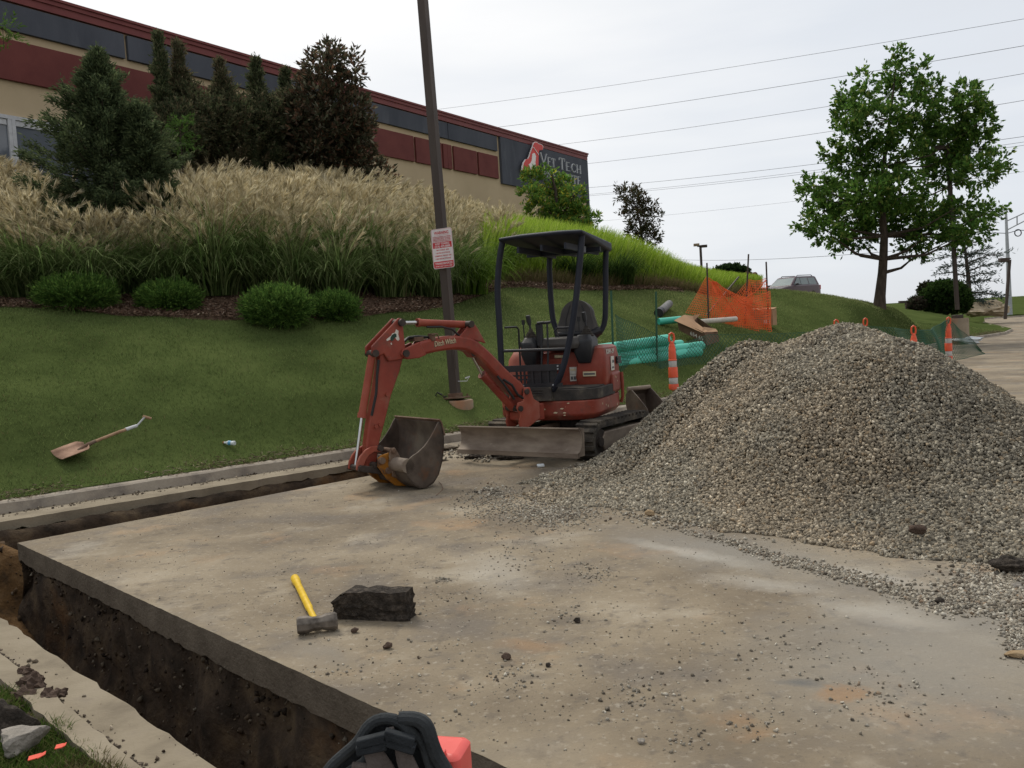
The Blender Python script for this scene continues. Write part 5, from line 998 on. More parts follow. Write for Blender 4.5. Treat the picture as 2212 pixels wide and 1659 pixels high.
for o_ in [p.o for p in protoA+protoB]:
    if 'used' in o_: del o_['used']
# dark green clumps under the lime grass + bright green one by the mulch end
DG=((.025,.055,.012),(.05,.09,.02),(.08,.13,.035));LG=((.08,.15,.02),(.13,.22,.03),(.18,.28,.05))
def one(name,label,px,py,t,s,nl,H,cols,plumes=0):
    tt=makeclump(label,plumes,nl,H,cols,group=None,name=name);q=O0+ray(px,py)*t;tt.o.location=(q[0],q[1],Tz(q[0],q[1]));tt.o.scale=(s,s,s);return tt
one('grass_clump','bright green arching grass clump directly right of the sign pole',1010,600,17.6,1.05,900,1.2,LG)
one('grass_clump','bright green grass clump just left of the excavator canopy post',1065,600,19.9,1.0,800,1.1,LG)
one('grass_clump','dark green grass clump seen through the canopy frame',1245,600,21.5,1.0,800,1.05,DG)
one('grass_clump','dark green grass clump right of the canopy rear post',1335,600,22.3,1.05,900,1.05,DG)
# lime grass mass (nobody could count)
n=95000;px=rng.uniform(1040,1640,n);tb=np.interp(px,[1040,1100,1200,1300,1480,1560,1640],[19,19.9,21,21.9,24.4,26.5,29]);t=tb+rng.random(n)**.8*np.interp(px,[1040,1300,1480,1560,1640],[7,8,7,5,4])
q=O0+np.stack([ray(a,600) for a in px])*t[:,None];z=T(q[:,0],q[:,1]);hgt=np.interp(px,[1040,1300,1400,1480,1560,1640],[1.15,1.2,1.0,.75,.55,.45])*(.55+.6*rng.random(n))
hgt*=np.clip((t-tb)*1.2+.35,0,1)
c=palette(n,[(.12,.20,.022),(.21,.31,.03),(.30,.41,.06),(.37,.43,.12)],[.25,.35,.3,.1])
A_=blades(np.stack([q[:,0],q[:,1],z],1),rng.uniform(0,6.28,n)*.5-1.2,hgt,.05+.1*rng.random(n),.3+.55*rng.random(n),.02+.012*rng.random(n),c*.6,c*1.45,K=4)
n2_=9000;px=rng.uniform(1090,1640,n2_);tb=np.interp(px,[1040,1100,1200,1300,1480,1560,1640],[18.6,19.5,20.5,21.4,23.9,26.1,28.6]);t=tb+rng.random(n2_)*.8;q=O0+np.stack([ray(a,600) for a in px])*t[:,None];z=T(q[:,0],q[:,1])
c=palette(n2_,[(.20,.16,.08),(.12,.13,.04),(.26,.20,.11)])
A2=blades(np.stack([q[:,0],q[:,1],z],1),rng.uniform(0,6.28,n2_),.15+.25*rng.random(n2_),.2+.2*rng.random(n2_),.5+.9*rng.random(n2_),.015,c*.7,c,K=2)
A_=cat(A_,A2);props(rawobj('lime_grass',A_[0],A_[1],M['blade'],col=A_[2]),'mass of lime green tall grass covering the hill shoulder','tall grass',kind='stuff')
# ---- shrubs and trees
def bl(px,py,rx,ry,t,dt=0,rd=None):
    q=att(px,py,t+dt);s=t/F;return (q[0],q[1],q[2],rx*s,(rd if rd else rx*.9*s),ry*s)
def plant(name,label,cat_,base,parts,group=None):
    t=Thing(name,label,cat_,base,0,group)
    for nm,kind,data in parts:
        if kind=='raw':t.raw(nm,data[0],data[1],'leaf',data[2])
        else:t.part(nm,data,'bark',sharp=None)
    return t
JC=[(.067,.142,.030),(.114,.218,.046),(.190,.304,.065),(.048,.095,.027)]
for i,(px,py,rx,ry,bx,by,lab) in enumerate([(165,622,86,38,165,655,'wide dark juniper bush, leftmost on the mulch'),(365,618,64,32,365,645,'juniper bush second from left against the grass clumps'),(598,628,74,44,605,670,'largest bright green juniper bush nearest the lawn edge'),(721,617,52,29,725,640,'small round juniper bush right of the largest one')]):
    t=[13.35,13.75,13.45,14.15][i];h=O0+ray(bx,by)*t;h[2]=Tz(h[0],h[1]);t=float((h-O0)@CF);dyy=(PH/2-F*((h-O0)@CU)/t)-by;py=py+dyy+3
    B=[bl(px,py,rx*.8,ry*.8,t),bl(px-rx*.4,py+4,rx*.5,ry*.65,t),bl(px+rx*.4,py+4,rx*.52,ry*.7,t)]
    nn=int(2600*rx/75);A_,p_,td,tl=twiggy(B,nn,9,.13,.055,.014,JC,w=[.3,.35,.2,.15],up=.7,surf=.5,spread=.4)
    inner_=lump((B[0][0],B[0][1],B[0][2]-.03),(B[0][3]*.9,B[0][4]*.9,B[0][5]*.85),90+i,.5)
    tb=Thing('juniper_bush',lab,'juniper bush',(h[0],h[1],h[2]),0,'juniper bushes along the mulch bed');tb.raw('foliage',A_[0],A_[1],'leaf',A_[2])
    b=MB();
    for k_ in range(5): a_=k_*1.25;b.tube([(h[0],h[1],h[2]-.1),(B[0][0]+math.cos(a_)*B[0][3]*.4,B[0][1]+math.sin(a_)*B[0][4]*.4,B[0][2])],[.03,.01],6)
    tb.part('trunk',b,'bark',sharp=None)
# spruce at left
def conifer(name,label,px,top,bot,t,rmax,nb,cols,droop=.15,base=None,power=.8,twin=None,nleaf=26,ll=.10,lwd=.03,cat_='spruce',prof=None):
    q=att(px,bot,t);tp=att(px,top,t);zg=Tz(q[0],q[1]);H=tp[2]-zg;As=[];b=MB()
    b.tube([(q[0],q[1],zg-.2),(q[0],q[1],zg+H*.5),(q[0],q[1],zg+H*.98)],[.11,.07,.012],8)
    for i in range(nb):
        f=((i+.5)/nb)**.85;z=zg+H*(.04+.94*f);r=rmax*(prof(f) if prof else (1-f)**power)*(.72+.5*rng.random());a=i*2.399+rng.normal()*.3
        d=np.array([math.cos(a),math.sin(a),-droop+.6*f+.1*rng.normal()]);d/=np.linalg.norm(d);p0=np.array([q[0],q[1],z]);e=p0+d*r+np.array([0,0,.18*r]);
        b.tube([p0,p0+d*r*.6,e],[.022*(1-f)+.006,.01,.003],5)
        n=int(nleaf*(.4+r/rmax*2.2));s=rng.random(n)**.6;sd_=nrm(np.cross(np.tile(d,(n,1)),[0,0,1.]))*(rng.random((n,1))*2-1)*(.32*r)*(1.05-s[:,None])
        P=p0+d*r*s[:,None]+np.array([0,0,.18*r])*(s[:,None]**2)+sd_+rng.normal(size=(n,3))*.03;D=nrm(np.tile(d,(n,1))*.8+sd_*2.2+unit(n)*.4+np.array([0,0,.12]))
        k=5;PP=np.repeat(P,k,0)+rng.normal(size=(n*k,3))*.035;DD=nrm(np.repeat(D,k,0)+unit(n*k)*.55);c=palette(n*k,cols)*np.repeat(.7+.6*rng.random((n,1)),k,0)
        As.append(leaves(PP,DD,ll*(.6+.7*rng.random(n*k)),lwd,c))
    A_=cat(*As);t_=Thing(name,label,cat_,(q[0],q[1],zg));t_.raw('crown',A_[0],A_[1],'leaf',A_[2]);t_.part('trunk',b,'bark',sharp=None);return t_
SPC=[(.070,.102,.049),(.105,.140,.063),(.149,.184,.088),(.044,.063,.032)]
conifer('spruce','large dark spruce in front of the building at the left',238,108,450,16.2,1.62,250,SPC,power=.62,nleaf=44,ll=.085,lwd=.024,prof=lambda f:((1-f)*1.30 if f>.3 else .91)**1.0*(.62+.55*rng.random()))
conifer('spruce','low dark spruce growing against the right side of the large spruce',318,225,450,15.9,.72,110,SPC,power=.6,nleaf=40,ll=.085,lwd=.024)
CDC=[(.075,.105,.050),(.112,.135,.063),(.150,.150,.083),(.045,.060,.033)];CDB=[(.128,.120,.068),(.188,.150,.090),(.105,.120,.063),(.075,.075,.045)]
for px,top,t,r,cols,lab in [(362,72,21.3,.75,CDC,'tall thin green cedar, leftmost behind the large spruce'),(402,92,21.9,1.0,CDB,'brownish cedar with ragged double tip behind the spruce'),(487,128,22.3,1.0,CDB,'brown tinged cedar in the middle of the cedar row'),(566,124,22.9,.9,CDC,'pointed dark green cedar left of the magnolia'),(628,146,23.8,.6,CDC,'thin cedar spire partly behind the magnolia')]:
    conifer('cedar',lab,px,top,330,t,r,95,cols,droop=-.45,nleaf=24,ll=.11,lwd=.032,cat_='cedar',prof=lambda f:(1.02-f)**.95*(.45+1.0*rng.random())+.02)
for px,py,rx,ry,t in [(440,300,90,55,21.5),(540,310,90,50,22.5)]:
    pass
A_,_,_,_=twiggy([bl(385,290,50,60,21.0),bl(440,270,60,62,21.8),bl(500,275,60,60,22.3),bl(570,270,50,60,22.8),bl(625,270,45,70,23.3),bl(405,220,28,40,21.8),bl(490,225,28,36,22.3)],3800,9,.2,.10,.035,CDC+CDB,up=.5)
tq=att(490,330,22);tcd=Thing('evergreen_shrub','dark low evergreen mass joining the cedars behind the tan plumes','evergreen shrub',(tq[0],tq[1],Tz(tq[0],tq[1])));tcd.raw('foliage',A_[0],A_[1],'leaf',A_[2])
# sumac sprout
A_,p_,_,_=twiggy([bl(388,285,20,20,19.2),bl(402,262,14,10,19.2),bl(385,305,20,12,19.2)],46,14,.24,.10,.03,[(.07,.14,.03),(.10,.18,.04),(.05,.10,.025)],up=.0,surf=.8)
q=att(390,330,19.2);b=MB();zg=Tz(q[0],q[1]);b.tube([(q[0],q[1],zg),(q[0]+.03,q[1],q[2]+.6)],[.02,.006],6)
for k_ in range(0,46,3): b.tube([(q[0]+.02,q[1],p_[k_][2]-.08),tuple(p_[k_])],.004,4)
ts=Thing('sumac_sprout','small bright green leafy sapling between spruce and cedars','sapling',(q[0],q[1],zg));ts.raw('foliage',A_[0],A_[1],'leaf',A_[2]);ts.part('stem',b,'bark',sharp=None)
# broadleaf trees from clumps
def btree(name,label,cat_,blobs,t,trunkpath,nt,lpt,tl,ll,lw_,cols,w=None,up=.3,surf=.55,tw=.05,limbs=True,dscale=1.,spread=.8,ground=True,base=None):
    B=[];
    for (px,py,rx,ry) in blobs: B.append(bl(px,py,rx,ry,t,dt=rng.normal()*.35*dscale,rd=max(rx,ry)*t/F*1.0))
    A_,p_,td,tl_=twiggy(B,nt,lpt,tl,ll,lw_,cols,w,up,surf,spread)
    tp=[att(a,b_,t) for a,b_,r in trunkpath];rr=[r*t/F for _,_,r in trunkpath]
    if base is not None: tp[0][2]=base
    b=MB();b.tube(tp,rr,9)
    if limbs:
        for q in B:
            q=np.array(q[:3]);ds=[np.linalg.norm(q-p)+.8*abs(p[2]-q[2]+.6) for p in tp];j=int(np.argmin(ds));a=tp[j];mid=(a+q)/2+np.array([0,0,-.1*np.linalg.norm(q-a)]);b.tube([a,mid,q],[max(.012,rr[j]*.5),max(.008,rr[j]*.3),.006],6)
        for k_ in rng.choice(len(p_),min(220,len(p_)),replace=False):
            j=int(np.argmin([np.linalg.norm(np.array(q[:3])-p_[k_]) for q in B]));b.tube([B[j][:3],p_[k_]],[.008,.003],4)
    tt=Thing(name,label,cat_,tuple(tp[0]));tt.raw('crown',A_[0],A_[1],'leaf',A_[2]);tt.part('trunk',b,'bark',sharp=None);return tt
MGC=[(.068,.074,.041),(.101,.070,.047),(.162,.088,.054),(.041,.046,.027),(.270,.270,.189)]
mg=[(712,118,26,22),(700,150,40,28),(745,135,28,22),(765,165,20,10),(705,190,55,35),(680,230,55,40),(740,240,55,45),(700,280,75,45),(770,290,40,40),(650,300,40,40),(690,330,70,40),(760,345,50,35),(800,370,30,20),(835,385,14,12),(700,365,60,25),(640,350,40,25)]
btree('magnolia','dark bronze leaved magnolia rising above the roofline','magnolia',mg,23.5,[(715,420,9),(712,300,7),(706,200,4),(708,110,1.5)],2100,8,.2,.17,.06,MGC,w=[.3,.25,.17,.2,.08],surf=.35,base=Tz(*att(715,420,23.5)[:2])-.1)
OG=[(.112,.225,.045),(.175,.325,.062),(.088,.163,.037),(.400,.425,.050),(.600,.500,.075)]
og=[(1150,370,26,20),(1180,365,20,16),(1215,385,24,22),(1190,410,45,26),(1145,405,26,18),(1240,410,28,26),(1165,440,36,22),(1220,445,44,28),(1255,455,30,30),(1200,475,50,24),(1250,480,34,20),(1288,462,8,16),(1275,487,14,10),(1180,490,30,14)]
btree('corner_tree','yellow green tree covering the lower half of the building sign','tree',[(a,b_+13,c_*.72,d_*.62) for a,b_,c_,d_ in og],34,[(1205,520,7),(1205,470,5),(1200,410,3),(1190,370,1.5)],1500,8,.20,.15,.06,OG,w=[.32,.3,.22,.1,.06],up=.5,base=2.4)
sm=[(1365,425,16,14),(1350,420,16,10),(1392,432,10,10),(1375,450,20,16),(1360,465,12,10),(1400,455,16,14),(1415,470,10,10),(1385,480,24,14),(1375,505,20,14),(1400,510,20,16),(1415,528,8,10),(1380,530,16,8)]
btree('hill_tree','small open dark leaved tree alone on the crest of the lime grass hill','tree',sm,28,[(1390,560,3),(1386,500,2.6),(1375,450,1.8),(1362,422,.8)],420,8,.2,.14,.04,[(.035,.045,.02),(.055,.06,.028),(.08,.05,.03)],surf=.4,up=.6,spread=.9)
def R4(x,y,rx,ry): return (x*.4444+1475,y*.4444+46,rx*.4444*.82,ry*.4444*.80)
mp_=[(1042,178,34,46),(1028,255,38,60),(1000,350,62,80),(880,282,38,46),(872,370,50,70),(790,368,26,50),(800,450,60,80),(1155,255,30,42),(1190,335,60,64),(1150,430,80,90),(1370,330,52,38),(1400,410,80,70),(1330,470,110,90),(1440,500,70,80),(940,500,120,100),(800,555,60,60),(715,635,48,40),(820,690,110,70),(960,680,120,100),(1120,560,100,100),(1250,600,120,100),(1400,620,95,80),(1535,685,56,50),(1440,740,100,55),(1280,730,120,80),(655,800,80,32),(610,845,46,30),(760,850,120,60),(900,850,120,80),(1050,820,130,80),(610,985,46,26),(700,1025,80,42),(680,930,70,46),(820,960,120,70),(950,950,120,80),(1080,960,120,75),(1200,930,110,70),(860,1065,70,34),(760,1075,60,28),(1200,1030,100,46),(1110,1085,70,36),(1330,960,100,70),(1370,880,46,30),(1460,935,76,34),(1515,915,44,20),(1400,1030,80,36),(1150,1125,40,18),(1320,1055,60,30)]
MPC=[(.055,.131,.025),(.096,.197,.036),(.146,.251,.050),(.037,.079,.020),(.251,.302,.076)]
tg=hit(1905,664);TT=float((tg-O0)@CF)
btree('shade_tree','large maple like shade tree on the lawn mound right of centre','shade tree',[R4(*q) for q in mp_],TT,[(1899,668,15),(1901,640,11.5),(1906,590,9.5),(1908,560,9),(1910,510,8),(1903,430,6),(1908,360,4.5),(1922,260,3),(1935,150,1.2)],4700,8,.26,.15,.08,MPC,w=[.3,.3,.2,.13,.07],surf=.5,up=.15,dscale=2.2,base=tg[2]-.15)
# overhanging branch top left
q=[bl(8,60,18,12,9),bl(22,80,14,8,9),bl(12,95,8,6,9)]
A_,p_,_,_=twiggy(q,26,12,.11,.05,.012,[(.06,.12,.02),(.09,.16,.03)],up=-.5,surf=.8)
p0=att(-420,-40,9);b=MB();b.tube([tuple(att(-520,900,9.2)[:2])+(Tz(*att(-520,900,9.2)[:2]),),tuple(att(-480,300,9)),tuple(att(-420,20,9)),tuple(att(-150,10,9)),tuple(att(6,60,9))],[.09,.07,.05,.02,.006],7)
for k_ in range(0,26,3): b.tube([tuple(att(6,60,9)),tuple(p_[k_])],.003,4)
tb=Thing('honey_locust','tree reaching in with a fine leaved branch at the top left corner','tree',tuple(att(-520,900,9.2)[:2])+(Tz(*att(-520,900,9.2)[:2]),));tb.raw('crown',A_[0],A_[1],'leaf',A_[2]);tb.part('trunk',b,'bark',sharp=None)
# bushes right
def bush(name,label,cat_,blobs,t,nt,cols,ll=.09,lw_=.05,lpt=8):
    B=[bl(*q_,t) for q_ in blobs];A_,_,_,_=twiggy(B,nt,lpt,.16,ll,lw_,cols,up=.4,surf=.4);g=att(blobs[0][0],blobs[0][1]+blobs[0][3],t)
    tt=Thing(name,label,cat_,tuple(g));tt.raw('foliage',A_[0],A_[1],'leaf',A_[2]);b=MB();b.tube([tuple(g-np.array([0,0,.3])),(B[0][0],B[0][1],B[0][2])],[.08,.03],6);tt.part('trunk',b,'bark',sharp=None)
bush('round_bush','big rounded dark green bush behind the pole footing','bush',[(2045,642,42,32),(2012,648,22,24),(2075,650,20,24),(2040,625,30,16)],50,2600,[(.02,.045,.012),(.035,.07,.016),(.05,.09,.02)],.14,.08)
bush('dark_bush','dark reddish bush tucked behind the left of the big round bush','bush',[(2003,628,16,14),(2012,640,18,16)],52,600,[(.025,.035,.016),(.045,.04,.022)],.14,.08)
bush('low_shrub','low greyish shrub at the left end of the rock bed','shrub',[(1982,656,17,11),(1975,660,10,7)],50,500,[(.05,.06,.035),(.09,.09,.06),(.07,.04,.04)],.12,.07)
bush('clipped_shrub','dome shaped green shrub behind the orange fence crest','shrub',[(1580,590,34,13),(1560,592,20,10)],45,1400,[(.02,.045,.015),(.035,.065,.02)],.12,.08)
for i,(px,py,rx) in enumerate([(2193,660,22),(2215,658,26),(2160,655,14),(2248,662,30),(2135,655,8)]):
    pass
# distant treeline at the right edge
for i,(px,top,rx,t) in enumerate([(2192,657,16,300),(2212,655,18,310),(2236,655,22,300),(2150,656,7,320),(2266,652,24,305)]):
    B=[bl(px,top+rx*.8,rx,rx*.9,t),bl(px-rx*.6,top+rx*1.2,rx*.7,rx*.7,t)]
    A_,_,_,_=twiggy(B,500,8,1.6,1.1,.7,[(.05,.065,.045),(.07,.085,.055)],surf=.4);g=np.array([B[0][0],B[0][1],-15.])
    tt=Thing('far_tree',['hazy far tree at the right horizon, left of the lamp foot','hazy far tree at the right edge of the picture','hazy far tree just beyond the right edge','tiny far tree showing between rocks and lamp','hazy far tree outside to the right'][i],'tree',tuple(g));tt.raw('crown',A_[0],A_[1],'leaf',A_[2]);b=MB();b.tube([tuple(g),(B[0][0],B[0][1],B[0][2])],[.5,.2],6);tt.part('trunk',b,'bark',sharp=None)
# sparse blue cedar
t=52;q=att(2095,664,t);b=MB();As=[];top=att(2078,505,t);zg=att(2095,672,t)[2]-.2
b.tube([(q[0],q[1],zg),tuple(att(2092,600,t)),tuple(att(2085,540,t)),tuple(top)],[.16,.12,.08,.02],7)
for i,(x0,y0,x1,y1) in enumerate([(2090,652,2140,665),(2090,640,2165,640),(2092,628,2040,633),(2090,615,2012,618),(2090,612,2150,608),(2088,600,2150,592),(2088,596,2025,592),(2088,588,2160,570),(2086,575,2030,580),(2086,570,2180,545),(2085,560,2140,535),(2085,556,2020,560),(2083,545,2030,540),(2083,540,2120,520),(2082,528,2050,520),(2088,645,2150,660),(2090,632,2168,642),(2086,580,2120,565),(2088,622,2030,612),(2088,605,2120,625),(2083,550,2165,556),(2080,512,2100,505),(2080,520,2060,512)]):
    a_=att(x0,y0,t);e_=att(x1,y1,t+rng.normal()*1.2);m_=(a_+e_)/2+np.array([0,0,.15]);b.tube([tuple(a_),tuple(m_),tuple(e_)],[.05,.03,.012],5)
    n=110;s=rng.random(n);P=a_+(e_-a_)*s[:,None]+np.array([0,0,.3])*(s*(1-s)*2)[:,None]+rng.normal(size=(n,3))*np.array([.16,.3,.07]);D=nrm((e_-a_)/np.linalg.norm(e_-a_)+unit(n)*.8)
    As.append(leaves(P,D,.26,.06,palette(n,[(.07,.10,.09),(.10,.13,.115),(.045,.06,.05)])))
A_=cat(*As);tt=Thing('blue_cedar','sparse wide branching blue green cedar behind the rock ledge','cedar',(q[0],q[1],zg));tt.raw('crown',A_[0],A_[1],'leaf',A_[2]);tt.part('trunk',b,'bark',sharp=None)
# brown seedhead clump behind orange net
q=hit(1622,640);single('brown_shrub',lump(tuple(att(1622,607,31)),(.30,.3,.36),123,1.0),'brownlump','dried brown round shrub behind the orange fence','shrub',tuple(att(1622,630,31)),sharp=30)
q=hit(1775,712);A_,_,_,_=twiggy([bl(1775,700,22,12,float((q-O0)@CF))],10,3,.1,.1,.02,JC)
# ================================================================== STREET FURNITURE
def V3(q): return tuple(float(a) for a in q)
# light pole with warning sign
hp=hit(985,868);tp=float((hp-O0)@CF);top=att(908,-60,tp+.05);bs=np.array([hp[0],hp[1],hp[2]])
lp=Thing('light_pole','square brown light pole behind the excavator arm, carrying the warning sign','light pole',V3(bs))
ax=(top-bs);Lp=np.linalg.norm(ax);az_=ax/Lp;ang=R(-28);hx=np.array([math.cos(ang),math.sin(ang),0]);hx-=az_*(hx@az_);hx/=np.linalg.norm(hx);hy_=np.cross(az_,hx)
Lx=Lp*1.25
b=MB();b.obox(bs+az_*(Lx/2+.1),[hx,hy_,az_],(.058,.058,Lx/2));pl_=lp.part('pole',b,'polebrown',bev=.006)
b=MB();b.obox(bs+az_*.055,[hx,hy_,az_],(.15,.15,.012));b.obox(bs+az_*.09,[hx,hy_,az_],(.075,.075,.03));lp.part('base_plate',b,'rust',bev=.004)
fc=bs+np.array([0,0,-.1]);b=MB();b.lathe((bs[0]+.06,bs[1]-.02,bs[2]-.3),[(.18,0),(.18,.31),(.17,.325)],20);lp.part('footing',b,'poured')
b=MB();b.obox(bs+az_*.62+hx*.0595,[hy_,az_,hx],(.03,.17,.003));b.obox(bs+az_*.62-hy_*.0595,[hx,az_,hy_],(.03,.17,.003));lp.part('hand_hole_cover',b,'lime_metal' if False else 'polebrown',pl_)
for i_,(sx,sy) in enumerate([(1,1),(1,-1),(-1,1),(-1,-1)]):
    b=MB();b.tube([bs+hx*.12*sx+hy_*.12*sy+az_*.05,bs+hx*.12*sx+hy_*.12*sy+az_*.10],.012,8);lp.part('anchor_bolt',b,'rust')
b=MB();ht=bs+az_*(Lx+.1);b.obox(ht+np.array([0,-.35,0]),[(1,0,0),(0,1,0),(0,0,1)],(.2,.4,.09));lp.part('lamp_head',b,'polebrown',bev=.01)
b=MB();q=bs+np.array([-.22,-.05,.06]);b.tube([q+np.array([.1,0,.03]),q,q+np.array([-.05,-.03,.05]),q+np.array([-.02,-.05,.09]),q+np.array([.04,-.02,.05])],.012,6);single('cable_coil',b,'hose','short black cable coil in the grass left of the light pole base','cable',V3(q))
b=MB();q=bs+np.array([.17,-.03,.28]);b.tube([bs+az_*.28+hx*.06,q,q+np.array([.03,0,.05])],.006,6);b.obox(q+np.array([.01,0,.05]),[(1,0,.3),(0,1,0),(0,0,1)],(.035,.02,.008));lp.part('wire_tag',b,'frame')
# sign
sq=[att(924.5,484,tp-.13),att(978,492,tp-.13)]
sx_=(att(981,490.5,tp-.10)-att(925,485,tp-.16));sxl=.30;
sn=az_;sxv=np.array([math.cos(R(-16)),math.sin(R(-16)),0]);sxv=sxv-sn*(sxv@sn);sxv/=np.linalg.norm(sxv);so_=np.cross(sxv,sn)
cS=att(956,536.5,tp-.12);SW=.305;SH=.545
sg=Thing('warning_sign','red and white towing warning sign mounted on the brown light pole','sign',V3(cS))
def SG(x,y,z=0): return tuple(cS+sxv*x+sn*y+so_*z)
def rr(w_,h_,r,n=6):
    o=[]
    for cx,cy,a0 in((w_-r,h_-r,0),(-w_+r,h_-r,90),(-w_+r,-h_+r,180),(w_-r,-h_+r,270)):
        for i in range(n+1):a=R(a0+90*i/n);o.append((cx+r*math.cos(a),cy+r*math.sin(a)))
    return o
b=MB();b.prism(rr(SW/2,SH/2,.03),lambda p,q,d:SG(p,q,d),-.002,.001);pn=sg.part('panel',b,'signwhite',sharp=None)
def sgbox(x0,x1,y0,y1,z,mt,nm='red_band'): b=MB();b.loft([[SG(x0,y0,z),SG(x1,y0,z),SG(x1,y1,z),SG(x0,y1,z)],[SG(x0,y0,z+.001),SG(x1,y0,z+.001),SG(x1,y1,z+.001),SG(x0,y1,z+.001)]]);return sg.part(nm,b,mt,pn,sharp=None)
b=MB();o_=rr(SW/2-.006,SH/2-.006,.026);i_=rr(SW/2-.0085,SH/2-.0085,.024);n=len(o_)
b.add([SG(*p,.0016) for p in o_]+[SG(*p,.0016) for p in i_],[(k,(k+1)%n,n+(k+1)%n,n+k) for k in range(n)]);sg.part('border',b,'signred',pn,sharp=None)
sgbox(-.136,.136,.008,.088,.0012,'signred')
b=MB();lo_=[(x,y) for x,y in rr(.141,SH/2-.0105,.023) ];b.prism([(-.141,-.175)]+[p for p in lo_ if p[1]<-.18]+[(.141,-.175)],lambda p,q,d:SG(p,q,d),.0012,.0022);sg.part('red_band',b,'signred',pn,sharp=None)
sgbox(-.11,.115,.181,.1835,.0012,'signred','rule_line')
def sgt(txt,x,y,h,wd,mt,sh=0,dz=.0025):
    b=MB();textmb(b,txt,h,lambda a,c_,z:SG(x+a,y+c_,dz+z),ext=.0008,w=wd,shear=sh,bold=.022);sg.part('lettering',b,mt,pn,sharp=None)
sgt('WARNING',-.105,.197,.058,.21,'signred')
for i,(tx,wd) in enumerate([('HANDICAP, RESERVED, UNATTENDED,',.262),('UNAUTHORIZED, DERELICT OR ILLEGALLY',.262),('PARKED VEHICLES WILL BE TOWED',.26),("AT VEHICLE OWNER'S EXPENSE BY",.262)]): sgt(tx,-.131,.154-.0195*i,.0185,wd,'signred')
sgt('ASSET TOWING',-.105,.053,.037,.21,'signwhite');sgt('(314) 429-8800',-.112,.016,.040,.225,'signwhite')
for i,(tx,x,wd) in enumerate([('MAX CHARGE - $300',-.09,.18),('+ $35 PER DAY STORAGE',-.105,.21),('COMMERCIAL VEHICLES - $700',-.12,.24),('+ $250 PER DAY STORAGE',-.115,.225)]): sgt(tx,x,-.028-.0395*i,.024,wd,'signred')
sgt('TOWING ENFORCED',-.125,-.218,.040,.25,'signwhite',.2);sgt('24 HRS A DAY  7 DAYS A WEEK',-.122,-.250,.024,.245,'signwhite',.2)
for y_ in(.235,-.235): b=MB();b.tube([SG(.0,y_-.0,.001),SG(.0,y_,.005)],.005,8);sg.part('bolt',b,'lime_metal',pn)
# looper cones
def cone(label,base,H=1.07,tilt=(0,0),dirt=0):
    t=Thing('channelizer_cone',label,'traffic cone',V3(base),0,'tall orange looper cones along the kerb')
    k=H/1.07;Mx=Matrix.Translation(Vector(V3(base)))@Matrix.Rotation(tilt[0],4,'X')@Matrix.Rotation(tilt[1],4,'Y')@Matrix.Scale(k,4)
    b=MB(Mx);b.lathe((0,0,0),[(.19,0),(.19,.05),(.12,.06)],16);t.part('base',b,'rubber')
    def seg(r0,z0,r1,z1,nm,mt,par=None):
        b=MB(Mx);b.lathe((0,0,0),[(r0-.004,z0),(r0,z0+.006),(r1,z1-.006),(r1-.004,z1)],20);return t.part(nm,b,mt,par)
    bd_=seg(.088,.055,.084,.17,'body','orange');
    for r0,z0,r1,z1,mt in[(.078,.17,.076,.28,'reflect'),(.083,.28,.078,.46,'orange'),(.070,.46,.068,.57,'reflect'),(.076,.57,.070,.60,'orange'),(.066,.60,.058,.80,'orange'),(.052,.80,.042,.86,'orange'),(.040,.86,.028,.90,'orange')]: seg(r0,z0,r1,z1,'reflective_band' if mt=='reflect' else 'ring',mt,bd_)
    b=MB(Mx);b.tube([(-.035,0,.89),(-.045,0,.96),(-.035,0,1.02),(0,0,1.045),(.035,0,1.02),(.045,0,.96),(.035,0,.89)],.017,8);t.part('handle',b,'orange',bd_)
def atz(px,py,t): q=att(px,py,t);return q
for (px,ptop,t,lab,tl) in [(1450,717,15.1,'orange and white looper cone standing left of the gravel pile',(0,0)),(1806,689,18.2,'looper cone whose handle peeks over the left side of the gravel peak',(0,0)),(1864,686,19.0,'looper cone whose top shows just right of the gravel peak',(0,.05)),(1973,702,17.0,'looper cone showing its neck above the right shoulder of the gravel',(0,0)),(2046,684,20.0,'most exposed orange looper cone at the right of the gravel, draped in green netting',(0,.03))]:
    q=att(px,ptop,t);cone(lab,(q[0],q[1],q[2]-1.06),1.07,tl)
# netting helper: surface patch fn(u,v)->xyz, ribbons along two diagonal families
def net(fn,Lu,Lv,cell,wd,diag=True,nr=None,edge=0):
    Vs=[];Fs=[];o=0;segn=2
    lines=[]
    nu=int(Lu/cell);nv=max(2,int(Lv/cell))
    if diag:
        for i in range(-nv,nu+1): lines.append([(i+j,j) for j in range(nv+1) if 0<=i+j<=nu]);
        for i in range(0,nu+nv+1): lines.append([(i-j,j) for j in range(nv+1) if 0<=i-j<=nu])
        lines.append([(i,nv) for i in range(nu+1)]);lines.append([(i,0) for i in range(nu+1)])
    else:
        for i in range(nu+1): lines.append([(i,j) for j in range(nv+1)])
        for j in range(nv+1): lines.append([(i,j) for i in range(nu+1)])
    for li in lines:
        if len(li)<2: continue
        P=np.array([fn(i/nu,j/nv) for i,j in li]);tt=np.gradient(P,axis=0);tt=tt/(np.linalg.norm(tt,axis=1)[:,None]+1e-9)
        view=nrm(P-O0) if nr is None else np.tile(np.array(nr,float),(len(P),1))
        s_=np.cross(tt,view);s_/=np.linalg.norm(s_,axis=1)[:,None]+1e-9
        V=np.stack([P-s_*wd/2,P+s_*wd/2],1).reshape(-1,3);n=len(P);idx=np.arange(n-1)*2
        Fs.append(np.stack([idx,idx+1,idx+3,idx+2],1)+o);Vs.append(V);o+=len(V)
    return np.concatenate(Vs),np.concatenate(Fs)
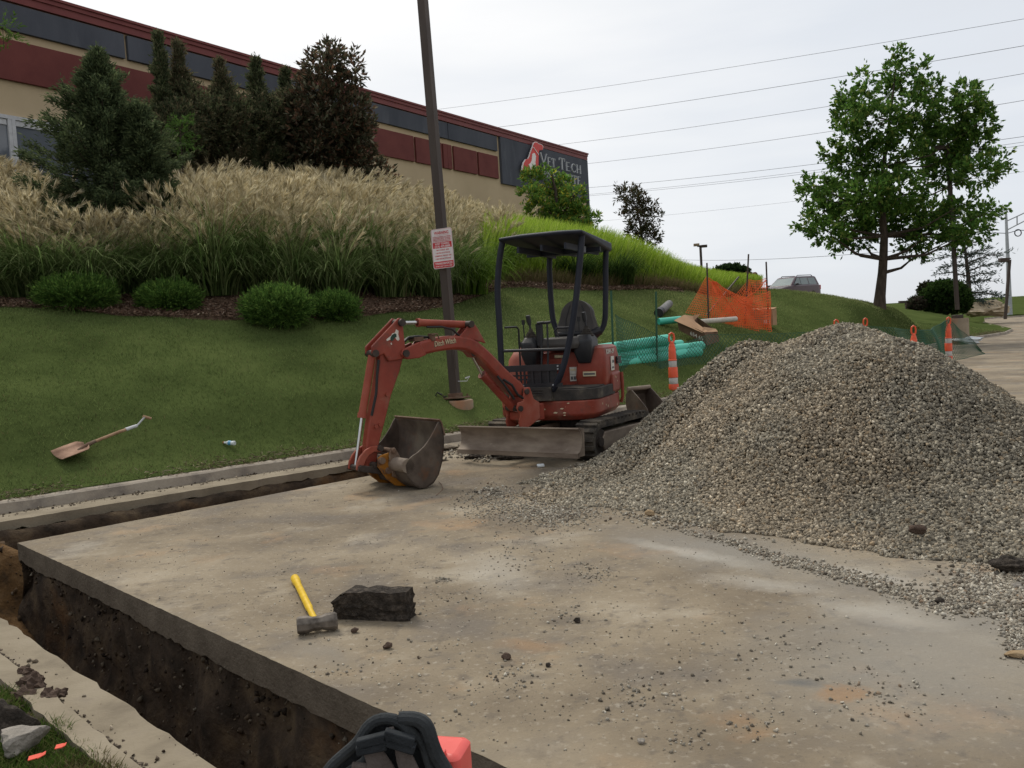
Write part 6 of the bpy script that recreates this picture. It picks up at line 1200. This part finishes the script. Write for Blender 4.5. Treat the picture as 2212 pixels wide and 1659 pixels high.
# green fence
gf=Thing('green_fence','green plastic netting fence sagging along posts and looper cones behind the gravel','fence',V3(hit(1326,805)),0)
fp=[]
for px,py,top_ in[(1326,806,628),(1419,783,630)]:
    h=hit(px,py);t=float((h-O0)@CF);tq=att(px-6 if px<1400 else px-2,top_,t);b=MB();b.tube([V3(h-np.array([0,0,.1])),V3(tq)],.019,6);b.obox((h+tq)/2,[(1,0,0),(0,1,0),tq-h],(.006,.028,np.linalg.norm(tq-h)/2));gf.part('post',b,'netgreen',sharp=None);fp.append((h,tq,t))
def pz(px,py,t): return att(px,py,t)
tops=[att(1328,679,fp[0][2]),att(1372,700,fp[0][2]+.9),att(1420,722,fp[1][2]),att(1466,745,17.3),att(1532,722,17.8),att(1640,722,18.2),att(1740,718,18.2),att(1806,704,18.2),att(1864,704,18.9),att(1930,708,18.0),att(1973,713,17.0),att(2010,712,18.3),att(2046,690,20.0),att(2085,718,20.8),att(2122,758,21.4)]
bots=[att(1330,812,fp[0][2]-.1),att(1374,806,fp[0][2]+.8),att(1420,800,fp[1][2]-.2),att(1466,815,16.3),att(1532,812,17.4)]+[np.array([q[0]+.1,q[1]-.2,.08]) for q in tops[5:12]]+[att(2040,782,20.0),att(2085,775,20.6),att(2125,764,21.3)]
def polyfn(Pt,Pb):
    Pt=np.array(Pt);Pb=np.array(Pb);al=np.concatenate([[0],np.cumsum(np.linalg.norm(np.diff(Pt,axis=0),axis=1))]);Lg=al[-1]
    def fn(u,v):
        s=u*Lg;a=np.array([np.interp(s,al,Pt[:,k]) for k in range(3)]);b_=np.array([np.interp(s,al,Pb[:,k]) for k in range(3)]);p=b_+(a-b_)*v
        return p+np.array([.02*math.sin(s*5+v*3),.04*math.sin(s*2.3+v*6),0])
    return fn,Lg
fn,Lg=polyfn(tops,bots);nv_,nf_=net(fn,Lg,.85,.085,.008)
gf.raw('netting',nv_,nf_,'netgreen')
# orange fence: crumpled panels on three stakes
of=Thing('orange_fence','slack orange safety netting tangled on three dark stakes by the cardboard boxes','fence',V3(hit(1532,745)),0)
P_=lambda px,py,t:att(px,py,t)
TO=21.0
stk=[((1532,742),(1527,568),20.6),((1607,722),(1617,549),21.3),((1661,716),(1655,566),21.5)]
for (a_,b__,t) in stk: b=MB();b.tube([V3(att(*a_,t)-np.array([0,0,.15])),V3(att(*b__,t))],.020,6);b.obox((att(*a_,t)+att(*b__,t))/2,[(1,0,0),(0,1,0),att(*b__,t)-att(*a_,t)],(.007,.03,.85));of.part('stake',b,'polebrown',sharp=None)
b=MB();b.tube([V3(att(1500,712,20.9)),V3(att(1596,598,22.2))],.02,6);of.part('stake',b,'polebrown',sharp=None)
def patch(A,B,C,D,t,dt=(0,0,0,0),bulge=.12):   # A,B top row; C,D bottom row (pixels)
    q=[att(*p,t+d) for p,d in zip((A,B,C,D),dt)]
    def fn(u,v): 
        p=(q[2]*(1-u)+q[3]*u)*(1-v)+(q[0]*(1-u)+q[1]*u)*v;return p+np.array([0,-bulge*math.sin(u*3.1)*math.sin(v*3.1)+.03*math.sin(u*17+v*9),-.05*math.sin(u*3.1)*v])
    return fn,np.linalg.norm(q[0]-q[1]),np.linalg.norm(q[0]-q[2])
for (A,B,C,D,t,dt,cell,wd) in [((1526,598),(1545,608),(1474,690),(1600,705),20.8,(0,.1,0,.2),.06,.011),((1540,606),(1618,646),(1535,730),(1640,720),21.0,(0,.2,-.2,.1),.06,.011),
                      ((1618,604),(1655,600),(1600,650),(1664,660),21.3,(0,.2,0,.2),.06,.011),((1585,648),(1664,628),(1540,700),(1664,712),21.1,(0,.3,-.1,.2),.056,.012),((1600,640),(1664,655),(1585,712),(1666,716),21.2,(.1,.3,.1,.2),.056,.012),((1618,605),(1628,640),(1560,668),(1612,712),21.5,(0,.1,0,.2),.062,.010)]:
    fn,lu,lv=patch(A,B,C,D,t,dt);a_,c_=net(fn,max(lu,np.linalg.norm(fn(0,0)-fn(1,0))),lv,cell,wd,diag=False);of.raw('netting',a_,c_,'netorange')
for pa in ([(1540,608),(1575,655),(1604,700)],[(1600,650),(1630,632),(1655,605)],[(1530,600),(1590,640),(1640,672),(1664,680)],[(1546,608),(1600,655),(1650,668)]):
    b=MB();b.tube([V3(att(p,q_,20.9)) for p,q_ in pa],.011,6);of.part('twisted_edge',b,'netorange',sharp=None)
# teal pipes
TPA=14.9;TPB=17.75
for i,(x0,y0,x1,y1,r_,lab) in enumerate([(1285,757,1440,734,.098,'upper teal pipe of the stack, ending behind the looper cone'),(1285,775,1515,747,.088,'long teal pipe of the stack reaching farthest right'),(1285,765,1470,744,.085,'teal pipe lying behind the middle of the stack'),(1285,794,1508,759,.105,'thick front teal pipe of the stack with its end toward the gravel'),(1285,812,1515,779,.088,'lowest teal pipe half buried in the grass')]):
    dt_=[.1,.15,.3,.05,.1][i];tf_=lambda x:TPA+(TPB-TPA)*(x-1285)/230+dt_;a_=att(x0,y0,tf_(x0));e_=att(x1,y1,tf_(x1));d_=(e_-a_)/np.linalg.norm(e_-a_);a_=a_-d_*.5
    t=Thing('teal_pipe',lab,'pipe',V3((a_+e_)/2),0,'teal sewer pipes stacked behind the fence');b=MB();b.tube([a_,a_+d_*.01,e_-d_*.32,e_-d_*.30,e_],[r_,r_,r_,r_*1.07,r_*1.07],24,cap=False);b.tube([e_,e_-d_*.25],[r_*.97,r_*.97],24,cap=False);t.part('tube',b,'teal');b=MB();b.tube([e_-d_*.26,e_-d_*.25],r_*.96,24);t.part('bore_shade',b,'tealshade')  # dark disc set in each mouth paints the shade down the pipe
q0=hit(1424,697);q1=hit(1466,690);b=MB();_t=float((hit(1430,704)-O0)@CF);a_=att(1422,695,_t);e_=att(1470,690,_t+.3);b.tube([V3(a_),V3(e_)],.075,18,cap=False);b.tube([V3(a_+(e_-a_)*.02),V3(a_+(e_-a_)*.03)],.07,18);single('teal_pipe_offcut',b,'teal','short teal pipe end poking out left of the open cardboard box','pipe',V3(a_))
_t=float((hit(1424,683)-O0)@CF);a_=att(1425,674,_t);e_=att(1446,656,_t+.9);t=Thing('pipe_roll','grey corrugated pipe with black end lying on the lawn above the teal pipes','pipe',V3((a_+e_)/2));b=MB();n=9
pp=[a_+(e_-a_)*k/16 for k in range(17)];b.tube(pp,[.085+(.006 if k%2 else 0) for k in range(17)],16);t.part('tube',b,'greypipe',sharp=50);b=MB();b.tube([V3(a_-(e_-a_)*.12),V3(a_+(e_-a_)*.10)],.105,16);t.part('end_cap',b,'black')
_t=float((hit(1500,706)-O0)@CF);a_=att(1490,697,_t);e_=att(1590,689,_t+.7);b=MB();b.tube([V3(a_),V3(e_)],.06,14);single('wrapped_pipe',b,'whitepipe','long pale wrapped pipe lying behind the orange netting','pipe',V3((a_+e_)/2))
b=MB();q=att(1460,700,19.7);
for k_ in range(14):
    p=q+rng.normal(size=3)*np.array([.10,.06,.05]);r_=unit(3);b.add([V3(p),V3(p+r_[0]*.1),V3(p+r_[1]*.1)],[(0,1,2)])
props(rawobj('plastic_wrap',b.v,b.f,M['plasticwhite'],loc=V3(q)),'crumpled clear plastic wrap at the left corner of the open box','plastic wrap')
# cardboard boxes
cb=Thing('cardboard_box','large opened cardboard box with raised flaps at the foot of the orange fence','cardboard box',V3(att(1500,735,19)))
tt_=float((hit(1508,738)-O0)@CF)-.15
A0=att(1462,690,tt_+.1);A1=att(1522,718,tt_-.2);A2=att(1550,716,tt_+.5);A3=att(1505,684,tt_+.9)
dn=np.array([.05,0,-.30]);b=MB();b.add([V3(A0),V3(A1),V3(A1+dn*.9),V3(A0+dn*.75)],[(0,1,2,3)]);b.add([V3(A1),V3(A2),V3(A2+dn*.7),V3(A1+dn*.9)],[(0,1,2,3)]);b.add([V3(A2),V3(A3),V3(A3+dn*.5),V3(A2+dn*.7)],[(0,1,2,3)]);b.add([V3(A3),V3(A0),V3(A0+dn*.75),V3(A3+dn*.5)],[(0,1,2,3)])
def thick(o,t=.006): m=o.modifiers.new('thickness','SOLIDIFY');m.thickness=t
o=cb.part('body',b,'carddark',sharp=None);thick(o)  # darker brown cardboard on all four walls
b=MB();b.add([V3(att(1456,692,tt_)),V3(att(1478,680,tt_+.3)),V3(att(1494,682,tt_+.5)),V3(att(1502,695,tt_+.3)),V3(att(1530,716,tt_)),V3(att(1518,719,tt_-.2))],[(0,1,2,3,4,5)]);thick(cb.part('flap',b,'card',sharp=None))
b=MB();b.add([V3(att(1487,684,tt_+.4)),V3(att(1497,682,tt_+.5)),V3(att(1513,678,tt_+.9)),V3(att(1500,690,tt_+.6)),V3(att(1496,696,tt_+.3))],[(0,1,2,3,4)]);thick(cb.part('flap',b,'card',sharp=None))
b=MB();b.add([V3(att(1516,719,tt_-.2)),V3(att(1551,716,tt_+.4)),V3(att(1546,710,tt_+.5)),V3(att(1520,706,tt_+.1))],[(0,1,2,3)]);thick(cb.part('flap',b,'card',sharp=None))
bvx=(A1+dn*.9-(A0+dn*.75));b=MB();ctr=A0*.35+A1*.65+np.array([0,-.02,0]);ux=(A1-A0)/np.linalg.norm(A1-A0);uz=np.array([0,0,1.]);nn_=np.cross(ux,uz)
textmb(b,'654 65',.11,lambda x,y,z:V3(ctr+ux*(x-.12)+uz*(y-.19)+(nn_ if nn_[1]<0 else -nn_)*(.012+z)),ext=.002,w=.30);cb.part('box_lettering',b,'decal',sharp=None)
q=hit(1648,706);tq=float((q-O0)@CF);c2=Thing('cardboard_box','closed cardboard box with white label, right of the orange fence','cardboard box',V3(q))
bx=np.array([.86,-.5,0]);by=np.array([.5,.86,0]);b=MB();cc=att(1650,686,tq+.25);b.obox(cc,[bx,by,(0,0,1)],(.27,.2,.2));c2.part('body',b,'card',bev=.004)
b=MB();b.add([V3(cc+bx*(-.27)-by*.2+np.array([0,0,.202])),V3(cc+bx*.30-by*.2+np.array([0,0,.202])),V3(cc+bx*.33-by*.0+np.array([0,0,.24])),V3(cc-bx*.27+np.array([0,0,.25]))],[(0,1,2,3)]);thick(c2.part('flap',b,'card',sharp=None))
b=MB();b.obox(cc-by*.2015+bx*.12+np.array([0,0,-.11]),[bx,(0,0,1),by],(.07,.05,.001));c2.part('label',b,'plasticwhite',sharp=None)
b=MB();textmb(b,'TX',.09,lambda x,y,z:V3(cc-by*(.202+z)+bx*(x-.02)+np.array([0,0,y+.08])),ext=.001,w=.1);c2.part('box_lettering',b,'black',sharp=None)
# shovel
sa=hit(140,1000);sb_=hit(322,943);sv=sb_-sa;
sh=Thing('shovel','dusty square shovel with wooden handle lying on the lawn near the kerb','shovel',V3(sa))
ld=nrm((hit(300,950)-hit(185,985))[None])[0];up_=nrm(np.array([[.1,-.32,.95]]))[0];sd2=np.cross(ld,up_);up_=np.cross(sd2,ld)
def SHV(u,v,w_): q=hs0+ld*u+sd2*v+up_*w_;return V3(q)
hs0=hit(182,985)+up_*.075
b=MB();rows=[]
for u,hw,dz in[(.03,.05,.02),(.0,.11,.015),(-.02,.125,.01),(-.14,.13,0),(-.27,.125,-.012)]:
    rows.append([SHV(u,v*hw,dz+abs(v)**3*.035) for v in np.linspace(-1,1,9)])
b.add([v for r in rows for v in r],[(i*9+k,i*9+k+1,(i+1)*9+k+1,(i+1)*9+k) for i in range(4) for k in range(8)]);o=sh.part('blade',b,'shovelblade');thick(o,.006)
b=MB();b.tube([SHV(-.06,0,.01),SHV(.05,0,.035),SHV(.13,0,.05)],[.012,.022,.018],10);sh.part('socket',b,'rust')
b=MB();b.tube([SHV(.10,0,.045),SHV(.25,0,.06),SHV(.40,0,.075),SHV(.56,0,.08)],.0165,10);sh.part('shaft',b,'wood')
b=MB();b.tube([SHV(.47,0,.08),SHV(.60,0,.085)],.019,10);b.tube([SHV(.60,0,.085),SHV(.66,-.01,.12),SHV(.70,.0,.16)],.010,8);gr=sh.part('yoke',b,'frame')
b=MB();b.tube([SHV(.69,-.015,.165),SHV(.76,.02,.13)],.016,10);sh.part('grip',b,'wood')
# plastic bottle
q=hit(494,966);b=MB();d_=np.array([.9,-.35,-.05]);d_/=np.linalg.norm(d_);c0=q+np.array([-.06,.03,.05]);t=Thing('plastic_bottle','crushed clear plastic bottle with label lying on the grass above the kerb','bottle',V3(q))
b.tube([c0,c0+d_*.015,c0+d_*.03,c0+d_*.06,c0+d_*.10,c0+d_*.14,c0+d_*.15],[.010,.012,.012,.026,.022,.028,.02],12);t.part('body',b,'plasticwhite');b=MB();b.tube([c0+d_*.07,c0+d_*.105],[.027,.0245],12);t.part('label',b,'plasticblue');b=MB();b.tube([c0-d_*.008,c0+d_*.008],.013,10);t.part('cap',b,'orange_paint')
q=gp(1105,999);q=gp(1168,1010);b=MB();b.obox(q+np.array([0,0,.02]),[(1,.2,0),(-.2,1,.3),(0,-.3,1)],(.035,.02,.012));single('plastic_scrap',b,'plasticwhite','pale crushed plastic scrap in front of the dozer blade','litter',V3(q),bev=.005)
q=gp(2098,743);b=lump((q[0],q[1],.12),(.55,.3,.14),140,.8);single('plastic_bag',b,'plasticwhite','white plastic bag slumped by the kerb at the far right','plastic bag',V3(q),sharp=25)
q=gp(2035,760);b=MB();b.box(q[0]-.12,q[0]+.12,q[1]-.02,q[1]+.02,.0,.30);b.box(q[0]-.2,q[0]+.2,q[1]+.02,q[1]+.05,.30,.42);single('survey_board',b,'wood','small yellow brown board standing left of the right most looper cone','board',V3(att(2020,755,20.4)) if False else (q[0],q[1],0))
# rust wire by the bucket
b=MB();pp=[gp(948,1040,.004),gp(955,1048,.02),gp(957,1056,.03),gp(950,1064,.02),gp(942,1070,.004)];b.tube(pp,.003,5);single('bent_wire',b,'rust','thin rusty wire loop on the slab right of the bucket','wire',V3(pp[0]))
# ---- right side furniture
def lamp(name,label,foot,topp,t,r,headfn,gz=None,mt='polebrown'):
    a_=att(*foot,t);e_=att(*topp,t);
    if gz is not None:a_[2]=gz
    th=Thing(name,label,'street lamp',V3(a_));b=MB();b.obox((a_+e_)/2,[(1,0,0),(0,1,0),e_-a_],(r,r,np.linalg.norm(e_-a_)/2));th.part('pole',b,mt,bev=.005);headfn(th,e_,a_);return th
tb_=28.7;fb=att(2068,712,tb_);gz=Tz(fb[0],fb[1])
def h0(th,e_,a_):
    b=MB();b.lathe((a_[0],a_[1],gz-.3),[(.33,0),(.33,.93),(.31,.96)],28);th.part('footing',b,'poured')
    b=MB();b.obox((a_[0],a_[1],gz+.70),[(1,0,0),(0,1,0),(0,0,1)],(.13,.13,.07));th.part('base_cover',b,'polebrown',bev=.01)
    b=MB();b.obox(e_+np.array([-.2,.1,0]),[(1,0,0),(0,1,0),(0,0,1)],(.22,.15,.06));th.part('lamp_head',b,'polebrown')
lamp('light_pole','brown pole on a rust stained round footing beside the shade tree','0' and (2068,669),(2047,318),tb_,.055,h0)
def dbl(th,e_,a_):
    for s in(-1,1): b=MB();b.obox(e_+np.array([s*.24,-s*.06,.08-s*.06]),[(1,-.2,0),(.2,1,0),(0,0,1)],(.19,.2,.08));th.part('lamp_head',b,'polebrown' if s>0 else 'poured',bev=.02)
    b=MB();b.tube([e_+np.array([-.2,0,.05]),e_+np.array([.2,0,.05])],.06,8);th.part('bracket',b,'polebrown')
lamp('street_lamp','double headed lamp rising behind the lime grass hill','x' and (1519,640),(1513,533),58,.07,dbl,gz=1.0)
def sgl(w_,hh):
    def f(th,e_,a_):
        b=MB();b.obox(e_+np.array([-w_*.62,0,.0]),[(1,0,-.02),(0,1,0),(0,0,1)],(w_/2,w_*.3,hh/2));th.part('lamp_head',b,'polebrown',bev=.02);b=MB();b.obox(e_+np.array([-w_*.08,0,hh*.3]),[(1,0,0),(0,1,0),(0,0,1)],(w_*.16,.06,hh*.14));th.part('bracket',b,'polebrown')
    return f
lamp('street_lamp','small single headed lamp beyond the mound between tree and low shrub','x' and (1958,700),(1957,652),85,.07,sgl(.6,.24),gz=-3.)
lamp('street_lamp','leaning single headed lamp in front of the tall grey mast at the right','x' and (2171,672),(2181,561),48,.065,sgl(.5,.22),gz=.3)
t=75;a_=att(2182,680,t);e_=att(2173,462,t);th=Thing('utility_mast','tall tapered grey metal mast with truss arm at the right edge','mast',V3(a_));b=MB();b.tube([a_-np.array([0,0,1]),(a_+e_)/2,e_],[.22,.16,.10],12);th.part('pole',b,'lime_metal')
for p in([(2174,478),(2260,438)],[(2175,497),(2262,452)],[(2197,468),(2197,486)],[(2240,448),(2240,464)]): b=MB();b.tube([att(*p[0],t),att(*p[1],t)],.05,6);th.part('arm',b,'lime_metal')
c=att(2199,503,t);b=MB();b.tube([c+np.array([math.cos(R(a))*.28,0,math.sin(R(a))*.28]) for a in range(0,361,20)],.045,6,cap=False);th2=Thing('cable_loop','small ring of coiled cable hanging from the wires at the right edge','cable coil',V3(c));th2.part('coil',b,'wire')
b=MB();b.tube([att(2082,543,t),att(2140,546,t),att(2176,541,t),att(2212,534,t),att(2300,528,t)] if False else [att(2142,503,t),att(2176,504,t),att(2200,497,t),att(2300,502,t)],.03,5);single('span_wire',b,'wire','short span wire passing the grey mast at the right edge','power line',V3(att(2176,504,t)))
# ledge stones
for i,(px,py,rx,rz_,mtl,lab) in enumerate([(2122,666,1.45,.46,'ledge','long weathered tan ledge stone right of the pole footing'),(2150,670,1.2,.36,'ledge','lower tan ledge stone at the right end of the rock bed'),(2104,676,.7,.22,'ledge','dark undercut flat stone at the left foot of the ledge')]):
    q=att(px,py,52);single('ledge_stone',lump(V3(q),(rx,.9,rz_),150+i,.5),mtl,lab,'boulder',V3(q),sharp=25)
# car
cq=att(1715,625,56);gzc=att(1715,597,56)[2]-1.62
car=Thing('parked_car','plum coloured estate car with roof rails parked beyond the grass mound','car',(cq[0],cq[1],gzc),0)
MC=Matrix.Translation((cq[0]-.35,cq[1],gzc+.03))@Matrix.Rotation(R(130),4,'Z')   # local +y is the nose
def crow(y,w_,z0,z1): return [(-w_,y,z0),(w_,y,z0),(w_*1.0,y,z1),(-w_*1.0,y,z1)]
b=MB(MC);b.loft([crow(2.35,.70,.35,.62),crow(2.25,.80,.28,.78),crow(1.3,.87,.25,.95),crow(.9,.88,.25,1.0),crow(-2.0,.88,.25,1.04),crow(-2.35,.84,.3,1.0),crow(-2.4,.8,.4,.9)]);bo=car.part('body',b,'carpaint',bev=.06)
b=MB(MC);b.loft([[(-.80,.95,.98),(.80,.95,.98),(.80,-2.3,1.02),(-.80,-2.3,1.02)],[(-.66,.20,1.50),(.66,.20,1.50),(.68,-2.05,1.53),(-.68,-2.05,1.53)]]);gh=car.part('greenhouse',b,'carpaint',bev=.04)
b=MB(MC);b.loft([[(-.66,.20,1.50),(.66,.20,1.50),(.68,-2.05,1.53),(-.68,-2.05,1.53)],[(-.58,.05,1.56),(.58,.05,1.56),(.6,-1.95,1.58),(-.6,-1.95,1.58)]]);car.part('roof',b,'carpaint',gh,bev=.02)
b=MB(MC);b.add([(-.70,.90,1.02),(.70,.90,1.02),(.60,.25,1.47),(-.60,.25,1.47)],[(0,1,2,3)]);o=car.part('windshield',b,'carglass',gh,sharp=None);thick(o,.02);o.location=o.location
for k_,(y0,y1,yy0,yy1) in enumerate([(.62,-.12,.12,-.10),(-.22,-1.05,-.20,-1.0),(-1.15,-2.0,-1.1,-1.85)]):
    for s in(-1,1): b=MB(MC);b.add([(s*.802,y0,1.04),(s*.806,y1,1.05),(s*.70,yy1,1.47),(s*.69,yy0,1.46)],[(0,1,2,3)]);thick(car.part('side_window',b,'carglass',gh,sharp=None),.02)
b=MB(MC);b.add([(-.68,-2.31,1.08),(.68,-2.31,1.08),(.6,-2.1,1.48),(-.6,-2.1,1.48)],[(0,1,2,3)]);thick(car.part('rear_window',b,'carglass',gh,sharp=None),.02)
for s in(-1,1):
    b=MB(MC);b.tube([(s*.55,-.1,1.58),(s*.55,-.2,1.63),(s*.56,-1.7,1.65),(s*.56,-1.85,1.59)],.025,6);car.part('roof_rail',b,'cargrey')
    b=MB(MC);b.obox((s*.98,.55,1.05),[(1,0,0),(0,1,0),(0,0,1)],(.1,.06,.07));car.part('wing_mirror',b,'cargrey',bev=.02)
    for y_ in(1.4,-1.45): b=MB(MC);b.tube([(s*.70,y_,.32),(s*.89,y_,.32)],.32,20);wh=car.part('wheel',b,'rubber');b=MB(MC);b.tube([(s*.885,y_,.32),(s*.90,y_,.32)],.2,16);car.part('rim',b,'lime_metal',wh)
    b=MB(MC);b.obox((s*.60,2.27,.66),[(1,0,0),(0,1,0),(0,0,1)],(.16,.08,.07));car.part('headlight',b,'plasticwhite',bev=.02)
    b=MB(MC);b.obox((s*.78,-2.33,.85),[(1,0,0),(0,1,0),(0,0,1)],(.07,.06,.14));car.part('tail_light',b,'signred',bev=.01)
# power lines
wl_=[((930,233),(2212,37),.045,'highest thin power line across the sky'),((1040,274),(2212,95),.055,'second power line from the top'),((1200,308),(2212,155),.05,'third power line from the top'),((1262,349),(2212,213),.05,'fourth power line from the top, behind the tree crown'),((1262,401),(2212,291),.05,'fifth power line from the top'),((1270,415),(2212,303),.04,'upper wire of the close pair of power lines'),((1270,418),(2212,310),.04,'lower wire of the close pair of power lines'),((1285,474),(2212,367),.028,'faint power line low above the small hill tree'),((1450,555),(1900,541),.05,'lowest dark cable level with the lamp on the hill')]
for (a_,e_,r_,lab) in wl_:
    A3_=att(*a_,190);d_=(e_[0]-a_[0],e_[1]-a_[1]);E3_=att(a_[0]+d_[0]*1.15,a_[1]+d_[1]*1.15,105 if r_>.03 else 125);A4_=att(a_[0]-d_[0]*.12,a_[1]-d_[1]*.12,205)
    r_*=.6;pp=[A4_+(E3_-A4_)*k/24+np.array([0,0,-4*(k/24)*(1-k/24)*.9]) for k in range(25)];b=MB();b.tube(pp,r_,5);single('power_line',b,'wire',lab,'power line',V3(A4_),group='power lines crossing the sky')
# ---- backpack in the foreground
tbk=1.85
bp=Thing('backpack','black padded backpack harness with grey straps standing at the bottom edge','backpack',V3(gp(850,1900,.1)) if False else V3(att(850,1720,tbk)))
q=lambda px,py,dt=0:V3(att(px,py,tbk+dt))
back=[(700,1720),(690,1690),(712,1655),(745,1625),(772,1603),(785,1585),(792,1565),(806,1552),(830,1545),(858,1548),(885,1548),(905,1550),(922,1560),(930,1580),(940,1610),(955,1640),(975,1665),(985,1720)]
b=MB();b.loft([[q(x+(850-x)*.04,y+4,.02) for x,y in back],[q(x,y,.05) for x,y in back],[q(x,y,.10) for x,y in back],[q(x+(850-x)*.05,y+5,.14) for x,y in back]]);bb_=bp.part('back_panel',b,'padblack',bev=.004)
for pa,r_ in(([(690,1700),(712,1656),(745,1628),(778,1600),(790,1572),(806,1556),(835,1549),(862,1556),(880,1572),(884,1592)],[.012]*10),([(862,1552),(890,1551),(912,1557),(924,1572),(930,1600),(942,1632),(962,1662),(985,1700)],[.014,.015,.016,.016,.016,.016,.015,.014]),([(878,1570),(900,1590),(915,1615),(925,1650),(945,1690)],[.009]*5),([(700,1720),(740,1672),(790,1640),(800,1600)],[.007]*4)):
    b=MB();P=np.array([q(x,y,.0) for x,y in pa]);al=np.concatenate([[0],np.cumsum(np.linalg.norm(np.diff(P,axis=0),axis=1))]);s_=np.linspace(0,al[-1],22);P=np.stack([np.interp(s_,al,P[:,k]) for k in range(3)],1)
    for _ in range(2):P[1:-1]=(P[:-2]+2*P[1:-1]+P[2:])/4
    b.tube(P,list(np.interp(s_,al,r_)),10);bp.part('padded_strap',b,'padedge')
def strap(pts,wd,nm,mt,dt=-.02,par=None):
    b=MB();P=np.array([q(x,y,dt) for x,y in pts]);rows=[]
    for i in range(len(P)):
        t_=P[min(i+1,len(P)-1)]-P[max(i-1,0)];t_/=np.linalg.norm(t_);s_=np.cross(t_,CF);s_/=np.linalg.norm(s_);w_=wd[i] if hasattr(wd,'__len__') else wd;f_=-CF
        rows.append([tuple(P[i]-s_*w_),tuple(P[i]-s_*w_*.5+f_*.006),tuple(P[i]+s_*w_*.5+f_*.006),tuple(P[i]+s_*w_),tuple(P[i]+s_*w_-f_*.006),tuple(P[i]-s_*w_-f_*.006)])
    b.loft(rows);return bp.part(nm,b,mt,par,bev=.002)
strap([(800,1618),(812,1640),(822,1662),(826,1680),(830,1720)],[.017,.022,.027,.032,.034],'shoulder_strap','webgrey');strap([(868,1612),(874,1640),(884,1665),(892,1720)],[.016,.018,.02,.022],'shoulder_strap','webgrey')
strap([(842,1572),(846,1590)],[.008,.007],'hang_loop','webgrey',-.015)
for cx,cy,w_,h_,rot in((805,1600,.036,.011,-.25),(803,1614,.035,.010,-.2),(862,1596,.036,.012,.3),(866,1609,.034,.010,.3)):
    b=MB();c_=np.array(q(cx,cy,-.03));u_=CR*math.cos(rot)-CU*math.sin(rot);v_=CR*math.sin(rot)+CU*math.cos(rot);b.obox(c_,[u_,v_,CF],(w_*.9,h_,.012));bp.part('buckle',b,'padblack',bev=.003)
strap([(760,1655),(800,1658)],.008,'side_strap','webgrey',-.01)
# red container
rc=Thing('red_container','bright red plastic case with a latch, right behind the black backpack','container',V3(att(970,1700,tbk+.12)))
Mr=Matrix.Translation(Vector(V3(att(965,1645,tbk+.16))))@Matrix.Rotation(R(-14),4,'Z')
b=MB(Mr);b.loft([rrect(-.08,.045,-.05,.06,0,-.14,rs=[.02]*4),rrect(-.08,.045,-.05,.06,0,.025,rs=[.02]*4),rrect(-.075,.04,-.045,.055,0,.036,rs=[.018]*4)]);bo=rc.part('body',b,'redplastic',bev=.012)
b=MB(Mr);b.box(-.03,.012,-.058,-.03,.008,.045);b.box(-.018,-.008,-.061,-.057,.012,.038);rc.part('latch',b,'redplastic',bo,bev=.004)
